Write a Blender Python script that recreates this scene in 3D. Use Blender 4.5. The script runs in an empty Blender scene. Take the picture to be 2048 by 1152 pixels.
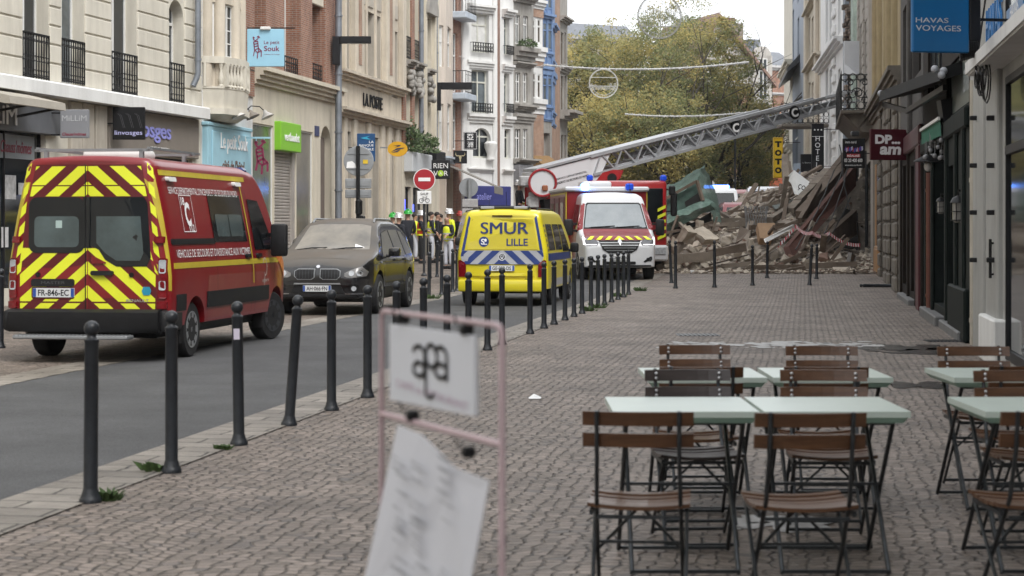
import bpy, bmesh, math, random
from math import sin, cos, pi, radians, sqrt, atan2
from mathutils import Vector, Matrix, noise
from mathutils.bvhtree import BVHTree

S = bpy.context.scene
COL = S.collection
random.seed(7)

# ------------------------------------------------------------------ camera
FPX, CX, HY, HC = 3700.0, 1024.0, 456.0, 1.6      # focal length in photo pixels, centre, horizon row, eye height
cam_d = bpy.data.cameras.new('camera')
cam = bpy.data.objects.new('camera', cam_d)
COL.objects.link(cam)
cam.location = (0, 0, HC)
cam.rotation_euler = (pi/2, 0, 0)
cam_d.sensor_width = 36
cam_d.lens = FPX/2048*36
cam_d.shift_y = -(576-HY)/2048
cam_d.clip_start = .1
cam_d.clip_end = 2000
cam_d.dof.use_dof = True
cam_d.dof.focus_distance = 42
cam_d.dof.aperture_fstop = 5.0
S.camera = cam

# ------------------------------------------------------------------ light: overcast November day
SUN_EL, SUN_AZ = radians(50), radians(148)
W = bpy.data.worlds.new('World')
S.world = W
W.use_nodes = True
nt = W.node_tree
nt.nodes.clear()
wo = nt.nodes.new('ShaderNodeOutputWorld')
bg = nt.nodes.new('ShaderNodeBackground')
sky = nt.nodes.new('ShaderNodeTexSky')
sky.sky_type = 'NISHITA'
sky.sun_disc = False
sky.sun_elevation = SUN_EL
sky.sun_rotation = SUN_AZ
sky.air_density = 1.5
sky.dust_density = 5
hs = nt.nodes.new('ShaderNodeHueSaturation')
hs.inputs['Saturation'].default_value = .10
mixc = nt.nodes.new('ShaderNodeMix'); mixc.data_type = 'RGBA'
mixc.inputs[0].default_value = .72
wtc = nt.nodes.new('ShaderNodeTexCoord')
wn = nt.nodes.new('ShaderNodeTexNoise'); wn.inputs['Scale'].default_value = 2.2; wn.inputs['Detail'].default_value = 5
wr = nt.nodes.new('ShaderNodeValToRGB')
wr.color_ramp.elements[0].position = .3; wr.color_ramp.elements[0].color = (8.6, 8.9, 9.3, 1)
wr.color_ramp.elements[1].position = .7; wr.color_ramp.elements[1].color = (10.4, 10.6, 10.9, 1)
nt.links.new(wtc.outputs['Generated'], wn.inputs['Vector'])
nt.links.new(wn.outputs['Fac'], wr.inputs['Fac'])
nt.links.new(sky.outputs[0], hs.inputs['Color'])
nt.links.new(hs.outputs[0], mixc.inputs[6])
nt.links.new(wr.outputs[0], mixc.inputs[7])
nt.links.new(mixc.outputs[2], bg.inputs['Color'])
bg.inputs['Strength'].default_value = .105
nt.links.new(bg.outputs[0], wo.inputs[0])

sl = bpy.data.lights.new('sun', 'SUN')
sl.energy = 1.3
sl.angle = radians(25)
sl.color = (1, .97, .93)
so = bpy.data.objects.new('sun', sl)
COL.objects.link(so)
so.rotation_euler = (pi/2-SUN_EL, 0, pi-SUN_AZ)
so.location = (0, -20, 40)

S.view_settings.view_transform = 'Standard'
S.view_settings.look = 'None'
S.view_settings.exposure = 0.88
S.view_settings.gamma = 1
S.cycles.max_bounces = 6
S.cycles.volume_step_rate = 5

# ------------------------------------------------------------------ street geometry
SL = .1574                                          # the street runs along (SL, 1)
ST = math.atan(SL)
def gz(y):                                          # the ground rises gently from 42 m on
 return 0.0 if y < 42 else .014*(min(y, 110)-42)
def gy(py):                                         # distance of the ground seen at photo row py
 d = py-HY
 y = HC*FPX/d
 return y if y <= 42 else (HC+.588)*FPX/(d+.014*FPX)
def at(px, py, y):
 return Vector(((px-CX)/FPX*y, y, HC-(py-HY)/FPX*y))
def gp(px, py):
 y = gy(py)
 return Vector(((px-CX)/FPX*y, y, gz(y)))
def onrow(px, c):                                   # point on the street-parallel line X = SL*Y + c seen at column px
 y = -c/(SL-(px-CX)/FPX)
 return Vector((SL*y+c, y, gz(y)))

# ------------------------------------------------------------------ materials
MATS = {}
def M(name, col, rough=.6, metal=0., var=.12, scale=3., bump=0., bscale=30., spec=.5, coat=0., col2=None, stain=0., alpha=1., emit=0., stretch=None):
 if name in MATS: return MATS[name]
 m = bpy.data.materials.new(name); m.use_nodes = True
 n = m.node_tree; L = n.links
 p = n.nodes['Principled BSDF']
 tc = n.nodes.new('ShaderNodeTexCoord')
 src = tc.outputs['Object']
 if stretch:
  mp = n.nodes.new('ShaderNodeMapping'); mp.inputs['Scale'].default_value = stretch
  L.new(src, mp.inputs['Vector']); src = mp.outputs[0]
 nz = n.nodes.new('ShaderNodeTexNoise'); nz.inputs['Scale'].default_value = scale; nz.inputs['Detail'].default_value = 6; nz.inputs['Roughness'].default_value = .65
 L.new(src, nz.inputs['Vector'])
 r = n.nodes.new('ShaderNodeValToRGB')
 c2 = col2 if col2 else [min(1, c*(1+var)) for c in col]
 c1 = col if col2 else [c*(1-var) for c in col]
 r.color_ramp.elements[0].position = .32; r.color_ramp.elements[0].color = (*c1, 1)
 r.color_ramp.elements[1].position = .68; r.color_ramp.elements[1].color = (*c2, 1)
 L.new(nz.outputs['Fac'], r.inputs['Fac'])
 out = r.outputs[0]
 if stain:
  mp = n.nodes.new('ShaderNodeMapping'); mp.inputs['Scale'].default_value = (1.6, 1.6, .22)
  L.new(tc.outputs['Object'], mp.inputs['Vector'])
  n2 = n.nodes.new('ShaderNodeTexNoise'); n2.inputs['Scale'].default_value = 1.7; n2.inputs['Detail'].default_value = 8; n2.inputs['Roughness'].default_value = .7
  L.new(mp.outputs[0], n2.inputs['Vector'])
  r2 = n.nodes.new('ShaderNodeValToRGB')
  r2.color_ramp.elements[0].position = .42; r2.color_ramp.elements[0].color = (0, 0, 0, 1)
  r2.color_ramp.elements[1].position = .75; r2.color_ramp.elements[1].color = (stain, stain, stain, 1)
  L.new(n2.outputs['Fac'], r2.inputs['Fac'])
  mx = n.nodes.new('ShaderNodeMix'); mx.data_type = 'RGBA'; mx.blend_type = 'MIX'
  L.new(r2.outputs[0], mx.inputs[0]); L.new(out, mx.inputs[6])
  mx.inputs[7].default_value = (col[0]*.42, col[1]*.40, col[2]*.38, 1)
  out = mx.outputs[2]
 L.new(out, p.inputs['Base Color'])
 p.inputs['Roughness'].default_value = rough
 p.inputs['Metallic'].default_value = metal
 p.inputs['Specular IOR Level'].default_value = spec
 if coat: p.inputs['Coat Weight'].default_value = coat; p.inputs['Coat Roughness'].default_value = .06
 if alpha < 1: p.inputs['Alpha'].default_value = alpha
 if emit: p.inputs['Emission Color'].default_value = (*col, 1); p.inputs['Emission Strength'].default_value = emit
 if bump:
  b = n.nodes.new('ShaderNodeBump'); b.inputs['Strength'].default_value = bump; b.inputs['Distance'].default_value = .02
  nb = n.nodes.new('ShaderNodeTexNoise'); nb.inputs['Scale'].default_value = bscale; nb.inputs['Detail'].default_value = 4
  L.new(src, nb.inputs['Vector']); L.new(nb.outputs['Fac'], b.inputs['Height']); L.new(b.outputs[0], p.inputs['Normal'])
 MATS[name] = m
 return m

def brickmat(name, c1, c2, mortar, bw=.22, bh=.065, ms=.012, rough=.85, stain=.25, big=False):
 if name in MATS: return MATS[name]
 m = bpy.data.materials.new(name); m.use_nodes = True
 n = m.node_tree; L = n.links; p = n.nodes['Principled BSDF']
 uv = n.nodes.new('ShaderNodeUVMap'); uv.uv_map = 'UVMap'
 b = n.nodes.new('ShaderNodeTexBrick')
 b.inputs['Scale'].default_value = 1; b.inputs['Brick Width'].default_value = bw; b.inputs['Row Height'].default_value = bh
 b.inputs['Mortar Size'].default_value = ms; b.inputs['Mortar Smooth'].default_value = .3; b.inputs['Bias'].default_value = 0
 b.inputs['Color1'].default_value = (*c1, 1); b.inputs['Color2'].default_value = (*c2, 1); b.inputs['Mortar'].default_value = (*mortar, 1)
 L.new(uv.outputs[0], b.inputs['Vector'])
 nz = n.nodes.new('ShaderNodeTexNoise'); nz.inputs['Scale'].default_value = 2.; nz.inputs['Detail'].default_value = 8; nz.inputs['Roughness'].default_value = .7
 mp = n.nodes.new('ShaderNodeMapping'); mp.inputs['Scale'].default_value = (1, .35, 1)
 L.new(uv.outputs[0], mp.inputs['Vector']); L.new(mp.outputs[0], nz.inputs['Vector'])
 r = n.nodes.new('ShaderNodeValToRGB')
 r.color_ramp.elements[0].position = .35; r.color_ramp.elements[0].color = (1-stain*1.6, 1-stain*1.7, 1-stain*1.7, 1)
 r.color_ramp.elements[1].position = .65; r.color_ramp.elements[1].color = (1.08, 1.08, 1.08, 1)
 L.new(nz.outputs['Fac'], r.inputs['Fac'])
 mx = n.nodes.new('ShaderNodeMix'); mx.data_type = 'RGBA'; mx.blend_type = 'MULTIPLY'; mx.inputs[0].default_value = 1
 L.new(b.outputs['Color'], mx.inputs[6]); L.new(r.outputs[0], mx.inputs[7])
 L.new(mx.outputs[2], p.inputs['Base Color'])
 p.inputs['Roughness'].default_value = rough
 bp = n.nodes.new('ShaderNodeBump'); bp.inputs['Strength'].default_value = .5; bp.inputs['Distance'].default_value = .01; bp.invert = True
 L.new(b.outputs['Fac'], bp.inputs['Height']); L.new(bp.outputs[0], p.inputs['Normal'])
 MATS[name] = m
 return m

# ------------------------------------------------------------------ mesh builder
I4 = Matrix.Identity(4)
class MB:
 def __init__(s, T=None):
  s.v = []; s.f = []; s.mi = []; s.T = T if T else I4
 def add(s, vs, fs, m=0, T=None):
  o = len(s.v); A = s.T @ T if T else s.T
  s.v += [A @ Vector(v) for v in vs]
  s.f += [tuple(i+o for i in f) for f in fs]
  s.mi += [m]*len(fs)
 def box(s, x0, x1, y0, y1, z0, z1, m=0, T=None):
  s.add([(x0,y0,z0),(x1,y0,z0),(x1,y1,z0),(x0,y1,z0),(x0,y0,z1),(x1,y0,z1),(x1,y1,z1),(x0,y1,z1)],
              [(0,3,2,1),(4,5,6,7),(0,1,5,4),(1,2,6,5),(2,3,7,6),(3,0,4,7)], m, T)
 def bbox(s, x0, x1, y0, y1, z0, z1, b=.01, m=0, T=None, seg=1):
  bm = bmesh.new()
  bmesh.ops.create_cube(bm, size=1)
  for v in bm.verts:
   v.co = Vector(((x0+x1)/2+v.co.x*(x1-x0), (y0+y1)/2+v.co.y*(y1-y0), (z0+z1)/2+v.co.z*(z1-z0)))
  b = min(b, abs(x1-x0)*.45, abs(y1-y0)*.45, abs(z1-z0)*.45)
  bmesh.ops.bevel(bm, geom=bm.edges[:], offset=b, segments=seg, affect='EDGES', profile=.5)
  s.addbm(bm, m, T)
 def addbm(s, bm, m=0, T=None):
  bm.verts.index_update()
  s.add([v.co for v in bm.verts], [[v.index for v in f.verts] for f in bm.faces], m, T)
  bm.free()
 def cyl(s, p0, p1, r0, r1=None, n=10, m=0, caps=True, T=None):
  if r1 is None: r1 = r0
  p0, p1 = Vector(p0), Vector(p1); d = (p1-p0)
  if d.length < 1e-6: return
  d.normalize(); a = d.orthogonal().normalized(); b = d.cross(a)
  vs = []
  for p, r in ((p0, r0), (p1, r1)):
   vs += [p+(a*cos(2*pi*i/n)+b*sin(2*pi*i/n))*r for i in range(n)]
  fs = [(i, (i+1) % n, n+(i+1) % n, n+i) for i in range(n)]
  if caps: fs += [tuple(range(n))[::-1], tuple(range(n, 2*n))]
  s.add(vs, fs, m, T)
 def tube(s, pts, r, n=8, m=0, T=None, closed=False):
  pts = [Vector(p) for p in pts]; k = len(pts); vs = []; a = None
  rr = r if isinstance(r, (list, tuple)) else [r]*k
  for i, p in enumerate(pts):
   if closed: d = pts[(i+1) % k]-pts[i-1]
   else: d = pts[min(i+1, k-1)]-pts[max(i-1, 0)]
   d.normalize()
   a = d.orthogonal().normalized() if a is None else (a-d*a.dot(d)).normalized()
   b = d.cross(a)
   vs += [p+(a*cos(2*pi*j/n)+b*sin(2*pi*j/n))*rr[i] for j in range(n)]
  fs = []
  for i in range(k if closed else k-1):
   q = ((i+1) % k)*n
   fs += [(i*n+j, i*n+(j+1) % n, q+(j+1) % n, q+j) for j in range(n)]
  if not closed: fs += [tuple(range(n))[::-1], tuple(range((k-1)*n, k*n))]
  s.add(vs, fs, m, T)
 def lathe(s, prof, c=(0,0,0), n=16, m=0, T=None, axis='z'):
  vs = []; c = Vector(c)
  for r, h in prof:
   for i in range(n):
    t = 2*pi*i/n
    q = (r*cos(t), r*sin(t), h) if axis == 'z' else ((h, r*cos(t), r*sin(t)) if axis == 'x' else (r*sin(t), h, r*cos(t)))
    vs.append(c+Vector(q))
  k = len(prof)
  fs = [(i*n+j, i*n+(j+1) % n, (i+1)*n+(j+1) % n, (i+1)*n+j) for i in range(k-1) for j in range(n)]
  fs += [tuple(range(n))[::-1], tuple(range((k-1)*n, k*n))]
  s.add(vs, fs, m, T)
 def sph(s, c, r, sc=(1,1,1), n=12, m=0, T=None):
  k = max(4, n//2)
  prof = [(max(1e-4, sin(pi*i/k)), -cos(pi*i/k)) for i in range(k+1)]
  vs = []
  for q, h in prof:
   vs += [(c[0]+r*sc[0]*q*cos(2*pi*i/n), c[1]+r*sc[1]*q*sin(2*pi*i/n), c[2]+r*sc[2]*h) for i in range(n)]
  fs = [(i*n+j, i*n+(j+1) % n, (i+1)*n+(j+1) % n, (i+1)*n+j) for i in range(k) for j in range(n)]
  s.add(vs, fs, m, T)
 def prism(s, poly, y0, y1, m=0, T=None):            # polygon in (x, z), extruded along y
  k = len(poly)
  vs = [(x, y0, z) for x, z in poly]+[(x, y1, z) for x, z in poly]
  fs = [tuple(range(k)), tuple(range(k, 2*k))[::-1]]+[(i, k+i, k+(i+1) % k, (i+1) % k) for i in range(k)]
  s.add(vs, fs, m, T)
 def extr(s, prof, u0, u1, m=0, T=None):             # profile in (y, z), extruded along x
  k = len(prof)
  vs = [(u0, y, z) for y, z in prof]+[(u1, y, z) for y, z in prof]
  fs = [tuple(range(k)), tuple(range(k, 2*k))[::-1]]+[(i, k+i, k+(i+1) % k, (i+1) % k) for i in range(k)]
  s.add(vs, fs, m, T)
 def bar(s, p0, p1, w, h=None, m=0, up=(0,0,1), T=None):    # rectangular bar between two points
  h = w if h is None else h
  p0, p1 = Vector(p0), Vector(p1); d = (p1-p0).normalized(); up = Vector(up)
  if abs(d.dot(up)) > .98: up = Vector((1,0,0))
  a = d.cross(up).normalized(); b = a.cross(d)
  vs = [p+a*i*w/2+b*j*h/2 for p in (p0, p1) for i, j in ((-1,-1),(1,-1),(1,1),(-1,1))]
  s.add(vs, [(3,2,1,0),(4,5,6,7),(0,1,5,4),(1,2,6,5),(2,3,7,6),(3,0,4,7)], m, T)
 def quad(s, a, b, c, d, m=0, T=None):
  s.add([a, b, c, d], [(0,1,2,3)], m, T)
 def build(s, name, mats, parent=None, smooth=None, recalc=True):
  off = parent_loc(parent)
  me = bpy.data.meshes.new(name)
  me.from_pydata([v-off for v in s.v], [], s.f)
  if not isinstance(mats, (list, tuple)): mats = [mats]
  for m in mats: me.materials.append(m)
  if len(mats) > 1: me.polygons.foreach_set('material_index', s.mi)
  if recalc:
   bm = bmesh.new(); bm.from_mesh(me)
   bmesh.ops.recalc_face_normals(bm, faces=bm.faces)
   bm.to_mesh(me); bm.free()
  finish_mesh(me, smooth)
  return link(name, me, parent)

def build_each(mb, name, mats, parent=None, smooth=None):
 """every connected piece becomes an object of its own"""
 par = list(range(len(mb.v)))
 def find(i):
  while par[i] != i: par[i] = par[par[i]]; i = par[i]
  return i
 for f in mb.f:
  for i in f[1:]: par[find(i)] = find(f[0])
 grp = {}
 for f, m in zip(mb.f, mb.mi): grp.setdefault(find(f[0]), []).append((f, m))
 for fs in grp.values():
  q = MB(); mp = {}
  for f, m in fs:
   for i in f:
    if i not in mp: mp[i] = len(q.v); q.v.append(mb.v[i])
   q.f.append(tuple(mp[i] for i in f)); q.mi.append(m)
  q.build(name, mats, parent, smooth)
def finish_mesh(me, smooth=None):
 uv = me.uv_layers.new(name='UVMap')
 co = me.vertices; d = uv.data
 for p in me.polygons:
  n = p.normal
  if abs(n.z) > .8:
   for li in p.loop_indices:
    c = co[me.loops[li].vertex_index].co; d[li].uv = (c.x, c.y)
  else:
   l = sqrt(n.x*n.x+n.y*n.y); tx, ty = -n.y/l, n.x/l
   for li in p.loop_indices:
    c = co[me.loops[li].vertex_index].co; d[li].uv = (c.x*tx+c.y*ty, c.z)
 if smooth:
  me.shade_smooth()
  me.set_sharp_from_angle(angle=radians(smooth))

LOCS = {}
def parent_loc(o):
 v = Vector((0,0,0))
 while o is not None:
  v = v+o.location; o = o.parent
 return v
def link(name, me, parent=None):
 o = bpy.data.objects.new(name, me)
 COL.objects.link(o)
 if parent is not None: o.parent = parent
 return o
def tag(o, label=None, cat=None, group=None, kind=None):
 if label: o['label'] = label
 if cat: o['category'] = cat
 if group: o['group'] = group
 if kind: o['kind'] = kind
 return o
def thing(name, label, cat, loc=(0,0,0), rz=0, group=None):
 o = bpy.data.objects.new(name, None)
 o.empty_display_size = .3
 COL.objects.link(o); o.location = loc; o.rotation_euler = (0,0,rz)
 return tag(o, label, cat, group)
def dup(root, loc=None, rz=None, label=None, group=None, scale=None):
 def rec(o, par):
  c = o.copy(); COL.objects.link(c)
  if par is not None: c.parent = par
  for ch in list(o.children): rec(ch, c)
  return c
 r = rec(root, None)
 if loc is not None: r.location = loc
 if rz is not None: r.rotation_euler = (0,0,rz)
 if scale is not None: r.scale = (scale, scale, scale)
 if label: r['label'] = label
 if group: r['group'] = group
 return r

def text(name, body, mat, T, parent, w=None, h=None, ext=.004, shear=0., bold=0., align='C', sp=1., lead=1.):
 """lettering in the XZ plane of T facing its -Y, centred on T's origin, fitted to width w and/or height h"""
 c = bpy.data.curves.new(name, 'FONT')
 c.body = body; c.size = 1; c.extrude = 0; c.shear = shear; c.offset = bold
 c.align_x = 'CENTER' if align == 'C' else 'LEFT'
 c.space_character = sp; c.space_line = lead; c.resolution_u = 4
 o = bpy.data.objects.new(name, c)
 me = bpy.data.meshes.new_from_object(o)
 bpy.data.objects.remove(o); bpy.data.curves.remove(c)
 if not me.vertices: return None
 xs = [v.co.x for v in me.vertices]; ys = [v.co.y for v in me.vertices]
 x0, x1, y0, y1 = min(xs), max(xs), min(ys), max(ys)
 sx = (w/(x1-x0)) if w else None; sy = (h/(y1-y0)) if h else None
 sx = sx or sy; sy = sy or sx
 cx = (x0+x1)/2 if align == 'C' else x0
 bm = bmesh.new(); bm.from_mesh(me); bpy.data.meshes.remove(me)
 for v in bm.verts: v.co = Vector(((v.co.x-cx)*sx, 0, (v.co.y-(y0+y1)/2)*sy))
 if ext > .0005:
  r = bmesh.ops.extrude_face_region(bm, geom=bm.faces[:])
  for g in r['geom']:
   if isinstance(g, bmesh.types.BMVert): g.co.y -= ext
 mb = MB(T); mb.addbm(bm)
 return mb.build(name, mat, parent)

class Plane:
 """vertical plane through two ground points; local x runs P0->P1, local y points behind it, z up"""
 def __init__(s, p0, p1):
  s.p0 = Vector((p0[0], p0[1], 0)); s.p1 = Vector((p1[0], p1[1], 0))
  d = s.p1-s.p0; s.L = d.length; s.d = d/s.L
  s.T = Matrix.Translation(s.p0) @ Matrix.Rotation(atan2(d.y, d.x), 4, 'Z')
  s.n = Vector((s.d.y, -s.d.x, 0))                  # outward
 def Y(s, px):
  k = (px-CX)/FPX                                   # solve p0+u d on ray x = k y
  u = (k*s.p0.y-s.p0.x)/(s.d.x-k*s.d.y)
  return (s.p0+s.d*u).y
 def u(s, px):
  k = (px-CX)/FPX
  return (k*s.p0.y-s.p0.x)/(s.d.x-k*s.d.y)
 def z(s, px, py):
  return HC-(py-HY)/FPX*s.Y(px)
 def at(s, u, v=0, z=0):
  return s.T @ Vector((u, v, z))
 def op(s, px0, px1, pyt, pyb):                        # rows measured at the middle of the opening
  pm = (px0+px1)/2
  a, b = sorted((s.u(px0), s.u(px1)))
  return (a, b, s.z(pm, pyb), s.z(pm, pyt))
 def M(s, u, v, z):
  return s.T @ Matrix.Translation((u, v, z))
def line(k, c):                                           # points of the line X = k*Y + c at distance y
 return lambda y: (k*y+c, y)

def wall(mb, pl, u0, u1, z0, z1, ops=(), dep=.25, m=0, back=6., mr=None):
 mr = m if mr is None else mr
 us = sorted({u0, u1, *[min(max(o[i], u0), u1) for o in ops for i in (0, 1)]})
 zs = sorted({z0, z1, *[min(max(o[i], z0), z1) for o in ops for i in (2, 3)]})
 A = pl.T
 for i in range(len(us)-1):
  for j in range(len(zs)-1):
   uc, zc = (us[i]+us[i+1])/2, (zs[j]+zs[j+1])/2
   if any(o[0] < uc < o[1] and o[2] < zc < o[3] for o in ops): continue
   mb.quad((us[i],0,zs[j]), (us[i+1],0,zs[j]), (us[i+1],0,zs[j+1]), (us[i],0,zs[j+1]), m, A)
 for o in ops:
  a, b, c, d = o[:4]
  mb.quad((a,0,c),(a,dep,c),(a,dep,d),(a,0,d), mr, A); mb.quad((b,0,c),(b,0,d),(b,dep,d),(b,dep,c), mr, A)
  mb.quad((a,0,c),(b,0,c),(b,dep,c),(a,dep,c), mr, A); mb.quad((a,0,d),(a,dep,d),(b,dep,d),(b,0,d), mr, A)
  mb.quad((a,dep,c),(b,dep,c),(b,dep,d),(a,dep,d), mr, A)
  if len(o) > 4 and o[4] == 'arch':
   r = (b-a)/2; n = 8
   for sgn in (-1, 1):
    cx = (a+b)/2
    arc = [(cx+sgn*r*cos(pi/2*k/n), d-r+r*sin(pi/2*k/n)) for k in range(n+1)]
    mb.prism([(cx+sgn*r, d)]+arc, .002, dep-.002, mr, A)
 if back:
  mb.quad((u0,0,z0),(u0,back,z0),(u0,back,z1),(u0,0,z1), m, A); mb.quad((u1,0,z0),(u1,0,z1),(u1,back,z1),(u1,back,z0), m, A)
  mb.quad((u0,0,z1),(u1,0,z1),(u1,back,z1),(u0,back,z1), m, A); mb.quad((u0,back,z0),(u1,back,z0),(u1,back,z1),(u0,back,z1), m, A)

GL = None
def window(pl, o, parent, mf, mg=None, dep=.25, nx=2, tz=None, fw=.055, sill=None, curtain=None, name='window', nz=0):
 a, b, c, d = o[:4]
 mb = MB(pl.T); y0, y1 = dep-.075, dep-.02
 mb.box(a, a+fw, y0, y1, c, d); mb.box(b-fw, b, y0, y1, c, d)
 mb.box(a+fw, b-fw, y0, y1, c, c+fw*1.4); mb.box(a+fw, b-fw, y0, y1, d-fw, d)
 for i in range(1, nx):
  u = a+(b-a)*i/nx; mb.box(u-fw*.55, u+fw*.55, y0-.008, y1-.004, c+fw*1.4, d-fw)
 if tz:
  z = c+(d-c)*tz; mb.box(a+fw, b-fw, y0-.012, y1-.006, z-fw*.6, z+fw*.6)
 for k in range(1, nz):
  z = c+(d-c)*k/nz; mb.box(a+fw, b-fw, y0+.01, y1-.008, z-.014, z+.014)
 w = mb.build(name, mf, parent)
 g = MB(pl.T); g.box(a+.01, b-.01, dep-.045, dep-.035, c+.01, d-.01)
 g.build('pane', mg or GL, w)
 if curtain:
  g = MB(pl.T); n = 14; ww = (b-a)
  for (s0, s1) in curtain:
   pts = [(a+ww*(s0+(s1-s0)*i/n), dep-.05-.0035*(i % 2)) for i in range(n+1)]
   for i in range(n):
    g.quad((*pts[i], c+fw), (*pts[i+1], c+fw), (*pts[i+1], d-fw), (*pts[i], d-fw))
  g.build('curtain', M('curtain_cloth', (.62,.62,.6), .9), w)
 if sill:
  g = MB(pl.T); g.box(a-.08, b+.08, -.09, .1, c-.09, c+.002); g.build('sill', sill, w)
 return w

def railing(mb, u0, u1, z0, z1, v, n, T, r=.011, scroll=True, m=0):
 for z in (z0+.04, z1): mb.bar((u0,v,z), (u1,v,z), .035, .03, m, T=T)
 mb.bar((u0,v,z1-.16), (u1,v,z1-.16), .02, .02, m, T=T)
 for i in range(n+1):
  u = u0+(u1-u0)*i/n
  mb.bar((u,v,z0), (u,v,z1), r*1.6, r*1.6, m, up=(0,1,0), T=T)
  if scroll and i < n:
   um = u+(u1-u0)/n/2; q = (u1-u0)/n*.42
   for zz in (z1-.08, z0+.13, (z0+z1)/2-.05):
    mb.tube([(um+q*cos(t*pi/4), v, zz+q*1.2*sin(t*pi/4)) for t in range(8)], r*.7, 5, m, T=T, closed=True)

GL = M('window_glass', (.018,.022,.026), .06, var=.5, scale=.8, spec=.6)
GLL = M('window_glass_pale', (.10,.12,.13), .08, var=.5, scale=.7, spec=.7)
WHT = M('white_paint', (.72,.72,.70), .5, var=.06, stain=.15)
BLK = M('black_metal', (.010,.010,.011), .45, var=.3, scale=9, spec=.3)
DGR = M('dark_grey_metal', (.034,.036,.040), .4, var=.2, scale=6, spec=.35)
GRY = M('grey_metal', (.28,.29,.30), .45, metal=.5, var=.12)
ZINC = M('zinc_pipe', (.22,.24,.27), .5, metal=.4, var=.2, scale=2)
TXB = M('lettering_black', (.007,.007,.008), .55, var=.1, spec=.25)
TXW = M('lettering_white', (.82,.82,.82), .5, var=.03)
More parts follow.
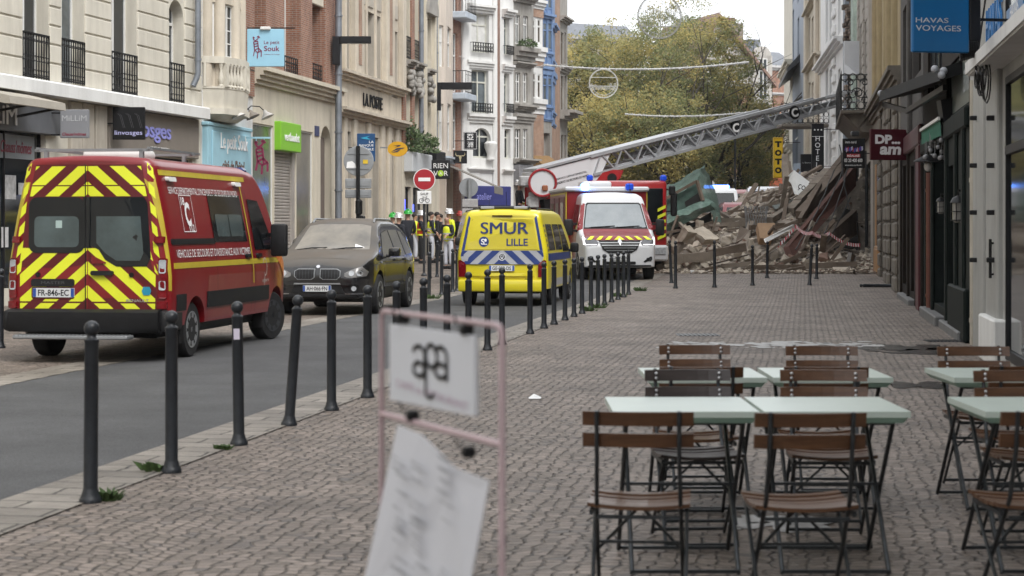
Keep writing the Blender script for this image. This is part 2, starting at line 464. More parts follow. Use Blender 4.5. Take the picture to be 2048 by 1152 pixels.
# ------------------------------------------------------------------ ground
def setts_mat(name, cA, cB, mort, bw, bh, arc=.22, per=1.5, ms=.022):
 m = bpy.data.materials.new(name); m.use_nodes = True
 n = m.node_tree; L = n.links; p = n.nodes['Principled BSDF']
 def math(op, a, b=None):
  k = n.nodes.new('ShaderNodeMath'); k.operation = op
  for i, v in enumerate((a, b)):
   if v is None: continue
   if isinstance(v, (int, float)): k.inputs[i].default_value = v
   else: L.new(v, k.inputs[i])
  return k.outputs[0]
 tc = n.nodes.new('ShaderNodeTexCoord')
 mp = n.nodes.new('ShaderNodeMapping'); mp.inputs['Rotation'].default_value = (0, 0, ST)
 L.new(tc.outputs['Object'], mp.inputs['Vector'])
 dn = n.nodes.new('ShaderNodeTexNoise'); dn.inputs['Scale'].default_value = 5; dn.inputs['Detail'].default_value = 3
 L.new(mp.outputs[0], dn.inputs['Vector'])
 vm = n.nodes.new('ShaderNodeVectorMath'); vm.operation = 'MULTIPLY_ADD'
 L.new(dn.outputs['Color'], vm.inputs[0]); vm.inputs[1].default_value = (.075, .075, 0); L.new(mp.outputs[0], vm.inputs[2])
 sp = n.nodes.new('ShaderNodeSeparateXYZ'); L.new(vm.outputs[0], sp.inputs[0])
 f = math('SUBTRACT', math('FRACT', math('DIVIDE', sp.outputs[0], per)), .5)
 yy = math('ADD', sp.outputs[1], math('MULTIPLY', math('MULTIPLY', f, f), arc*4))
 cb = n.nodes.new('ShaderNodeCombineXYZ'); L.new(sp.outputs[0], cb.inputs[0]); L.new(yy, cb.inputs[1])
 if arc:
  sv = n.nodes.new('ShaderNodeVectorMath'); sv.operation = 'MULTIPLY'; L.new(cb.outputs[0], sv.inputs[0]); sv.inputs[1].default_value = (1/bw, 1/bh, 1)
  vo = []
  for ft in ('F1', 'DISTANCE_TO_EDGE'):
   v = n.nodes.new('ShaderNodeTexVoronoi'); v.voronoi_dimensions = '2D'; v.feature = ft; v.inputs['Scale'].default_value = 1; v.inputs['Randomness'].default_value = .55
   L.new(sv.outputs[0], v.inputs['Vector']); vo.append(v)
  mr = n.nodes.new('ShaderNodeMapRange'); mr.inputs[1].default_value = .02; mr.inputs[2].default_value = .13; mr.inputs[3].default_value = 1; mr.inputs[4].default_value = 0
  L.new(vo[1].outputs['Distance'], mr.inputs[0])
  sc = n.nodes.new('ShaderNodeSeparateColor'); L.new(vo[0].outputs['Color'], sc.inputs[0])
  rc = n.nodes.new('ShaderNodeValToRGB'); rc.color_ramp.elements[0].color = (*cA, 1); rc.color_ramp.elements[1].color = (*cB, 1)
  e = rc.color_ramp.elements.new(.9); e.color = (cB[0]*.95, cB[1]*.92, cB[2]*.93, 1); rc.color_ramp.elements[2].color = (cA[0]*.75, cA[1]*.8, cA[2]*.9, 1)
  L.new(sc.outputs[0], rc.inputs[0])
  m2 = n.nodes.new('ShaderNodeMix'); m2.data_type = 'RGBA'; jn = n.nodes.new('ShaderNodeTexNoise'); jn.inputs['Scale'].default_value = 9; jn.inputs['Detail'].default_value = 2; L.new(mp.outputs[0], jn.inputs['Vector'])
  jr = n.nodes.new('ShaderNodeMapRange'); jr.inputs[1].default_value = .36; jr.inputs[2].default_value = .62; jr.inputs[3].default_value = .25; L.new(jn.outputs['Fac'], jr.inputs[0])
  L.new(math('MULTIPLY', mr.outputs[0], jr.outputs[0]), m2.inputs[0]); L.new(rc.outputs[0], m2.inputs[6]); m2.inputs[7].default_value = (*mort, 1)
  BC, BF = m2.outputs[2], mr.outputs[0]
 else:
  b = n.nodes.new('ShaderNodeTexBrick')
  for k, v in (('Scale', 1), ('Brick Width', bw), ('Row Height', bh), ('Mortar Size', ms), ('Mortar Smooth', .5), ('Bias', 0)): b.inputs[k].default_value = v
  b.inputs['Color1'].default_value = (*cA, 1); b.inputs['Color2'].default_value = (*cB, 1); b.inputs['Mortar'].default_value = (*mort, 1)
  L.new(cb.outputs[0], b.inputs['Vector']); BC, BF = b.outputs['Color'], b.outputs['Fac']
 nz = n.nodes.new('ShaderNodeTexNoise'); nz.inputs['Scale'].default_value = .8; nz.inputs['Detail'].default_value = 9; nz.inputs['Roughness'].default_value = .72
 L.new(mp.outputs[0], nz.inputs['Vector'])
 r = n.nodes.new('ShaderNodeValToRGB')
 r.color_ramp.elements[0].position = .3; r.color_ramp.elements[0].color = (.50, .485, .47, 1)
 r.color_ramp.elements[1].position = .66; r.color_ramp.elements[1].color = (1.16, 1.15, 1.13, 1)
 L.new(nz.outputs['Fac'], r.inputs['Fac'])
 mx = n.nodes.new('ShaderNodeMix'); mx.data_type = 'RGBA'; mx.blend_type = 'MULTIPLY'; mx.inputs[0].default_value = 1
 L.new(BC, mx.inputs[6]); L.new(r.outputs[0], mx.inputs[7])
 L.new(mx.outputs[2], p.inputs['Base Color'])
 p.inputs['Roughness'].default_value = .62
 h = math('ADD', math('MULTIPLY', BF, -1.), math('MULTIPLY', dn.outputs['Fac'], .6))
 n3 = n.nodes.new('ShaderNodeTexNoise'); n3.inputs['Scale'].default_value = 14; n3.inputs['Detail'].default_value = 3
 L.new(mp.outputs[0], n3.inputs['Vector'])
 h = math('ADD', h, math('MULTIPLY', n3.outputs['Fac'], 1.1))
 bp = n.nodes.new('ShaderNodeBump'); bp.inputs['Strength'].default_value = .8; bp.inputs['Distance'].default_value = .03
 L.new(h, bp.inputs['Height']); L.new(bp.outputs[0], p.inputs['Normal'])
 return m
SETT = setts_mat('stone_setts', (.175,.143,.118), (.305,.258,.22), (.038,.032,.028), .090, .074)
KERB = setts_mat('kerb_slabs', (.185,.165,.143), (.27,.243,.213), (.06,.053,.046), .55, .27, 0, 9, .012)
ASPH = M('asphalt', (.066,.066,.068), .8, var=.25, scale=.9, bump=.5, bscale=160)
n_ = ASPH.node_tree
sp_ = n_.nodes.new('ShaderNodeTexNoise'); sp_.inputs['Scale'].default_value = 90; sp_.inputs['Detail'].default_value = 3
mx_ = n_.nodes.new('ShaderNodeMix'); mx_.data_type = 'RGBA'; mx_.blend_type = 'MULTIPLY'; mx_.inputs[0].default_value = .8
rr_ = n_.nodes.new('ShaderNodeValToRGB'); rr_.color_ramp.elements[0].position = .35; rr_.color_ramp.elements[0].color = (.55,.55,.55,1); rr_.color_ramp.elements[1].position = .65; rr_.color_ramp.elements[1].color = (1.5,1.5,1.5,1)
tc_ = [k for k in n_.nodes if k.type == 'TEX_COORD'][0]
n_.links.new(tc_.outputs['Object'], sp_.inputs['Vector']); n_.links.new(sp_.outputs['Fac'], rr_.inputs['Fac'])
pb_ = n_.nodes['Principled BSDF']; old_ = pb_.inputs['Base Color'].links[0].from_socket
n_.links.new(old_, mx_.inputs[6]); n_.links.new(rr_.outputs[0], mx_.inputs[7]); n_.links.new(mx_.outputs[2], pb_.inputs['Base Color'])

YS = [-40, -5, 5, 15, 30, 42, 60, 80, 110, 200, 700]
def strip(name, c0, c1, dz, mat, ys=YS, flat=None):
 mb = MB()
 for i in range(len(ys)-1):
  a, b = ys[i], ys[i+1]
  f = lambda y, c: ((SL*y+c, y, gz(y)+dz) if flat is None else (c, y, gz(y)+dz))
  mb.quad(f(a,c0), f(a,c1), f(b,c1), f(b,c0))
 o = mb.build(name, mat, recalc=False)
 return tag(o, kind='structure')
strip('ground', -260, 300, 0, SETT, flat=1)
RY = [-40, -5, 5, 15, 30, 42, 60, 80, 110, 130]
strip('road', -8.1, -4.7, .004, ASPH, RY)
strip('kerb_strip', -4.7, -4.17, .008, KERB, RY)
strip('kerb_strip', -8.62, -8.1, .008, KERB, RY)
def blob(name, px0, px1, py0, py1, mat, dz, seed, label=None, cat=None, kind=None, thr=.0, step=44):
 """an irregular thin patch lying on the ground"""
 mb = MB(); rnd = random.Random(seed)
 pts = []
 for i in range(step):
  t = 2*pi*i/step; r = 1+.35*noise.noise((cos(t)*1.6+seed, sin(t)*1.6, seed*.7))+.14*noise.noise((cos(t)*6, sin(t)*6, seed))
  pts.append(gp((px0+px1)/2+(px1-px0)/2*cos(t)*r, (py0+py1)/2+(py1-py0)/2*sin(t)*r)+Vector((0,0,dz)))
 mb.add(pts, [tuple(range(step))])
 o = mb.build(name, mat)
 return tag(o, label, cat, kind=kind)
MILK = M('dried_white_spill', (.36,.35,.34), .5, var=.2, scale=7)
WET = M('damp_setts', (.05,.046,.042), .25, var=.3, scale=6)
def spill(px0, px1, py0, py1, mat, n, s, seed):
 rnd = random.Random(seed); mb = MB()
 for i in range(n):
  p = gp(rnd.uniform(px0, px1), min(py1, max(py0, rnd.gauss((py0+py1)/2, (py1-py0)/3.5)))); r = s*rnd.random()**2+.015
  mb.add([(p.x+r*1.5*cos(t*pi/4)*rnd.uniform(.6,1.3), p.y+r*2*sin(t*pi/4)*rnd.uniform(.6,1.3), .0045+.0004*(i % 9)) for t in range(8)], [tuple(range(8))])
 tag(mb.build('spill_mark', mat), kind='stuff')
spill(1320, 1600, 684, 696, MILK, 80, .10, 3)
spill(1560, 1760, 684, 697, MILK, 80, .12, 9)
spill(1740, 1910, 692, 706, WET, 60, .18, 5)
spill(1470, 1640, 1034, 1058, MILK, 60, .05, 8)
spill(1790, 1870, 764, 776, WET, 22, .10, 6)
# drain covers
def drain(px, py, w, d, label):
 p = gp(px, py)
 t = thing('drain_cover', label, 'drain cover', p)
 A = Matrix.Translation(p); mb = MB(A); mb.box(-w/2, w/2, -d/2, d/2, -.01, .006); mb.build('frame', DGR, t)
 mb = MB(A)
 for i in range(9):
  x = -w/2+.04+(w-.08)*i/8
  mb.box(x-.012, x+.012, -d/2+.04, d/2-.04, .006, .011)
 mb.build('grate', BLK, t)
drain(1395, 670, .62, .62, 'dark square iron drain cover set in the setts beyond the bistro chairs')
drain(1885, 682, .5, .5, 'small iron drain grating in the setts beside the shop step')
# ------------------------------------------------------------------ left-hand buildings
CREAM = M('cream_stone', (.60,.565,.485), .8, var=.07, scale=.8, stain=.42, bump=.15)
CREAM2 = M('cream_render', (.60,.55,.45), .85, var=.08, scale=.7, stain=.4, bump=.2)
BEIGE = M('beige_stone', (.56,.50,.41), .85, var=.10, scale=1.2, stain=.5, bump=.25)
WSTONE = M('white_stucco', (.70,.70,.685), .75, var=.04, scale=1, stain=.3)
GSTONE = M('grey_stone', (.33,.315,.29), .85, var=.16, scale=1.5, stain=.6, bump=.3)
BEIGE2 = M('reveal_stone', (.44,.40,.34), .85, var=.1, scale=1.5, stain=.5)  # darker beige stone for reveals, pilasters and relief panels
BRICK = brickmat('red_brick', (.26,.105,.065), (.36,.155,.095), (.33,.28,.23), stain=.22)
BRICKO = brickmat('orange_brick', (.34,.175,.105), (.42,.23,.145), (.42,.36,.3))
BLUEP = M('light_blue_paint', (.33,.56,.66), .5, var=.05, stain=.12)
BLUEO = M('blue_oriel_paint', (.17,.26,.44), .5, var=.15, stain=.2)
TAUPE = M('taupe_panel', (.20,.175,.15), .6, var=.06)
DARKP = M('dark_shop_paint', (.011,.011,.013), .5, var=.3, spec=.3)
GREYP = M('grey_shop_panel', (.11,.115,.125), .5, var=.08)

def bld(name, label, pl, cat='building'):
 return thing(name, label, cat, pl.at(0, 0, 0))
def cornice(mb, pl, u0, u1, z0, z1, out, steps=3, m=0):
 pr = [(.05, z0)]
 for i in range(steps):
  v = -out*(i+1)/steps; za = z0+(z1-z0)*i/steps; zb = z0+(z1-z0)*(i+1)/steps
  pr += [(v, za), (v, zb)]
 pr += [(.05, z1)]
 mb.extr(pr, u0, u1, m, pl.T)
def glasspanel(pl, o, parent, dep=.2, mg=None, name='shop_window', mf=None, nx=1):
 return window(pl, o, parent, mf or DARKP, mg or GL, dep, nx, fw=.05, name=name)

# A ---- cream building with rusticated stone
fa = line(.223, -18.9)
PA = Plane(fa(-30), fa(48.3)); a = bld('corner_building', 'cream rusticated stone building with black iron window railings at far left', PA)
opsA = [PA.op(-85,-45,-60,130), PA.op(44,97,-70,160), PA.op(122,168,-70,170), PA.op(222,273,-70,191), PA.op(337,367,0,207)+('arch',)]
shopA = [(PA.u(-60), PA.u(92), .35, 4.05), (PA.u(140), PA.u(202), 0.1, 3.3), (PA.u(232), PA.u(385), .3, 3.35)]
mb = MB()
wall(mb, PA, 0, PA.L, 0, 15, opsA+shopA, .38, 0, 8)
zc = 4.75; row = 0
while zc < 12:                                            # rusticated courses, the joints left open
 z0, z1 = zc+.02, zc+.39
 cuts = [(0, PA.L)]
 for o in opsA:
  if o[3] > z0 and o[2] < z1:
   nc = []
   for (p, q) in cuts:
    if o[1] < p or o[0] > q: nc.append((p, q)); continue
    if o[0]-.03 > p: nc.append((p, o[0]-.03))
    if o[1]+.03 < q: nc.append((o[1]+.03, q))
   cuts = nc
 for (p, q) in cuts:
  if q-p > .05: mb.bbox(p, q, -.035, .02, z0, z1, .015, 0, PA.T)
 zc += .41
mb.build('wall', CREAM, a)
mb = MB(); mb.extr([(.05,4.42),(-.38,4.42),(-.38,4.68),(-.34,4.72),(.05,4.76)], 0, PA.L-.28, 0, PA.T); mb.build('ledge', WSTONE, a)
for i, o in enumerate(opsA):
 window(PA, o, a, WHT, GLL if i == 2 else GL, .36, 2, .78, .06)
 mb = MB(); h = .98 if i < 4 else 1.0
 railing(mb, o[0]+.01, o[1]-.01, o[2]+.03, o[2]+h, -.02, 10 if i < 4 else 6, PA.T, .013)
 mb.build('balcony_railing', BLK, a)
for o in (shopA[0], shopA[2]): glasspanel(PA, o, a, .2, nx=2)
glasspanel(PA, shopA[1], a, .3, name='shop_door')
mb = MB(); mb.bbox(PA.u(-80), PA.u(112), -.14, .05, 3.60, 4.25, .02, 0, PA.T); mb.build('fascia', GREYP, a)
mb = MB(); mb.bbox(PA.u(212), PA.u(391), -.10, .05, 3.38, 4.40, .02, 0, PA.T); mb.build('fascia', TAUPE, a)
mb = MB()
for px in (136, 160, 186): mb.bbox(PA.u(px), PA.u(px+22), -.09, .02, 0, 4.40, .02, 0, PA.T)
build_each(mb, 'pilaster', BEIGE2, a)
mb = MB(); mb.box(PA.u(3), PA.u(80), .13, .14, 3.05, 3.55, 0, PA.T); bnd = mb.build('window_band', M('pale_film', (.22,.24,.25), .3), a)
RED = M('sign_red', (.22,.02,.045), .5, var=.05)
text('lettering', "Chauss'mômes", RED, PA.M((PA.u(10)+PA.u(75))/2, .12, 3.30), bnd, w=(PA.u(75)-PA.u(10))*.95, h=.26, ext=.004, shear=.25)
text('lettering', 'MiLLiM', TXW, PA.M(PA.u(-27), -.145, 3.92), a, w=PA.u(24)-PA.u(-72), h=.40, ext=.02)
text('lettering', 'linvosges', M('violet_letters', (.30,.31,.72), .4), PA.M((PA.u(238)+PA.u(333))/2, -.105, 3.93), a, w=PA.u(333)-PA.u(238), h=.50, ext=.025, bold=.012)
text('lettering', 'LINGE DE MAISON', TXW, PA.M(PA.u(312), -.105, 3.55), a, w=1.1, h=.07, ext=.006)
mb = MB()                                                # posters in the window
for q, (px, z, w_, h_) in enumerate(((20,2.2,.5,.5),(14,1.2,.3,.42),(48,2.3,.35,.25))): mb.box(PA.u(px), PA.u(px)+w_, .125, .13, z, z+h_, 0, PA.T)
build_each(mb, 'poster', M('poster_paper', (.5,.5,.5), .6, var=.3, scale=6), a)
# folded awning of the first shop
t = thing('awning', 'beige folded awning over the dark grey shop front at far left', 'awning', PA.at(PA.u(0), 0, 4.2))
mb = MB(); mb.extr([(-.14,4.40),(-1.15,4.17),(-1.17,4.02),(-1.05,4.02),(-.14,4.27)], PA.u(-90), PA.u(28), 0, PA.T); mb.build('canopy', M('awning_canvas', (.36,.33,.28), .9, var=.1, scale=3), t)
mb = MB(); mb.bar((PA.u(-40),-.14,3.9),(PA.u(-40),-1.05,4.05), .04, .05, 0, T=PA.T); mb.build('arm', BLK, t)
mb = MB(); mb.bar((PA.u(20),-.14,3.9),(PA.u(20),-1.05,4.05), .04, .05, 0, T=PA.T); mb.build('arm', BLK, t)

def box_sign(name, label, px0, px1, py0, py1, Y, d, mat, side=-1, brk=None, edge=None, skew=0, cat='shop sign'):
 """projecting sign: a thin box facing the camera end of the street; returns (thing, T of its face centre, w, h)"""
 p0 = at(px0, py1, Y); p1 = at(px1, py0, Y+skew)
 pl = Plane((p0.x, p0.y), (p1.x, p1.y)); w = pl.L; h = p1.z-p0.z
 t = thing(name, label, cat, (p0.x, p0.y, p0.z))
 mb = MB(pl.T); mb.bbox(0, w, 0, d, p0.z, p0.z+h, .012); mb.build('panel', mat, t)
 if brk:
  mb = MB(pl.T)
  for f in ((.12, .88) if brk[1] == 2 else (.5,)):
   z = p0.z+h*f
   mb.bar((w if brk[0] > 0 else 0, d/2, z), ((w if brk[0] > 0 else 0)+brk[0], d/2, z), .03, .03)
  mb.build('bracket', BLK, t)
 return t, pl.T @ Matrix.Translation((w/2, -.002, p0.z+h/2)), w, h
def tx(T, dx, dz, dy=0): return T @ Matrix.Translation((dx, dy, dz))
t, F, w, h = box_sign('projecting_sign', 'grey square sign reading MILLIM with small red script below', 120, 177, 219, 276, 39.7, .12, M('sign_grey_face', (.22,.225,.24), .4, var=.05), brk=(-.35, 2))
text('lettering', 'MiLLiM', M('pale_letters', (.42,.43,.44), .5), tx(F, 0, .12), t, w=w*.86, h=h*.2)
text('lettering', "Chauss'mômes", RED, tx(F, 0, -h*.36), t, w=w*.84, h=h*.11, shear=.25, bold=.02)
t, F, w, h = box_sign('projecting_sign', 'black square sign with a thin W emblem and the word linvosges', 225, 289, 214, 279, 42.6, .12, TXB, brk=(-.35, 1))
text('lettering', 'linvosges', M('lilac_letters', (.50,.50,.80), .5), tx(F, 0, -h*.31), t, w=w*.86, h=h*.18)
mb = MB(F)
for k in range(3):
 for q in range(2):
  x = -w*.36+k*w*.27+q*.035
  mb.bar((x,0,h*.30),(x+w*.09,0,h*.24), .006, .004); mb.bar((x+w*.09,0,h*.24),(x+w*.2,0,-h*.14), .006, .004)
mb.build('emblem', M('grey_lines', (.12,.12,.13), .5), t)

# drainpipe between A and B
def pipe(name, label, px, Y, z0, z1, r, mat=ZINC, cat='drainpipe', kink=None):
 p = at(px, HY, Y); mb = MB()
 pts = [(p.x,p.y,z1),(p.x,p.y,z0)]
 if kink: pts += [(p.x+kink[0]*.3,p.y,z0-.15),(p.x+kink[0],p.y-.05,z0-kink[1])]
 mb.tube(pts, r, 10)
 n = int((z1-z0)/1.9)
 for i in range(n+1):
  z = z0+.3+i*1.9
  mb.cyl((p.x,p.y,z),(p.x,p.y,z+.06), r*1.2, n=10)
 return tag(mb.build(name, mat, smooth=40), label, cat)
pipe('drainpipe', 'grey zinc drainpipe between the cream rusticated building and the stone balcony', 396, 47.6, 5.6, 14, .075, kink=(-.12,.35))

# B ---- narrow house with the stone balcony and light blue shop front
f2 = line(.1746, -16.56)
PB = Plane(f2(48.4), f2(52.6)); b = bld('narrow_house', 'narrow cream house with a stone balustrade balcony above a light blue shop front', PB)
mb = MB(); LB = PB.L
oB = (.55, LB-.5, .1, 2.9)
wall(mb, PB, 0, LB, 0, 15, [oB], .35, 0, 8)
mb.build('wall', WSTONE, b)
mb = MB()
LW, LB = LB, LB*.64
bowp = [(0,.0),(.3,-.5),(LB/2,-.72),(LB-.3,-.5),(LB,0)]
def bow(f, zA, zB, m=0, mb=mb, lo=None):                 # bowed slab following the balcony plan
 lo = lo or f
 pa = [(LB/2+(x-LB/2)*lo, y*lo) for x, y in bowp]; pb = [(LB/2+(x-LB/2)*f, y*f) for x, y in bowp]
 k = len(pa); vs = [(x,y,zA) for x,y in pa]+[(x,y,zB) for x,y in pb]
 mb.add(vs, [tuple(range(k))[::-1], tuple(range(k,2*k))]+[(i,i+1,k+i+1,k+i) for i in range(k-1)], m, PB.T)
zb0 = PB.z(450, 228); zb1 = PB.z(450, 182); zt0, zt1 = PB.z(450,137), PB.z(450,124)
bow(.86, zb0-.25, zb0-.1, lo=.6); bow(1.04, zb0-.1, zb0+.06); bow(.98, zb0+.06, zb1-.05, lo=.92); bow(1.0, zb1-.05, zb1)
bow(1.02, zt0, zt1)
for i in range(4):
 p0, p1 = Vector((*bowp[i],0))*.96, Vector((*bowp[i+1],0))*.96
 p0 = Vector((LB/2+(bowp[i][0]-LB/2)*.95, bowp[i][1]*.95, 0)); p1 = Vector((LB/2+(bowp[i+1][0]-LB/2)*.95, bowp[i+1][1]*.95, 0))
 mb.bar(p0+Vector((0,0,(zb1+zt0)/2)), p0+(p1-p0)*.12+Vector((0,0,(zb1+zt0)/2)), .16, zt0-zb1, 0, T=PB.T)
 nb = 5 if i in (1,2) else 2
 for j in range(nb):
  q = p0+(p1-p0)*(.2+.7*j/max(1,nb-1)*.95); hh = zt0-zb1
  mb.lathe([(.07,0),(.07,.05*hh),(.04,.1*hh),(.075,.3*hh),(.06,.45*hh),(.032,.7*hh),(.05,.88*hh),(.07,.95*hh),(.07,hh)], (q.x,q.y,zb1), 8, 0, PB.T)
mb.build('balcony', CREAM, b, smooth=35)
# bow of columns and windows above the balcony
bw = [(.2,-.05),(.5,-.3),(LB/2,-.42),(LB-.5,-.3),(LB-.2,-.05)]
mb = MB()
for (x, y) in bw: mb.cyl((x,y,zb1),(x,y,12), .16, n=14, T=PB.T)
for z0_, z1_ in ((zb1,zb1+.5),(PB.z(450,18),PB.z(450,5)),(PB.z(450,-80),PB.z(450,-95))):
 vs = [(x,y-.06,z0_) for x,y in bw]+[(x,y-.06,z1_) for x,y in bw]+[(x,.1,z0_) for x,y in bw]+[(x,.1,z1_) for x,y in bw]; k = len(bw)
 for i in range(k-1): mb.add([vs[i],vs[i+1],vs[k+i+1],vs[k+i],vs[2*k+i],vs[2*k+i+1],vs[3*k+i+1],vs[3*k+i]], [(0,1,2,3),(3,2,6,7),(0,4,5,1)], 0, PB.T)
mb.build('bow_front', BEIGE, b, smooth=35)
for i in range(4):
 p0 = PB.T @ Vector((*bw[i],0)); p1 = PB.T @ Vector((*bw[i+1],0)); pw = Plane(p0, p1)
 window(pw, (.12, pw.L-.12, zb1+.5, PB.z(450,18)), b, WHT, GL, .08, 2, None, .05, nz=5)
mb = MB(PB.T); mb.box(LW*.70, LW, -.06, .02, zb1, 14); mb.build('brick_strip', BRICK, b)
LB = LW*.86
# light blue shop front
mb = MB(PB.T)
zf0, zf1 = PB.z(450,352), PB.z(450,258)
mb.bbox(.02, LB-.02, -.16, .02, zf0, zf1, .015); mb.bbox(-.02, LB+.02, -.19, .02, zf1, zf1+.1, .02); mb.bbox(-.0, LB, -.20, .02, zf0-.1, zf0-.002, .02)
mb.bbox(.3, LB-.3, -.19, -.159, zf0+.12, zf1-.12, .012)
mb.build('shop_fascia', BLUEP, b)
for u in (.02, LB-.52):
 mb = MB(PB.T); mb.bbox(u, u+.5, -.15, .02, 0, zf0-.1, .02); mb.build('pilaster', BLUEP, b)
glasspanel(PB, oB, b, .3, GLL, mf=BLUEP, nx=2)
SKL = [TXW, TXB]
text('lettering', 'Le petit Souk', TXW, PB.M(LB*.56, -.195, (zf0+zf1)/2+.22), b, w=LB*.62, h=.55, ext=.02)
text('lettering', "côté de l'hôtel", M('brown_letters', (.16,.11,.09), .5), PB.M(LB*.54, -.195, (zf0+zf1)/2-.36), b, w=LB*.5, h=.30, ext=.015)
LAMPW = M('lamp_enamel', (.55,.53,.50), .5, var=.1)
for i, px in enumerate((432, 462, 492)):
 u = PB.u(px); zz = PB.z(px, 232)
 t = thing('gooseneck_lamp', ['left','middle','right'][i]+' gooseneck shop lamp over the light blue fascia', 'wall lamp', PB.at(u, 0, zz), group='shop lamps over the light blue fascia')
 mb = MB(PB.T); mb.tube([(u,0,zz+.15),(u,-.15,zz+.28),(u,-.4,zz+.26),(u+.02,-.55,zz+.12)], .015, 6); mb.build('arm', BLK, t)
 mb = MB(PB.T @ Matrix.Translation((u+.02,-.58,zz+.05)) @ Matrix.Rotation(radians(-25),4,'X')); mb.lathe([(.03,.12),(.05,.1),(.06,.05),(.2,-.1)], n=14); mb.build('lamp_shade', LAMPW if i != 1 else TAUPE, t, smooth=40)
# the square projecting sign and the hanging chair emblem
t, F, w, h = box_sign('projecting_sign', 'light blue square sign reading Le petit Souk with a plum chair drawing', 494, 568, 58, 133, 50.6, .1, M('sign_pale_blue', (.30,.55,.70), .45, var=.03))
PLUM = M('plum_red', (.21,.015,.06), .5, var=.05)
text('lettering', 'Le petit', PLUM, tx(F, w*.17, h*.13), t, w=w*.42, h=h*.12)
text('lettering', 'Souk', PLUM, tx(F, w*.17, -.02*h), t, w=w*.42, h=h*.14, bold=.012)
text('lettering', 'création & Partage', PLUM, tx(F, w*.17, -.18*h), t, w=w*.42, h=h*.035, ext=.001)
def chair_emblem(mb, w, h, r):
 P = lambda x, z: (x*w, 0, z*h)
 for a_, b_ in (((-.3,.30),(-.2,-.12)),((.12,.34),(.2,-.02)),((-.28,.18),(.13,.22)),((-.25,.04),(.15,.1)),((-.3,.3),(.12,.34)),((-.2,-.12),(.2,-.02)),((-.2,-.12),(.12,-.24)),((.2,-.02),(.5,-.16)),((.12,-.24),(.5,-.16)),((-.2,-.12),(-.32,-.42)),((.12,-.24),(.08,-.55)),((.5,-.16),(.48,-.46)),((.2,-.02),(.22,-.2)),((-.3,.42),(-.12,.36)),((-.12,.36),(.14,.46)),((.14,.46),(.22,.56)),((-.3,.42),(-.36,.56)),((-.36,.56),(-.2,.5)),((.05,.55),(.2,.6)),((.2,.6),(.34,.5))):
  mb.bar(P(*a_), P(*b_), r, r*.7, up=(0,1,0))
mb = MB(F @ Matrix.Translation((-w*.24, -.004, 0))); chair_emblem(mb, w*.26, h*.52, .022); mb.build('emblem', PLUM, t)
mb = MB(F); mb.bbox(-w*.14, w*.14, -.08, .12, h*.47, h*.56, .02); mb.build('lamp', WHT, t)
mb = MB(F); mb.bar((-w*.5,.05,h*.53),(w*.5+.3,.05,h*.53), .04, .03); mb.build('bracket', BLK, t)
p = at(521, 316, 51.2); Tq = Matrix.Translation(p)
t = thing('hanging_sign', 'plum red chair and bird emblem hanging from a light blue bar', 'shop sign', p)
mb = MB(Tq); chair_emblem(mb, .40, .82, .055); mb.build('emblem', PLUM, t)
mb = MB(Tq); mb.bar((-.40,0,.56),(.28,0,.56), .05, .05); mb.bar((-.12,0,.56),(-.12,0,.40), .02); mb.bar((.1,0,.56),(.1,0,.42), .02); mb.build('bar', BLUEP, t)

# C ---- brick house over a cream shop floor
PC = Plane(f2(52.6), f2(61.3)); c = bld('brick_house', 'red brick house with white windows over a plain cream shop floor', PC)
LC = PC.L; zco = 5.72
opC = [PC.op(497,522,-80,146), PC.op(562,592,-80,156), PC.op(617,641,10,168)]
shC = [(PC.u(504), PC.u(547), .3, PC.z(525,248)), (PC.u(549), PC.u(591), .02, PC.z(570,262)), (PC.u(593), PC.u(626), .3, PC.z(610,262)), (PC.u(641), PC.u(662), 0, PC.z(650,252))+('arch',)]
mb = MB(); wall(mb, PC, 0, LC, zco, 15, opC, .42, 0, 8)
for px0, px1 in ((523,560),(593,616),(643,668)):
 mb.bbox(PC.u(px0), PC.u(px1), -.14, .05, zco+.3, 15, .01, 0, PC.T)
mb.build('upper_wall', BRICK, c)
mb = MB(); wall(mb, PC, 0, LC, 0, zco, shC, .3, 0, 8); mb.build('ground_wall', CREAM2, c)
mb = MB(); cornice(mb, PC, 0, LC, zco, zco+.48, .42, 4); mb.build('cornice', CREAM2, c)
for o in opC:
 window(PC, o, c, WHT, GL, .40, 2, .72, .07)
 mb = MB(); railing(mb, o[0], o[1], o[2], o[2]+.62, -.05, 7, PC.T, .013); mb.build('balcony_railing', BLK, c)
 mb = MB(PC.T); mb.bbox(o[0]-.1, o[1]+.1, -.08, .05, o[3], o[3]+.35, .02); mb.build('lintel', CREAM2, c)
LG = M('leafy_window_film', (.16,.19,.12), .12, col2=(.05,.06,.05), scale=.7, spec=.7)
LG2 = M('beige_shop_glass', (.22,.20,.16), .12, col2=(.12,.12,.11), scale=.6, spec=.7)
glasspanel(PC, shC[0], c, .12, LG, mf=WHT); glasspanel(PC, shC[2], c, .12, LG2, mf=WHT)
mb = MB(PC.T); o = shC[1]; k = 46
for i in range(k):
 z = o[2]+(o[3]-o[2])*i/k; dz = (o[3]-o[2])/k
 mb.extr([(.12,z),(.09,z+dz*.15),(.085,z+dz*.7),(.12,z+dz)], o[0]+.06, o[1]-.28)
mb.box(o[0], o[0]+.06, .02, .14, o[2], o[3]); mb.box(o[1]-.28, o[1], .02, .14, o[2], o[3])
mb.build('roller_shutter', M('shutter_metal', (.40,.37,.34), .5, metal=.2, var=.14, scale=1.5, stain=.3), c)
mb = MB(PC.T); o = shC[3]; mb.box(o[0], o[1], .22, .26, 0, o[3]-.35); dr = mb.build('door', M('stone_door', (.16,.13,.115), .6), c)
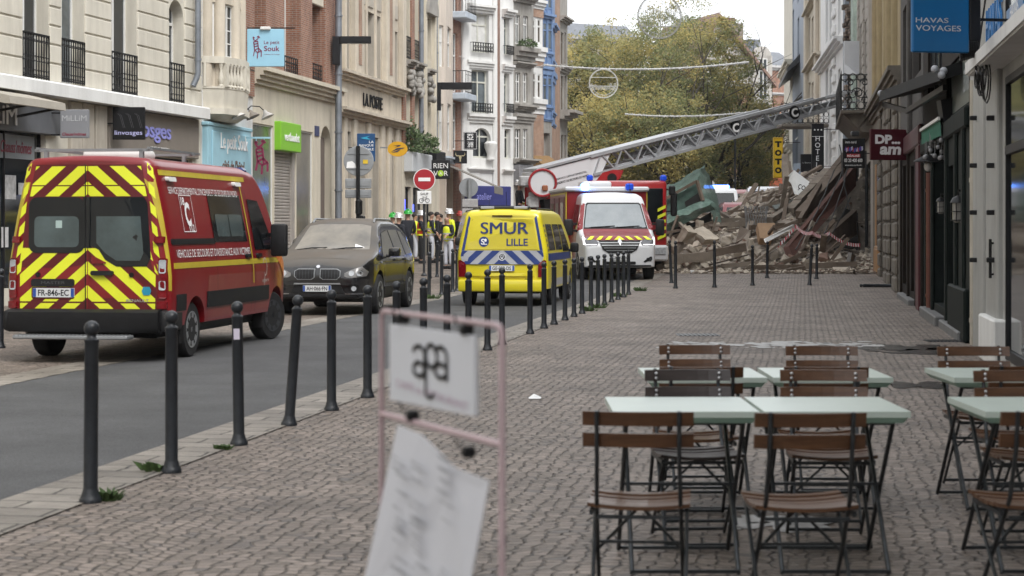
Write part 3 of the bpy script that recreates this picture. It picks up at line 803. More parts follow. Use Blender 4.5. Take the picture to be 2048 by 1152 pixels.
mb = MB(PC.T); mb.box(PC.u(629), PC.u(637), -.03, 0, PC.z(633,272), PC.z(633,252)); mb.build('street_plate', M('plate_blue', (.05,.06,.14), .4), c)
t = thing('shop_sign', 'bright green box sign reading vertbaudet in white on the cream wall', 'shop sign', PC.at(PC.u(549), 0, PC.z(570,302)))
u0, u1 = PC.u(549), PC.u(590); z0, z1 = PC.z(570,303), PC.z(570,246)
mb = MB(PC.T); mb.bbox(u0, u1, -.2, .1, z0, z1, .02); mb.build('panel', M('sign_lime', (.22,.52,.035), .45, var=.04), t)
text('lettering', 'vertbaudet', TXW, PC.M((u0+u1)/2+.05, -.203, (z0+z1)/2), t, w=(u1-u0)*.74, h=.26, ext=.015, bold=.01)
mb = MB(PC.T); u = PC.u(664)                             # cable box and cables on the wall corner
mb.bbox(u-.1, u+.1, -.2, .0, zco+.5, zco+1.15, .02); tag(mb.build('junction_box', WHT), 'white junction box above the cream cornice beside the grey drainpipe', 'junction box')
pipe('drainpipe', 'tall grey drainpipe between the brick house and the beige post office', 677, 60.4, .6, 15, .11)
def lamp(px, py, Y, label):
 p = at(px, py, Y); t = thing('street_lamp', label, 'street lamp', p, group='black L-shaped street lamps')
 mb = MB(Matrix.Translation(p)); k = Y/FPX
 mb.bbox(0, 15*k, -.1, .1, -56*k, 0, .01); mb.build('bracket', DARKP, t)
 mb = MB(Matrix.Translation(p)); mb.bbox(15*k+.002, 77*k, -.12, .12, -14*k, 0, .01); mb.build('lamp_arm', DARKP, t)
 mb = MB(Matrix.Translation(p)); mb.box(30*k, 72*k, -.08, .08, -14*k-.012, -14*k-.001); mb.build('lamp_lens', WHT, t)
lamp(665, 73, 60.2, 'larger black L-shaped lamp on the drainpipe before the post office')
lamp(867, 165, 76.5, 'smaller black L-shaped lamp on a pipe before the white bow house')

# D ---- post office
PD = Plane(f2(61.35), f2(70.7)); d = bld('post_office', 'beige stone post office with tall grouped windows and lettered frieze', PD)
LD = PD.L; zl = PD.z(740,175); zf = PD.z(740,232)
opD = [PD.op(684,698,-60,150), PD.op(719,731,18,172), PD.op(735,748,25,178), PD.op(751,761,32,183), PD.op(783,795,62,196)]
shD = [(PD.u(689), PD.u(702), .2, PD.z(695,262)), (PD.u(714), PD.u(730), .2, PD.z(722,270)), (PD.u(745), PD.u(757), .05, PD.z(751,275)), (PD.u(777), PD.u(787), .05, PD.z(782,280))]
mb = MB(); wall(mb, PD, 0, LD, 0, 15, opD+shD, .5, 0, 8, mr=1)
for px0, px1, o in ((681,683,.2),(700,717,.22),(763,779,.22),(797,803,.2)):
 mb.bbox(PD.u(px0), PD.u(px1), -o, .02, zl+.3, 15, .03, 0, PD.T)
for px in (730,748): mb.bbox(PD.u(px)+.05, PD.u(px+4)-.05, -.06, .1, zl+.3, 15, .03, 0, PD.T)
for px in (683,703,731,758,772,788): mb.bbox(PD.u(px)+.03, PD.u(px+6), -.12, .02, 0, zf-.25, .03, 0, PD.T)
mb.build('wall', [BEIGE, BEIGE2], d)
mb = MB()
for px0, px1 in ((705,711),(768,773)): mb.box(PD.u(px0), PD.u(px1), -.235, -.21, zl+.6, 15, 0, PD.T)
build_each(mb, 'brick_inlay', BRICKO, d)
mb = MB(); cornice(mb, PD, -.05, LD+.05, zl, zl+.3, .36, 3); mb.build('ledge', BEIGE, d)
mb = MB(); cornice(mb, PD, -.05, LD+.1, zf-.25, zf+.05, .40, 3); mb.build('cornice', BEIGE, d)
for o in opD: window(PD, o, d, WHT, GL, .48, 1, .7, .05)
mb = MB()
for i, px in enumerate((719,735,751,784)): mb.bbox(PD.u(px), PD.u(px+10), -.05, .02, PD.z(740,16), PD.z(740,-15), .03, 0, PD.T)
mb.build('relief_panel', BEIGE2, d)
for o in shD: glasspanel(PD, o, d, .45)
text('lettering', 'LA POSTE', TXB, PD.M((PD.u(725)+PD.u(763))/2, -.02, (zl+zf)/2+.02), d, w=PD.u(763)-PD.u(725), h=.46, ext=.03, bold=.02)
t, F, w, h = box_sign('projecting_sign', 'dark blue sign with a pale bird stripe reading LA BANQUE POSTALE', 714, 750, 267, 323, 63.0, .12, M('bank_blue', (.012,.07,.19), .4, var=.05), brk=(-.3,1))
for k, s in enumerate(('LA','BANQUE','POSTALE')): text('lettering', s, TXW, tx(F, w*(.30,.02,.03)[k], h*(.20-.13*k)), t, w=w*(.26,.8,.8)[k], h=h*.09, bold=.01)
mb = MB(F); mb.prism([(-w*.3,h*.34),(w*.25,h*.42),(w*.05,h*.36),(w*.28,h*.28),(-w*.1,h*.30)], -.008, 0); mb.build('emblem', M('bank_cyan', (.03,.35,.55), .4), t)
p = at(795, 298, 65); t = thing('projecting_sign', 'yellow oval sign with a dark blue winged arrow emblem', 'shop sign', p)
mb = MB(Matrix.Translation(p)); pr = [(.35*cos(i*pi/16), .265*sin(i*pi/16)) for i in range(32)]
mb.prism(pr, 0, .14); mb.build('panel', M('post_yellow', (.68,.36,.01), .4, var=.04), t, smooth=40)
mb = MB(Matrix.Translation(p)); B = lambda *q: mb.prism([(x,z) for x,z in q], -.012, 0)
B((-.22,-.10),(-.02,-.03),(.20,.02),(.26,.05),(-.02,.03)); B((-.10,.05),(.10,.11),(.12,.14),(-.14,.13),(.02,.115)); B((-.2,-.13),(.02,-.1),(.1,-.02),(.0,-.05))
mb.build('emblem', M('post_navy', (.02,.03,.07), .4), t)
mb = MB(Matrix.Translation(p)); mb.bar((-.35,.07,.05),(-.62,.07,.05), .05); mb.build('bracket', GRY, t)

# E ---- narrow brick and cream house with plants on its shop front
PE = Plane(f2(70.75), f2(77.4)); e = bld('brick_and_stone_house', 'narrow house with thin brick strips, cream bays and plants above its shop', PE)
zs = PE.z(828, 300)
opE = [PE.op(811,819,-60,118), PE.op(827,836,-60,125), PE.op(811,819,165,268), PE.op(827,836,170,270), PE.op(849,862,35,120), PE.op(850,862,205,285)]
shE = [(PE.u(810), PE.u(822), .05, 3.2), (PE.u(826), PE.u(846), .05, 3.2), (PE.u(850), PE.u(863), .3, 3.0)]
mb = MB(); wall(mb, PE, 0, PE.L, 0, 15, opE+shE, .45, 0, 8)
mb.bbox(PE.u(845), PE.u(848), -.15, .02, zs, 15, .02, 0, PE.T); mb.bbox(PE.u(864), PE.u(867), -.15, .02, zs, 15, .02, 0, PE.T)
mb.build('wall', CREAM2, e)
mb = MB()
for px0, px1 in ((803,809),(820,826),(837,841)): mb.box(PE.u(px0), PE.u(px1), -.07, .02, zs, 15, 0, PE.T)
build_each(mb, 'brick_strip', BRICK, e)
mb = MB()
for px, py in ((811,132),(827,138),(849,150)):
 u = PE.u(px); z = PE.z(px, py)
 cornice(mb, PE, u-.1, u+1.0, z, z+.25, .35)
 for k in range(14): mb.sph((u+.15+random.random()*.7, -.12-random.random()*.1, z-.15-random.random()*.9), .10+.07*random.random(), n=10, T=PE.T)
u = PE.u(855); z = PE.z(855, 30)
mb.prism([(u-.9,z),(u+.9,z),(u+.9,z+.3),(u,z+1.3),(u-.9,z+.3)], -.28, .02, 0, PE.T)
build_each(mb, 'carved_console', GSTONE, e, 50)
for o in opE: window(PE, o, e, WHT, GL, .42, 1, .72, .06)
mb = MB()
for o in opE[:2]: railing(mb, o[0], o[1], o[2], o[2]+.85, -.05, 5, PE.T)
mb.build('balcony_railing', BLK, e)
for o in shE: glasspanel(PE, o, e, .2)
mb = MB(PE.T); mb.bbox(PE.u(808), PE.u(848), -.35, .02, PE.z(828,346), PE.z(828,307), .03); mb.build('fascia', M('pale_fascia', (.50,.52,.54), .5, var=.05), e)
mb = MB(PE.T); mb.bbox(PE.u(848.5), PE.u(868), -.5, .02, PE.z(858,330), PE.z(858,303), .03); mb.build('fascia', DARKP, e)
BLUL = M('blue_led', (.05,.08,1.0), .4, emit=3.)
mb = MB(PE.T)
for i in range(6): mb.box(PE.u(822+i*2), PE.u(822+i*2)+.05, .1, .12, 2.25, 2.25+.12+.08*(i%3))
mb.box(PE.u(809.5), PE.u(809.5)+.08, .0, .02, 2.2, 2.7)
mb.build('blue_lights', BLUL, e)
LEAF_D = M('plant_leaf', (.035,.06,.022), .6, col2=(.08,.12,.04), scale=6)
def plant(p, rx, rz, n, seed, label, name='potted_plant', mat=None):
 rnd = random.Random(seed); mb = MB()
 for i in range(n):
  a = rnd.random()*2*pi; q = rnd.random()**.5
  c0 = Vector((p.x+rx*q*cos(a), p.y+rx*q*sin(a), p.z+rz*rnd.random()*(1.1-q*.6)))
  s = .05+.09*rnd.random(); d1 = Vector((rnd.gauss(0,1),rnd.gauss(0,1),rnd.gauss(0,.6))).normalized()*s; d2 = d1.orthogonal().normalized()*s*.45
  mb.add([c0-d1, c0+d2, c0+d1, c0-d2], [(0,1,2,3)])
 for i in range(8):
  a = rnd.random()*2*pi; mb.tube([(p.x,p.y,p.z),(p.x+rx*.6*cos(a),p.y+rx*.6*sin(a),p.z+rz*.8)], .008, 4)
 return tag(mb.build(name, mat or LEAF_D, recalc=False), label, 'plant', 'plants above the shop front')
zz = PE.z(828,305)
plant(PE.at(PE.u(811), -.2, zz), .4, 1.3, 420, 1, 'tall green plant at the left end above the pale shop fascia')
plant(PE.at(PE.u(831), -.2, zz), .75, .95, 600, 2, 'wide bushy plant with drooping leaves above the pale shop fascia')
pipe('drainpipe', 'blue grey drainpipe running down between thin brick strips', 842.5, 73.6, PE.z(842,270), 15, .1)
pipe('drainpipe', 'grey pipe carrying the smaller black L-shaped lamp', 869.5, 76.6, PE.z(868,305), 15, .13)

# F..K ---- the houses beyond, their bays turned to the camera
def PP(px0, Y0, px1, Y1): return Plane(((px0-CX)/FPX*Y0, Y0), ((px1-CX)/FPX*Y1, Y1))
PINKST = M('pale_pink_stone', (.60,.53,.46), .8, var=.06, scale=1, stain=.3)
F1 = PP(868,77.4,892,78.2); F2 = PP(892,78.2,906,81.0); F3 = PP(905,81.2,922,82.6)
f = bld('bow_house', 'pale pinkish house with a white framed bow and small iron balconies', F1)
o1 = [F1.op(872,887,50,133), F1.op(873,887,207,300), F1.op(872,887,-80,-5)]
o2 = [F2.op(895,902,55,135), F2.op(895,902,208,302)]
o3 = [F3.op(906,914,66,185), F3.op(906,914,205,300), F3.op(906,914,-60,30)]
mb = MB(); zs = F1.z(880,312)
wall(mb, F1, 0, F1.L, zs, 16, o1, .18, 0, 0); wall(mb, F2, 0, F2.L, zs, 16, o2, .18, 0, 7)
wall(mb, F1, 0, F1.L, 0, zs, [(.05,F1.L-.03,.1,zs-.6)], .3, 0, 0); wall(mb, F2, 0, F2.L, 0, zs, [(.2,F2.L-.2,.1,zs-.6)], .3, 0, 0)
mb.build('bow_wall', PINKST, f)
mb = MB(); wall(mb, F3, 0, F3.L, 0, 16, o3, .2, 0, 7); mb.build('side_wall', BRICK, f)
for p_, oo in ((F1,o1),(F2,o2),(F3,o3)):
 for o in oo: window(p_, o, f, WHT, GLL, .16, 1, .62, .06, curtain=[(.03,.95)] if p_ is F1 else None)
for py in (27, 188):
 mb = MB(); z = F3.z(912, py); mb.bbox(-.3, F3.L+.1, -.7, .1, z-.3, z, .04, 0, F3.T); mb.build('balcony_slab', M('pale_blue_grey', (.42,.47,.53), .6), f)
 mb = MB(); railing(mb, -.3, F3.L, z, z+.95, -.68, 7, F3.T, scroll=False)
 for k in range(5): mb.bar((-.3,-.68+.15*k,z),(-.3,-.68+.15*k,z+.95), .018, T=F3.T)
 mb.bar((-.3,-.68,z+.95),(-.3,0,z+.95), .03, T=F3.T)
 mb.build('balcony_railing', BLK, f)
mb = MB(); cornice(mb, F1, -.1, F1.L+.1, zs-.25, zs, .25); cornice(mb, F2, -.1, F2.L, zs-.25, zs, .25); mb.build('ledge', M('pale_blue_grey', (.4,.4,.4)), f)

G1 = PP(922,82.7,993,84.2); G2 = PP(993,84.2,1000,88); G3 = PP(1000,88,1027,89)
g = bld('white_bow_house', 'tall white stucco house with a bow of barred windows and brick strip', G1)
og = [G1.op(943,978,28,105), G1.op(943,977,140,226), G1.op(946,982,256,316)+('arch',), G1.op(943,978,-90,-10)]
og3 = [G3.op(1008,1019,35,110), G3.op(1008,1019,147,226), G3.op(1009,1021,258,318)]
mb = MB(); wall(mb, G1, 0, G1.L, 0, 17, og, .3, 0, 0); wall(mb, G3, 0, G3.L, 0, 17, og3, .3, 0, 7)
for py0, py1, ou in ((122,137,.22),(228,246,.28),(10,26,.35),(336,345,.2)):
 for p_ in (G1, G3): cornice(mb, p_, p_.L*.12, p_.L*.88, p_.z(960,py1), p_.z(960,py0), ou)
mb.bbox(0, G1.L*.2, -.12, .02, 0, 17, .04, 0, G1.T); mb.bbox(G1.L*.88, G1.L, -.1, .02, 0, 17, .04, 0, G1.T)
u = G1.u(977); z = G1.z(960,300)
mb.lathe([(.05,-.5),(.2,-.42),(.16,-.2),(.28,.1),(.30,.3),(.2,.4)], (u,-.15,z), 10, 0, G1.T)
mb.lathe([(.34,-.04),(.36,0),(.34,.04)], (G1.u(948),-.0,G1.z(948,349)), 18, 0, G1.T, axis='y')
mb.build('wall', WSTONE, g, smooth=35)
mb = MB(); wall(mb, G2, 0, G2.L, 0, 17, (), .1, 0, 0); mb.build('brick_strip', BRICK, g)
for p_, oo in ((G1,og),(G3,og3)):
 for i, o in enumerate(oo):
  window(p_, o, g, M('ivory_paint', (.55,.55,.49), .5), GLL if i < 2 else GL, .26, 2 if p_ is G1 else 1, .72, .06, curtain=[(.05,.48),(.52,.95)] if (p_ is G1 and i == 0) else None)
  if i < 2:
   mb = MB(); railing(mb, o[0]-.08, o[1]+.08, o[2], o[2]+.42, -.2, 8, p_.T, .014)
   for uu in (o[0]-.08, o[1]+.08): mb.bar((uu,-.2,o[2]+.42),(uu,0,o[2]+.42), .025, T=p_.T)
   mb.build('balcony_railing', BLK, g)
mb = MB(); mb.bbox(.1, G1.L+.6, -.35, .02, G1.z(960,412), G1.z(960,372), .03, 0, G1.T); fs = mb.build('fascia', M('deep_blue_fascia', (.03,.035,.16), .5), g)
text('lettering', 'atelier', M('violet_letters', (.3,.3,.7)), G1.M(G1.L*.5, -.36, G1.z(960,393)), fs, w=.9, h=.3)
H1 = PP(1027,89,1063,90.3); H2 = PP(1063,90.3,1067,94)
hh = bld('grey_stone_house', 'grey weathered stone house with stacked bays and a flowered balcony', H1)
oh = [H1.op(1023+8,1041,145,205), H1.op(1022+8,1041,258,318), H1.op(1030,1040,30,88), H1.op(1046,1056,32,90), H1.op(1046,1055,146,205), H1.op(1046,1055,258,318)]
mb = MB(); wall(mb, H1, 0, H1.L, 0, 17, oh, .2, 0, 0); wall(mb, H2, 0, H2.L, 0, 17, (), .1, 0, 7)
for py0, py1, ou in ((96,122,.5),(125,134,.3),(210,222,.4),(228,246,.25),(318,328,.55),(-10,6,.5)): cornice(mb, H1, -.05, H1.L+.1, H1.z(1045,py1), H1.z(1045,py0), ou)
mb.build('wall', GSTONE, hh)
for o in oh: window(H1, o, hh, WHT, GL, .16, 2, .7, .05)
mb = MB(); mb.bbox(0, H1.L*.8, -.35, .02, H1.z(1045,372), H1.z(1045,330), .03, 0, H1.T); mb.build('fascia', M('grey_carved', (.2,.2,.21), .7, var=.2, scale=8), hh)
plant(H1.at(H1.u(1040), -.4, H1.z(1040,95)), .5, .45, 160, 5, 'small flowering plant on the grey stone balcony', 'balcony_plant')
I1 = PP(1060,94,1085,95); I2 = PP(1085,95,1090,99)
ii = bld('white_oriel_house', 'house with a white oriel and orange brick bands before the blue oriel', I1)
oi = [I1.op(1060.5,1071,38,86), I1.op(1062,1072,145,197)]
oi2 = [I1.op(1075,1082,38,88), I1.op(1075,1082,148,198)]
mb = MB(); wall(mb, I1, 0, I1.L, 0, 17, oi+oi2, .12, 0, 0)
for py0, py1, ou in ((94,122,.3),(198,228,.3),(0,18,.3)): cornice(mb, I1, -.05, I1.L+.05, I1.z(1072,py1), I1.z(1072,py0), ou)
mb.build('oriel_wall', WSTONE, ii)
mb = MB()
for py0, py1 in ((18,34),(122,132),(228,312)): mb.box(-.02, I1.L+.02, -.06, .05, I1.z(1072,py1), I1.z(1072,py0), 0, I1.T)
wall(mb, I2, 0, I2.L, 0, 17, (), .1, 0, 6)
mb.build('brick_band', BRICKO, ii)
for o in oi+oi2: window(I1, o, ii, WHT, M('brown_glass', (.07,.05,.04), .1, var=.4), .1, 1, .7, .07)
mb = MB(); mb.extr([(0,I1.z(1072,310)),(-1.0,I1.z(1072,334)),(-1.0,I1.z(1072,352)),(0,I1.z(1072,352))], -.1, I1.L+.6, 0, I1.T); mb.build('awning', M('ochre_awning', (.22,.13,.05), .8), ii)
J1 = PP(1083,95.4,1104,96.4); J2 = PP(1104,96.4,1110,99)
jj = bld('blue_oriel_house', 'tall oriel of blue painted wood between white and orange houses', J1)
mb = MB()
oj = [J1.op(1084,1093,45,100), J1.op(1095,1103,45,100), J1.op(1084,1093,155,212), J1.op(1095,1103,155,212), J1.op(1084,1093,-60,18), J1.op(1095,1103,-60,18)]
zo = J1.z(1094, 243)
wall(mb, J1, 0, J1.L, zo, 17, oj, .06, 0, 0); wall(mb, J2, 0, J2.L, zo, 17, (), .06, 0, 5)
for py0, py1, ou in ((28,38,.25),(104,112,.12),(128,150,.14),(212,220,.12),(236,243,.1)):
 for p_ in (J1, J2): cornice(mb, p_, -.05, p_.L+.05, p_.z(1094,py1), p_.z(1094,py0), ou, 2)
for uu in (0, J1.L*.46, J1.L*.9): mb.box(uu, uu+.09, -.06, .01, zo, 17, 0, J1.T)
mb.build('oriel', BLUEO, jj)
for o in oj: window(J1, o, jj, BLUEO, GLL, .05, 1, .72, .05)
mb = MB(); wall(mb, J1, -.5, J1.L, 0, zo, [(.2,J1.L-.2,.1,zo-.6)], .3, 0, 6); mb.build('ground_wall', GSTONE, jj)
K1 = PP(1104,99.5,1120,104); K2 = PP(1119,104,1135,106.5)
kk = bld('orange_brick_house', 'orange brick house with grey stone window bays ending the left row', K1)
ok = [K2.op(1122,1127,65,130), K2.op(1129,1133,65,130), K2.op(1122,1127,152,222), K2.op(1129,1133,152,222), K2.op(1122,1127,270,320), K2.op(1129,1133,270,320)]
mb = MB(); wall(mb, K1, 0, K1.L, 0, 18, (), .1, 0, 0); mb.build('brick_wall', BRICKO, kk)
mb = MB(); wall(mb, K2, 0, K2.L, 0, 18, ok, .2, 0, 8)
for py0, py1, ou in ((36,46,.4),(132,146,.3),(222,240,.9),(318,328,.9)): cornice(mb, K2, -.1, K2.L+.1, K2.z(1127,py1), K2.z(1127,py0), ou)
mb.build('stone_bay', GSTONE, kk)
for o in ok: window(K2, o, kk, M('brown_wood', (.14,.10,.07), .6), GL, .16, 1, .7, .06)

# shop signs further down
t, F_, w, h = box_sign('projecting_sign', 'black sign reading RIEN A VOIR with a lime green dot', 863, 900, 320, 358, 70.5, .15, DARKP, brk=(-.3,1))
F = F_
text('lettering', 'RIEN', TXW, tx(F, 0, h*.2), t, w=w*.78, h=h*.26); text('lettering', 'V  IR', TXW, tx(F, 0, -h*.2), t, w=w*.78, h=h*.26)
mb = MB(F @ Matrix.Translation((0,0,-h*.2))); mb.prism([(h*.16*cos(i*pi/10), h*.16*sin(i*pi/10)) for i in range(20)], -.006, 0); dd = mb.build('dot', M('lime_dot', (.40,.62,.04), .4), t)
text('lettering', 'A', TXW, tx(F, 0, -h*.2, -.008), t, h=h*.16, ext=.002)
t, F, w, h = box_sign('projecting_sign', 'black sign with a pale horned cattle skull', 907, 934, 301, 327, 79.5, .1, DARKP, brk=(-.25,1))
mb = MB(F); q = h
mb.prism([(-.08*q,.12*q),(.08*q,.12*q),(.11*q,.0),(.05*q,-.2*q),(.05*q,-.36*q),(-.05*q,-.36*q),(-.05*q,-.2*q),(-.11*q,0)], -.008, 0)
mb.tube([(-.1*q,-.004,.1*q),(-.26*q,-.004,.08*q),(-.36*q,-.004,.2*q),(-.34*q,-.004,.34*q)], [.04*q,.04*q,.03*q,.01*q], 6); mb.tube([(.1*q,-.004,.1*q),(.26*q,-.004,.08*q),(.36*q,-.004,.2*q),(.34*q,-.004,.34*q)], [.04*q,.04*q,.03*q,.01*q], 6)
mb.build('emblem', M('bone_gold', (.42,.36,.22), .5), t)
t, F, w, h = box_sign('projecting_sign', 'black upright sign with two white Chinese characters and white border', 927, 954, 264, 299, 80.5, .2, DARKP, brk=(-.4,1))
text('lettering', '亞', TXW, tx(F, 0, h*.22), t, h=h*.34, bold=.01); text('lettering', '洲', TXW, tx(F, 0, -h*.22), t, h=h*.34, bold=.01)
mb = MB(F)
for a_, b_ in (((-.46*w,-.47*h),(.46*w,-.47*h)),((.46*w,-.47*h),(.46*w,.47*h)),((.46*w,.47*h),(-.46*w,.47*h)),((-.46*w,.47*h),(-.46*w,-.47*h))): mb.bar((a_[0],-.003,a_[1]),(b_[0],-.003,b_[1]), .012, .012)
mb.build('border', TXW, t)
pq = F1.at(F1.L*.6, 0, F1.z(885,322))
t = thing('awning', 'grey beige folding awning with scalloped edge below the bow house', 'awning', pq)
mb = MB(F2.T); z = F2.z(900,330); mb.extr([(0,z),(-2.1,z-.95),(-2.1,z-1.25),(-2.06,z-1.25),(-2.06,z-.97),(0,z-.05)], -.2, F2.L+1.2); mb.build('canopy', M('awning_grey', (.20,.185,.165), .85), t)

# ------------------------------------------------------------------ road signs
SGRY = M('sign_back_grey', (.27,.28,.29), .5, metal=.3, var=.1, scale=4)
def disc(mb, c, r, d, m=0, n=28): mb.lathe([(r,0),(r,d)], c, n, m, axis='y')
def post(mb, p, z0, z1, r): mb.cyl((p.x,p.y,z0),(p.x,p.y,z1), r, n=10)
Yp = 42.; p = at(716, HY, Yp); t = thing('road_sign', 'grey back of a round road sign with plates below on a black post', 'road sign', (p.x, Yp, 0))
mb = MB(); post(mb, p, 0, at(0,292,Yp).z, .045); mb.build('post', BLK, t)
c0 = at(717, 322, Yp)
mb = MB(); disc(mb, (c0.x, Yp+.06, c0.z), .33, .02); mb.lathe([(.33,0),(.345,.005),(.345,.03),(.33,.03)], (c0.x, Yp+.05, c0.z), 28, axis='y')
for dz in (.17,-.17): mb.bar((c0.x-.24,Yp+.05,c0.z+dz),(c0.x+.24,Yp+.05,c0.z+dz), .03, .03)
mb.build('sign_back', SGRY, t)
mb = MB(); mb.box(c0.x+.10, c0.x+.21, Yp+.036, Yp+.044, c0.z-.06, c0.z+.03); mb.build('sticker', M('sticker_yellow', (.65,.45,.03), .5), t)
mb = MB(); mb.prism([(c0.x-.28,c0.z-.16),(c0.x-.05,c0.z-.18),(c0.x-.08,c0.z-.06),(c0.x-.15,c0.z),(c0.x-.26,c0.z-.02)], Yp+.036, Yp+.044); mb.build('sticker', TXW, t)
for py0, py1 in ((357,377),(379,396)):
 z0, z1 = at(0,py1,Yp).z, at(0,py0,Yp).z
 mb = MB(); mb.bbox(c0.x-.31, c0.x+.29, Yp+.05, Yp+.08, z0, z1, .02); mb.bbox(c0.x-.27, c0.x+.25, Yp+.04, Yp+.052, z0+.05, z1-.04, .01); mb.build('plate', SGRY, t)
mb = MB(); z0, z1 = at(0,432,Yp).z, at(0,397,Yp).z
mb.bbox(c0.x-.07, c0.x+.09, Yp-.08, Yp+.05, z0, z1, .06); mb.build('signal_box', BLK, t)
Yp = 54.; p = gp(848, 552); Yp = p.y; c0 = at(849, 359, Yp)
t = thing('road_sign', 'red no entry sign with a white SAUF bicycle plate on a thin grey post', 'road sign', p)
mb = MB(); post(mb, p, p.z, c0.z+.2, .035); mb.lathe([(.09,0),(.09,.03),(.05,.08),(.036,.1)], p, 12); mb.build('post', DGR, t)
k = Yp/FPX
mb = MB(); disc(mb, (c0.x, Yp-.08, c0.z), 22*k, .03); mb.build('sign_face', TXW, t)
mb = MB(); disc(mb, (c0.x, Yp-.085, c0.z), 20.5*k, .02); mb.build('red_field', M('traffic_red', (.36,.012,.022), .4, var=.04), t)
mb = MB(); mb.box(c0.x-12*k, c0.x+12*k, Yp-.095, Yp-.08, c0.z-3.6*k, c0.z+3.6*k); mb.build('white_bar', TXW, t)
zz0, zz1 = at(0,408,Yp).z, at(0,382,Yp).z
mb = MB(); mb.bbox(c0.x-14.5*k, c0.x+14*k, Yp-.08, Yp-.05, zz0, zz1, .01); pb = mb.build('plate', TXW, t)
text('lettering', 'SAUF', TXB, Matrix.Translation((c0.x, Yp-.082, zz1-6*k)), pb, h=5*k, ext=.002, bold=.01)
mb = MB(Matrix.Translation((c0.x, Yp-.084, zz0+7*k)))
for x in (-6, 6): mb.tube([(x*k+4.*k*cos(i*pi/8),0,4.*k*sin(i*pi/8)) for i in range(16)], .45*k, 5, closed=True)
for a_, b_ in (((-6,0),(-3,6)),((-3,6),(4,6)),((4,6),(6,0)),((-3,6),(0,0)),((0,0),(4,6)),((-6,0),(0,0)),((-4,8),(-1,8)),((4,6),(4,8.5)),((3,8.5),(6,8.5))): mb.bar((a_[0]*k,0,a_[1]*k),(b_[0]*k,0,b_[1]*k), .8*k, .006)
mb.build('bicycle_pictogram', TXB, t)
Yp = 58; c0 = at(937, 375, Yp); t = thing('road_sign', 'grey round sign back with two plates beside the yellow van roof', 'road sign', (c0.x+.04, Yp, gz(Yp)))
mb = MB(); post(mb, Vector((c0.x+.03,Yp,0)), gz(Yp), c0.z+.25, .06); mb.build('post', SGRY, t)
mb = MB(); disc(mb, (c0.x, Yp+.08, c0.z), .30, .03); mb.build('sign_back', SGRY, t)
mb = MB(); mb.bbox(c0.x-.2, c0.x+.3, Yp-.1, Yp-.07, c0.z-.62, c0.z-.36, .02); mb.build('plate', M('pale_plate', (.35,.34,.34), .5, var=.2, scale=9), t)
mb = MB(); mb.bbox(c0.x-.2, c0.x+.3, Yp-.1, Yp-.07, c0.z-.92, c0.z-.66, .02); mb.build('plate', M('pale_plate', (.35,.34,.34)), t)
# ------------------------------------------------------------------ right-hand buildings
fr = line(.1574, 2.3)
PALE = M('pale_grey_paint', (.33,.33,.315), .6, var=.08, scale=2, stain=.3)
PGRN = M('dark_green_paint', (.006,.010,.009), .7, var=.3, scale=4, spec=.15)
BRWN = M('dark_brown_paint', (.014,.010,.008), .7, var=.3, scale=4, spec=.15)
MARO = M('maroon_paint', (.062,.006,.012), .45, var=.1, scale=3)
OCHRE = M('ochre_stone', (.32,.255,.145), .85, var=.14, scale=2, stain=.5, bump=.2)
RSTONE = M('rusticated_stone', (.15,.132,.11), .85, var=.25, scale=3, stain=.5, bump=.3)
COPPER = M('rust_red_pipe', (.14,.045,.028), .5, var=.2)
WOODL = M('pale_wood_door', (.33,.19,.09), .55, var=.2, scale=2, stretch=(6,6,.6))
NAVY = M('black_glass', (.006,.007,.008), .15, spec=.35)

P1 = Plane(fr(25.5), fr(-30)); P1E = 13.4; r1 = bld('travel_agency', 'pale grey shop front with tall glass door at the right edge', P1)
o1 = [(P1.u(2013), P1E-.2, .12, 3.3), (P1.u(2013), P1E-.2, 3.95, 6.2)]
mb = MB(); wall(mb, P1, 0, P1.L, -.1, 12, o1, .22, 0, 8)
mb.bbox(P1.u(1955), P1.u(1976), -.06, .02, 0, 3.5, .02, 0, P1.T)
mb.bbox(P1.u(1981), P1.u(2005), -.06, .02, .35, 3.5, .02, 0, P1.T)
mb.build('wall', PALE, r1)
mb = MB(); mb.box(-42, 2, -44, -38, 0, 13); mb.build('reflection_blocker', PALE, r1)  # unseen block added behind the camera to darken reflections in vehicle glass
mb = MB(); mb.bbox(P1.u(1980), P1.u(2012), -.14, .02, 0, .55, .02, 0, P1.T); mb.build('plinth', WSTONE, r1)
mb = MB()
for px in (1963, 1999):
 for py in (236,331,425,520): mb.bbox(P1.u(px)-.03, P1.u(px)+.03, -.15, -.02, P1.z(px,py)-.03, P1.z(px,py)+.03, .01, 0, P1.T)
build_each(mb, 'fixing', BLK, r1)
w = window(P1, o1[0], r1, DARKP, GL, .06, 4, .74, .08, name='shop_window')
mb = MB(P1.T); u = P1.u(1998); mb.tube([(u,-.10,P1.z(1996,478)),(u,-.10,P1.z(1996,556))], .018, 8)
for py in (486,548): mb.cyl((u,-.1,P1.z(1996,py)),(u,0,P1.z(1996,py)), .012)
mb.build('door_handle', BLK, r1)
window(P1, o1[1], r1, DARKP, GLL, .06, 3, None, .06)
c_u = P1.u(1965)
mb = MB(P1.T)
mb.box(P1.u(1986), P1E, -.30, .03, 3.44, 3.5); mb.box(P1.u(1986), P1E, -.33, -.27, 3.46, 3.60)
mb.build('canopy', WSTONE, r1)
text('lettering', 'HAVAS', M('letter_blue', (.02,.16,.42), .4), P1.M(P1.u(1992), -.01, P1.z(1990,42)), r1, w=P1.u(2004)-P1.u(1975), h=.42, ext=.03)
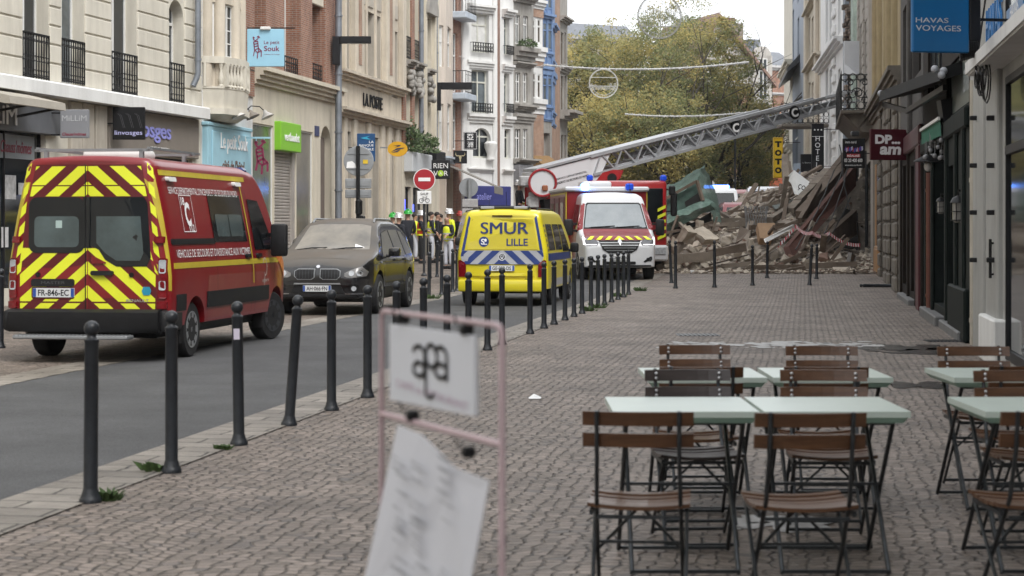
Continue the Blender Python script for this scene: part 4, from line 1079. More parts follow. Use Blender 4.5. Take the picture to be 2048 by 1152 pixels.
mb = MB(P1.T); mb.bbox(P1.u(2018), P1.u(2018)+1.6, -.03, .0, P1.z(2030,104), P1.z(2030,8), .01); pn = mb.build('reflected_sign_panel', M('agency_blue', (.005,.13,.34), .35, var=.05), r1)  # blue panel stands in for the sign's reflection in the glass
text('lettering', 'HAVAS\nVOYAGES', TXW, P1.M(P1.u(2018)+.8, -.032, P1.z(2030,45)), pn, w=1.1, h=.42)
mb = MB(P1.T)
u = P1.u(2008); z = P1.z(2010,85)
for i in range(10): mb.tube([(u+.22*(.7+.04*i)*cos(t*pi/6)*.6,-.3-.02*i,z+.2*(.7+.03*i)*sin(t*pi/6)) for t in range(12)], .012, 5, closed=True)
for i in range(7):
 a_ = .12+.03*i
 mb.tube([(u+.1+a_*cos(t*pi/6)*1.4,-.32+.02*i,z-.42+.1*sin(i*2)*.5+a_*.8*sin(t*pi/6)) for t in range(12)], .009, 5, closed=True)
mb.tube([(u,-.3,z+.1),(u+.02,-.32,z-.3),(u+.05,-.2,z+.6)], .012, 5)
tag(mb.build('cable_coil', BLK), 'black coiled cables hanging from the pale canopy at the right edge', 'cable')
pp = P1.at(P1.u(1946), -.1, 0)
pipe('drainpipe', 'cream drainpipe beside the pale shop front at right', 1946, pp.y, 0.02, 3.6, .045, M('cream_pipe', (.46,.42,.35), .5, stain=.3))
t, F, w, h = box_sign('projecting_sign', 'large blue hanging sign reading HAVAS VOYAGES in grey capitals', 1825, 1939, -30, 104, 19.5, .06, M('agency_blue', (.0,.1,.3)), brk=(.5,1), skew=.12)
LGY = M('sign_letter_grey', (.62,.63,.66), .5)
text('lettering', 'HAVAS', LGY, tx(F, -w*.16, -h*.03+.0), t, w=w*.57, h=h*.072); text('lettering', 'VOYAGES', LGY, tx(F, -w*.05, -h*.145), t, w=w*.79, h=h*.082)
mb = MB(F); mb.bbox(w*.5+.004, w*.5+.13, .0, .06, -h*.32, h*.40, .01); mb.build('side_panel', DARKP, t)

# pub
P2 = Plane(fr(35.3), fr(25.6)); r2 = bld('dark_green_pub', 'dark green pub front with posts, lanterns and folded awning', P2)
o2 = [P2.op(1868,1893,235,612), P2.op(1897,1912,330,600), P2.op(1854,1864,330,600)]
u2 = [(P2.u(1893), P2.u(1938), 3.32, 4.15), (P2.u(1856), P2.u(1884), 3.9, 5.6)]
mb = MB(); wall(mb, P2, 0, P2.L, -.1, 3.2, o2, .35, 0, 8)
for px in (1853,1866,1894,1913,1928): mb.bbox(P2.u(px), P2.u(px)+.28, -.05, .02, 0, 3.2, .03, 0, P2.T)
mb.bbox(0, P2.L, -.07, .02, 3.0, 3.3, .03, 0, P2.T); mb.bbox(P2.u(1905), P2.L, -.08, .02, 0, .75, .03, 0, P2.T)
mb.build('ground_wall', PGRN, r2)
mb = MB(); wall(mb, P2, 0, P2.L, 3.2, 9, u2, .15, 0, 8); mb.build('upper_wall', BRWN, r2)
for o in o2: glasspanel(P2, o, r2, .3, NAVY, mf=PGRN, nx=2)
pn = glasspanel(P2, u2[0], r2, .12, M('grey_green_film', (.11,.135,.125), .3, var=.1), name='sign_panel', mf=PGRN)
text('lettering', 'ESTAMINET', M('faint_white', (.4,.42,.42), .5), P2.M((P2.u(1921)+P2.u(1934))/2, .06, 3.75), pn, w=P2.u(1935)-P2.u(1918), h=.34, ext=.002)
glasspanel(P2, u2[1], r2, .12, GLL, nx=3)
mb = MB(P2.T); mb.bbox(P2.u(1856), P2.u(1890), -.16, .02, -.02, .16, .02); mb.bbox(P2.u(1892), P2.u(1932), -.12, .02, -.02, .13, .02); mb.build('door_step', M('blue_stone', (.13,.13,.13), .7, var=.2), r2)
pipe('drainpipe', 'rust red drainpipe on the dark pub front', 1858, P2.Y(1860)-.1, .05, 2.6, .055, COPPER)
# projecting awning with white balls over the pub
t = thing('folded_awning', 'black folding awning frame over the dark shop fronts with white ball ends', 'awning', at(1820,170,33))
mb = MB()
A0 = at(1758,188,36); A1 = at(1880,142,27.5); A2 = at(1890,175,28.5); A3 = at(1782,212,35)
up = Vector((0,0,.14))
q = [A0, A1, A1+Vector((.9,.25,.28)), A0+Vector((1.2,.2,.25))]
mb.add([v-up for v in q]+[v+up*.3 for v in q], [(0,1,2,3),(7,6,5,4),(0,4,5,1),(1,5,6,2),(2,6,7,3),(3,7,4,0)])
mb.build('canopy', M('black_canvas', (.012,.012,.013), .9), t)
mb = MB(); mb.add([A0-up, A0+Vector((-.3,.1,-.55)), A0+Vector((-.12,1.6,-.62)), A0+Vector((.3,1.6,-.1))], [(0,1,2,3)])
mb.add([v+Vector((.02,0,0)) for v in (A0-up, A0+Vector((-.3,.1,-.55)), A0+Vector((-.12,1.6,-.62)), A0+Vector((.3,1.6,-.1)))], [(3,2,1,0)])
mb.build('valance', M('striped_valance', (.20,.20,.19), .9, var=.5, scale=9, stretch=(9,9,.4)), t)
mb = MB(); k1 = at(1815,222,33)
mb.bar(A0+Vector((.1,0,-.2)), k1, .07, .09); mb.bar(k1, A2, .07, .09); mb.build('folding_arm', BLK, t)
mb = MB(); mb.sph(A0+Vector((0,-.15,0)), .062, n=14); mb.build('ball', M('grey_ball', (.36,.37,.40), .4), t, smooth=60)
for d_ in ((-.1,-.1,.02),(.0,-.1,-.07),(.05,-.02,.0)):
 mb = MB(); mb.sph(A1+Vector(d_), .058, n=14); mb.build('ball', M('grey_ball', (.36,.37,.40), .4), t, smooth=60)
t = thing('awning', 'short green awning with white stripe over hanging round bulbs', 'awning', at(1862,268,31))
B0 = at(1843,262,32.5); B1 = at(1880,238,29.5)
mb = MB(); q = [B0, B1, B1+Vector((.55,.3,.32)), B0+Vector((.6,.3,.34))]
mb.add(q+[B0+Vector((0,0,-.24)), B1+Vector((.02,0,-.26))]+[v+Vector((0,0,-.02)) for v in q], [(0,1,2,3),(0,4,5,1),(6,9,8,7)])
mb.build('canopy', M('green_canvas', (.012,.12,.075), .8, var=.15), t)
mb = MB(); mb.bar(B0+Vector((-.02,-.02,.01)), B1+Vector((-.02,-.02,.01)), .035, .05); mb.build('front_bar', WHT, t)
mb = MB(); mb.prism([(B1.x+.0,B1.z+.30),(B1.x+.25,B1.z+.36),(B1.x+.55,B1.z+.33),(B1.x+.62,B1.z-.12),(B1.x+.45,B1.z-.28),(B1.x+.05,B1.z-.05)], B1.y-.05, B1.y+.25); mb.build('side_hood', DARKP, t)
rnd = random.Random(3)
for i in range(26):
 q = at(1848+rnd.random()*55, 278+rnd.random()*42, 29.5+rnd.random()*2.5)
 mb = MB(); mb.sph(q, .028+.016*rnd.random(), n=10); mb.cyl(q+Vector((0,0,.05)), q+Vector((0,0,.25)), .004, n=5)
 o = mb.build('light_bulb', M('frosted_bulb', (.26,.26,.27), .25), smooth=60); tag(o, 'round frosted bulb hanging in the cluster beneath the green awning', 'light bulb', 'cluster of bulbs under the green awning')
def lantern(px, py, Y, s, label):
 p = at(px, py, Y); t = thing('wall_lantern', label, 'wall lamp', p)
 mb = MB(Matrix.Translation(p)); mb.lathe([(.02*s,.30*s),(.10*s,.26*s),(.14*s,.18*s)], n=14); mb.tube([(0,0,.28*s),(0,.0,.38*s),(.3*s,.1*s,.38*s)], .02*s, 6); mb.build('cap', BLK, t, smooth=40)
 mb = MB(Matrix.Translation(p)); mb.lathe([(.10*s,.18*s),(.10*s,-.1*s),(.06*s,-.14*s)], n=14); mb.build('lamp_glass', M('lantern_glass', (.25,.24,.22), .15), t, smooth=40)
 mb = MB(Matrix.Translation(p))
 for i in range(6): mb.bar((.125*s*cos(i*pi/3),.125*s*sin(i*pi/3),.18*s),(.125*s*cos(i*pi/3),.125*s*sin(i*pi/3),-.12*s), .012*s)
 for zz in (.04,-.1): mb.tube([(.125*s*cos(i*pi/6),.125*s*sin(i*pi/6),zz*s) for i in range(12)], .008*s, 5, closed=True)
 mb.build('cage', BLK, t)
lantern(1917, 428, 27, .9, 'larger caged wall lantern on the dark green pub front')
lantern(1882, 417, 30.5, .62, 'smaller wall lantern on the dark pub front, left of the caged one')
p = at(1856, 335, 31.5); t = thing('wall_lantern', 'dark dish lamp with a white glass above the rust red drainpipe', 'wall lamp', p)
mb = MB(Matrix.Translation(p)); mb.lathe([(.03,.22),(.24,.12),(.25,.10),(.05,.12)], n=16); mb.tube([(0,0,.2),(0,0,.3),(.5,.2,.3)], .02, 6); mb.build('lamp_shade', BLK, t, smooth=30)
mb = MB(Matrix.Translation(p)); mb.sph((0,0,.02), .07, (1,1,1.3), 12); mb.build('lamp_glass', M('milk_glass', (.5,.48,.45), .3), t, smooth=60)

# DP am shop
P3 = Plane(fr(43.7), fr(35.4)); r3 = bld('brown_shop_house', 'dark brown and maroon shop front between pub and stone house', P3)
o3 = [P3.op(1836,1848,330,600), P3.op(1806,1816,330,570), P3.op(1822,1832,330,585)]
u3 = [(P3.u(1806), P3.u(1818), 4.6, 6.6), (P3.u(1826), P3.u(1842), 4.7, 6.7)]
mb = MB(); wall(mb, P3, 0, P3.L, -.1, 3.6, o3, .4, 0, 8)
for px in (1803,1817,1833,1845): mb.bbox(P3.u(px), P3.u(px)+.35, -.05, .02, 0, 3.6, .03, 0, P3.T)
mb.build('ground_wall', BRWN, r3)
mb = MB(); wall(mb, P3, 0, P3.L, 3.6, 11, u3, .2, 0, 8); mb.bbox(P3.u(1822), P3.u(1824.5), -.1, .02, 3.6, 11, .03, 0, P3.T); mb.build('upper_wall', M('dark_grey_brown_stone', (.06,.055,.052), .85, var=.2, stain=.3), r3)
for o in o3+u3: glasspanel(P3, o, r3, .2, NAVY, mf=BRWN)
mb = MB(P3.T); mb.bbox(P3.u(1840), P3.u(1846), -.09, .0, 0, 3.2, .02); mb.bbox(P3.u(1801), P3.L, -.10, .02, 3.2, 3.6, .03); mb.build('maroon_trim', MARO, r3)
mb = MB(P3.T); mb.bbox(P3.u(1806), P3.u(1830), -.14, .02, -.02, .12, .02); mb.build('door_step', M('blue_stone', (.2,.2,.2)), r3)
t, F, w, h = box_sign('projecting_sign', 'maroon sign reading DP... am in rounded white letters', 1741, 1817, 259, 320, 40.5, .06, MARO, brk=(.35,1), skew=.25)
text('lettering', 'DP...', TXW, tx(F, -w*.05, h*.17), t, w=w*.66, h=h*.30, bold=.05); text('lettering', 'am', TXW, tx(F, w*.02, -h*.19), t, w=w*.56, h=h*.27, bold=.04, shear=.1)

# rusticated stone house with the pale wood door
P4 = Plane(fr(61), fr(43.8)); r4 = bld('stone_house', 'house with rusticated stone piers, ochre upper columns and a pale wood door', P4)
o4 = [(P4.u(1764), P4.u(1771), .1, 3.4), (P4.u(1783), P4.u(1789), .1, 3.4), (P4.u(1752), P4.u(1759.5), .12, 3.6)]
u4 = [P4.op(1756,1761,-60,90), P4.op(1768,1775,-80,95), P4.op(1784,1792,-60,90)]
mb = MB(); wall(mb, P4, 0, P4.L, -.1, 5.2, o4, .4, 0, 8)
zz = 0
while zz < 5:
 for px0, px1 in ((1760.5,1763.5),(1772,1776.5),(1778,1782.5),(1790,1797)): mb.bbox(P4.u(px0), P4.u(px1), -.09, .02, zz+.02, zz+.42, .05, 0, P4.T)
 zz += .44
mb.build('ground_wall', RSTONE, r4)
mb = MB(); wall(mb, P4, 0, P4.L, 5.2, 14, u4, .3, 0, 8)
for px in (1753,1763,1777,1782,1794): mb.cyl((P4.u(px),.02,5.5),(P4.u(px),.02,14), .17, n=12, T=P4.T)
mb.build('upper_wall', OCHRE, r4, smooth=35)
mb = MB(); cornice(mb, P4, -.1, P4.L+.05, 5.0, 5.45, .30, 4); mb.build('cornice', RSTONE, r4)
for o in u4+o4[:2]: glasspanel(P4, o, r4, .3, NAVY if o[2] < 1 else GL, mf=BRWN)
mb = MB(P4.T); o = o4[2]; mb.bbox(o[0], o[1], -.06, .1, o[2], 1.05, .03); mb.bbox(o[0]+.02, o[0]+.5, -.04, .1, 1.05, o[3], .02); mb.bbox(o[0]+.1, o[1]-.1, -.085, -.055, .25, .95, .02)
dr = mb.build('door', WOODL, r4)
mb = MB(P4.T); mb.box(o[0]+.5, o[1], .0, .08, 1.05, o[3]); mb.build('door_pane', M('grey_door_glass', (.05,.055,.065), .25), dr)
# next house with iron balcony, still standing at the edge of the gap
P5 = Plane(fr(78), fr(61.1)); r5 = bld('balcony_house', 'grey stone house with an ornate iron balcony at the edge of the collapse', P5)
u5 = [P5.op(1720,1725,45,170), P5.op(1730,1735,38,165), P5.op(1740,1745,30,160)]
o5 = [(P5.u(1722), P5.u(1741), .5, 3.9)]
mb = MB(); wall(mb, P5, 0, P5.L, 0, 15, u5+o5, .4, 0, 9)
zz = 5.6
while zz < 14:
 for px0, px1 in ((1716.5,1719),(1726,1729),(1736,1739)): mb.bbox(P5.u(px0), P5.u(px1), -.06, .02, zz+.015, zz+.40, .03, 0, P5.T)
 zz += .42
cornice(mb, P5, 0, P5.L, 12.2, 12.8, .7, 3)
for px in (1747,1749): mb.cyl((P5.u(px),0,5.6),(P5.u(px),0,15), .2, n=10, T=P5.T)
mb.build('wall', M('warm_grey_stone', (.36,.335,.30), .85, var=.1, scale=2, stain=.5), r5)
for o in u5: window(P5, o, r5, WHT, GL, .36, 1, .7, .07)
glasspanel(P5, o5[0], r5, .3, NAVY, mf=DGR, nx=3)
mb = MB(P5.T); mb.bbox(P5.u(1715.2), P5.u(1716.6), -.25, .05, 0, 4.6, .03); mb.build('iron_post', DARKP, r5)
ub0, ub1 = P5.u(1726), P5.u(1746); zb = P5.z(1736, 236); vb = -1.05
mb = MB(P5.T); mb.bbox(ub0, ub1, vb, .02, zb-.12, zb, .03); mb.extr([(.0,zb-.75),(-.35,zb-.7),(vb+.1,zb-.12),(.0,zb-.12)], ub0+.4, ub1-.4); mb.build('balcony_slab', RSTONE, r5)
mb = MB()
railing(mb, ub0, ub1, zb, zb+1.15, vb+.03, 22, P5.T, .016)
mbT = P5.T @ Matrix.Translation((ub1,0,0)) @ Matrix.Rotation(-pi/2,4,'Z')
railing(mb, 0.0, -vb, zb, zb+1.15, 0, 4, P5.T @ Matrix.Translation((ub1,0,0)) @ Matrix.Rotation(-pi/2, 4, 'Z'), .02)
Te = P5.T @ Matrix.Translation((ub1,0,zb)) @ Matrix.Rotation(-pi/2,4,'Z')
for cx_, cz_, rr_ in ((.28,.9,.15),(.75,.9,.15),(.5,.55,.2),(.25,.3,.14),(.78,.3,.14)):
 mb.tube([(cx_+rr_*(1-.07*i)*cos(i*.75),0,cz_+rr_*(1-.07*i)*sin(i*.75)) for i in range(12)], .022, 5, T=Te)
mb.build('balcony_railing', BLK, r5)
for i, (px, z0, z1) in enumerate(((1733,.4,4.4),)): pipe('drainpipe', 'thin dark pipe on the grey stone house by the gap', px, P5.Y(px)-.15, z0+.4, z1, .06, DGR)
t, F, w, h = box_sign('projecting_sign', 'black estate agent sign with coloured stripe, RÉALISÉ and a phone number', 1686, 1730, 277, 336, 59, .12, TXB, brk=(.6,1))
text('lettering', 'imm nord', TXW, tx(F, -w*.15, h*.38), t, w=w*.5, h=h*.09); text('lettering', '03 20 400 600', TXW, tx(F, -w*.03, -h*.24), t, w=w*.82, h=h*.12, bold=.015); text('lettering', 'www.imm-nord.com', TXW, tx(F, -w*.03, -h*.40), t, w=w*.76, h=h*.05)
mb = MB(F); mb.box(-w*.33, w*.28, -.006, 0, -h*.14, -h*.02); rb = mb.build('red_band', M('traffic_red', (.3,.01,.02)), t)
text('lettering', 'RÉALISÉ', TXW, tx(F, -w*.03, -h*.08, -.007), rb, w=w*.56, h=h*.08, bold=.02)
rnd = random.Random(2); mb = MB(F)
for i in range(14):
 x = -w*.42+w*.82*i/14; z = h*.02+h*.2*rnd.random()*.3
 mb.add([(x,-.005,z),(x+w*.07,-.005,z+rnd.random()*h*.06),(x+w*.06,-.005,z+h*.16),(x-w*.01,-.005,z+h*.14*rnd.random()+h*.05)], [(0,1,2,3)], i % 4)
mb.build('colour_stripe', [M('stripe_violet', (.10,.04,.30), .5), M('stripe_pale', (.5,.5,.6), .5), M('stripe_pink', (.4,.03,.1), .5), M('stripe_blue', (.03,.08,.35), .5)], t)
mb = MB(F); mb.bbox(-w*.1, w*.25, .0, .3, h*.58, h*.75, .03); mb.build('lamp', DGR, t)

# ---- second stretch beyond the gap, turned slightly
f9 = line(.1055, 15.84-.1055*88)
TORN = brickmat('torn_masonry', (.20,.155,.12), (.28,.22,.17), (.10,.08,.065), .3, .16, .03, stain=.45)
P7 = Plane(f9(107), f9(88.6)); r7 = bld('white_house', 'white painted house with quoined strip standing beyond the collapse', P7)
o7 = []
for px0, px1 in ((1651,1656.5),(1659,1664),(1676,1681)):
 o7 += [P7.op(px0, px1, -80, 85 if px0 < 1670 else 68), P7.op(px0, px1, 138, 200), P7.op(px0, px1, 255, 330)]
mb = MB(); wall(mb, P7, 0, P7.L, 0, 19, o7, .3, 0, 9)
zz = 4
while zz < 18:
 mb.bbox(P7.u(1667), P7.u(1672), -.14, .02, zz, zz+.42, .04, 0, P7.T); zz += .84
cornice(mb, P7, 0, P7.L, P7.z(1665,118), P7.z(1665,104), .5, 3)
mb.build('wall', WSTONE, r7)
for o in o7: window(P7, o, r7, WHT, GLL, .28, 1, .7, .07)
pw = PP(1686, 86.5, 1690.5, 84); mb = MB(); wall(mb, pw, -.0, pw.L, 0, 19, (), .1, 0, 5); tag(mb.build('party_wall', M('slate_grey_cladding', (.16,.18,.21), .7)), 'slate grey edge of the white house next to the torn wall', 'wall')
P8 = Plane(f9(121), f9(107.2)); r8 = bld('beige_house', 'beige stone house with triple barred windows beyond the white house', P8)
o8 = []
for px0, px1 in ((1617.5,1621),(1623,1627),(1629,1634)): o8 += [P8.op(px0,px1,35,125), P8.op(px0,px1,165,205), P8.op(px0,px1,-70,0), P8.op(px0,px1,240,320)]
mb = MB(); wall(mb, P8, 0, P8.L, 0, 20, o8, .3, 0, 9)
for px in (1614.5,1635.5): mb.bbox(P8.u(px), P8.u(px+2.5), -.25, .02, 0, 20, .05, 0, P8.T)
for py0, py1 in ((127,133),(10,16)): cornice(mb, P8, 0, P8.L, P8.z(1625,py1), P8.z(1625,py0), .4, 2)
mb.build('wall', BEIGE, r8)
for o in o8: window(P8, o, r8, WHT, GL, .28, 1, None, .06, nz=4)
P9 = Plane(f9(142), f9(121.2)); r9 = bld('blue_grey_house', 'blue grey painted house with a dark awning at the far right', P9)
o9 = [P9.op(1585,1588,20,140), P9.op(1595,1598.5,35,130), P9.op(1585,1588,-80,5), P9.op(1595,1598,-80,5), P9.op(1585,1596,250,330)]
mb = MB(); wall(mb, P9, 0, P9.L, 0, 24, o9, .3, 0, 9); mb.build('wall', M('blue_grey_render', (.30,.335,.40), .75, var=.06, scale=.8, stain=.25), r9)
for o in o9: window(P9, o, r9, WHT, GLL, .28, 1, .7, .07)
mb = MB(); u = P9.u(1590); z = P9.z(1590,150); mb.extr([(0,z+.9),(-.9,z-.1),(-.9,z-.4),(0,z+.3)], P9.u(1580), P9.u(1600), 0, P9.T); mb.build('awning', DGR, r9)
P10 = Plane((f9(142)[0]-.25, 142.2), (f9(142)[0]+.1, 142.3))
Pa = Plane(f9(158), f9(142.3)); ra = bld('cream_corner_house', 'narrow cream house end with corbelled cornice at the far right', Pa)
mb = MB(); wall(mb, Pa, 0, Pa.L, 0, 22, (), .1, 0, 9)
for z in (14.0, 7.5, 21.5): cornice(mb, Pa, -.1, Pa.L+.05, z, z+.6, .6, 3)
mb.build('wall', CREAM, ra)
# dark shop fronts of that stretch
for pl_, root in ((P7,r7),(P8,r8),(P9,r9)):
 mb = MB(); mb.bbox(.2, pl_.L-.2, -.18, .03, 3.6, 4.4, .03, 0, pl_.T); mb.build('fascia', PALE, root)
# torn party wall and the standing strip
pt = PP(1690.5, 82.5, 1714.5, 80.5)
mb = MB(); rnd = random.Random(11)
z = 6.9
L_ = pt.L
while z < 16:
 x = 0.05
 while x < L_*.86:
  w_ = .18+.25*rnd.random(); d_ = .5*rnd.random()+(.35 if x > L_*.6 else 0); h_ = .15+.1*rnd.random()
  if not (x > L_*.5 and rnd.random() < .35): mb.bbox(x, x+w_, -.2+d_*.8, 1.6, z, z+h_, .03, 0, pt.T)
  x += w_
 z += .2
tag(mb.build('torn_wall', TORN), 'torn brown masonry of the collapsed house hanging between white house and balcony house', 'wall')
mb = MB(pt.T); mb.box(L_*.83, L_*1.05, -.2, 1.4, 6.5, 16); tag(mb.build('torn_wall', M('pale_green_plaster', (.33,.40,.35), .8, var=.2, scale=3, stain=.4)), 'strip of pale green interior plaster beside the torn masonry', 'wall')
t, F, w, h = box_sign('panel_board', 'blank white board hanging above the iron balcony, lower edge folded', 1688, 1719, 82, 148, 73, .08, M('white_sheet', (.64,.65,.67), .5, var=.03), cat='board')
mb = MB(F); mb.add([(-w*.5,-.02,-h*.18),(w*.45,-.02,-h*.42),(w*.3,-.25,-h*.55),(-w*.45,-.1,-h*.5)], [(0,1,2,3)]); mb.build('folded_edge', M('white_sheet', (.6,.6,.6)), t)

# signs beyond the rubble
t, F, w, h = box_sign('projecting_sign', 'tall yellow sign reading TOTO in stacked black letters', 1547, 1566, 275, 356, 94, .25, M('toto_yellow', (.66,.43,.005), .45, var=.04), brk=(.9,2))
for k, s in enumerate('TOTO'): text('lettering', s, TXB, tx(F, 0, h*(.335-.215*k)), t, w=w*.70, h=h*.15, bold=.07)
mb = MB(F)
for a_, b_ in (((-.46*w,-.48*h),(.46*w,-.48*h)),((.46*w,-.48*h),(.46*w,.48*h)),((.46*w,.48*h),(-.46*w,.48*h)),((-.46*w,.48*h),(-.46*w,-.48*h))): mb.bar((a_[0],-.006,a_[1]),(b_[0],-.006,b_[1]), .03, .014)
mb.build('border', M('orange_edge', (.30,.12,.01), .5), t)
t, F, w, h = box_sign('projecting_sign', 'tall black sign reading HOTEL downwards under three white stars', 1624, 1648, 247, 344, 90, .2, TXB, brk=(.9,2))
for k, s in enumerate('HOTEL'): text('lettering', s, TXW, tx(F, -w*.03, h*(.19-.135*k)), t, h=h*.10)
mb = MB(F)
for k in (-1,0,1): mb.prism([(k*w*.28+w*(.09 if i % 2 == 0 else .04)*sin(i*pi/5), h*.37+w*(.09 if i % 2 == 0 else .04)*cos(i*pi/5)) for i in range(10)], -.01, 0)
mb.box(-w*.5, w*.5, -.008, 0, h*.228, h*.236)
mb.build('stars', TXW, t)
t, F, w, h = box_sign('projecting_sign', 'small square black sign left of the hotel sign', 1602, 1624, 308, 344, 91, .2, TXB, brk=(.4,1))
text('lettering', 'Le Bistrot', M('grey_letters', (.4,.4,.4), .5), tx(F, 0, h*.02), t, w=w*.8, h=h*.08)
t, F, w, h = box_sign('projecting_sign', 'pale blue grey sign with a red smile line behind the black signs', 1588, 1613, 327, 361, 93, .2, M('pale_blue_sign', (.30,.36,.42), .5), brk=(.4,1))
mb = MB(F); mb.tube([(-w*.28,-.01,.0),(-w*.22,-.01,-h*.12),(-w*.02,-.01,-h*.2),(w*.18,-.01,-h*.14),(w*.24,-.01,0)], w*.05, 6); mb.bar((-w*.38,-.01,.02),(-w*.2,-.01,.02), .05); mb.build('emblem', M('traffic_red', (.3,.01,.02)), t)
t, F, w, h = box_sign('projecting_sign', 'round orange and red sign half hidden by the leaning post', 1577, 1590, 341, 360, 95, .2, M('warm_red', (.30,.03,.02), .5), brk=(.4,1))
mb = MB(F); mb.prism([(w*.5*cos(pi*i/8), h*.5*sin(pi*i/8)*.8) for i in range(9)], -.02, .1); mb.build('bun', M('warm_orange', (.55,.25,.03), .5), t)
# bowed balcony slab with railing beyond
pb = at(1592, 247, 99)
t = thing('iron_balcony', 'dark iron balcony above the pale corner shop behind the ladder', 'balcony', pb)
mb = MB(Matrix.Translation(pb)); mb.bbox(-.9, 1.6, -1.0, 1.2, -.25, -.05, .05); mb.build('slab', RSTONE, t)
mb = MB(); railing(mb, -.9, 1.6, -.05, 1.0, -.95, 9, Matrix.Translation(pb), .02); mb.build('railing', BLK, t)
# ------------------------------------------------------------------ vehicles
def lerp_tab(tab, y):
 if y <= tab[0][0]: return tab[0][1]
 for (a, va), (b, vb) in zip(tab, tab[1:]):
  if y <= b: return va+(vb-va)*(y-a)/(b-a)
 return tab[-1][1]
def smooth_tab(tab):                                      # monotone cubic through the table
 n = len(tab); xs = [t[0] for t in tab]; v = [t[1] for t in tab]
 d = [(v[i+1]-v[i])/(xs[i+1]-xs[i]) for i in range(n-1)]
 m = [d[0]]+[0 if d[i-1]*d[i] <= 0 else 2*d[i-1]*d[i]/(d[i-1]+d[i]) for i in range(1, n-1)]+[d[-1]]
 def f(x):
  if x <= xs[0]: return v[0]
  if x >= xs[-1]: return v[-1]
  for i in range(n-1):
   if x <= xs[i+1]:
    h = xs[i+1]-xs[i]; t = (x-xs[i])/h
    return (2*t**3-3*t*t+1)*v[i]+(t**3-2*t*t+t)*h*m[i]+(-2*t**3+3*t*t)*v[i+1]+(t**3-t*t)*h*m[i+1]
 return f
def body_shell(y0, y1, zt, zb, w, rc, arches=(), crown=.03, M_=16, warp=None, endr=(.05,.05), zmin=.0):
 """loft along y; zt(y), zb(y) tables, w(y,z) half width, rc(y) roof edge radius, arches (yc, r, zc)"""
 ys = set()
 n = int((y1-y0)/.09)
 for i in range(n+1): ys.add(round(y0+(y1-y0)*i/n, 4))
 for yc, r, zc in arches:
  for i in range(25):
   yy = yc-r*cos(pi*i/24)
   if y0 < yy < y1: ys.add(round(yy, 4))
  for yy in (yc-r-.004, yc+r+.004):
   if y0 < yy < y1: ys.add(round(yy, 4))
 for e, s in ((y0, 1), (y1, -1)):
  rr = endr[0] if s > 0 else endr[1]
  for k in range(5): ys.add(round(e+s*rr*(1-cos(pi/2*k/5)), 4))
 ys = sorted(ys); mb = MB(); rings = []
 for y in ys:
  z0 = zb(y)
  for yc, r, zc in arches:
   if abs(y-yc) < r: z0 = max(z0, zc+sqrt(r*r-(y-yc)**2))
  z1 = zt(y); ins = 0
  if y < y0+endr[0]: q = 1-(y-y0)/endr[0]; ins = endr[0]*(1-sqrt(max(0, 1-q*q)))
  elif y > y1-endr[1]: q = 1-(y1-y)/endr[1]; ins = endr[1]*(1-sqrt(max(0, 1-q*q)))
  z1 -= ins*.8; z0 = min(z0+ins*.5, z1-.05)
  r = min(rc(y), (z1-z0)*.45)
  half = [(0, z0), ((w(y, z0)-ins)*.9, z0)]
  for i in range(M_):
   z = z0+.02+(z1-r-z0-.02)*i/(M_-1); half.append((w(y, z)-ins, z))
  cx = max(.02, half[-1][0]-r); cz = z1-r
  for k in range(1, 6):
   t = pi/2*k/5; half.append((cx+r*cos(t), cz+r*sin(t)))
  for k in (.75, .5, .25, 0): half.append((cx*k, z1+crown*(1-k*k)))
  ring = half+[(-x, z) for x, z in half[-2:0:-1]]
  rings.append([(x, y, z) for x, z in ring])
 k = len(rings[0]); vs = [p for r_ in rings for p in r_]
 if warp: vs = [warp(*p) for p in vs]
 fs = [(i*k+j, i*k+(j+1) % k, (i+1)*k+(j+1) % k, (i+1)*k+j) for i in range(len(rings)-1) for j in range(k)]
 fs += [tuple(range(k))[::-1], tuple(range((len(rings)-1)*k, len(rings)*k))]
 mb.add(vs, fs)
 return mb
def bvh_of(mb): return BVHTree.FromPolygons([tuple(v) for v in mb.v], mb.f)
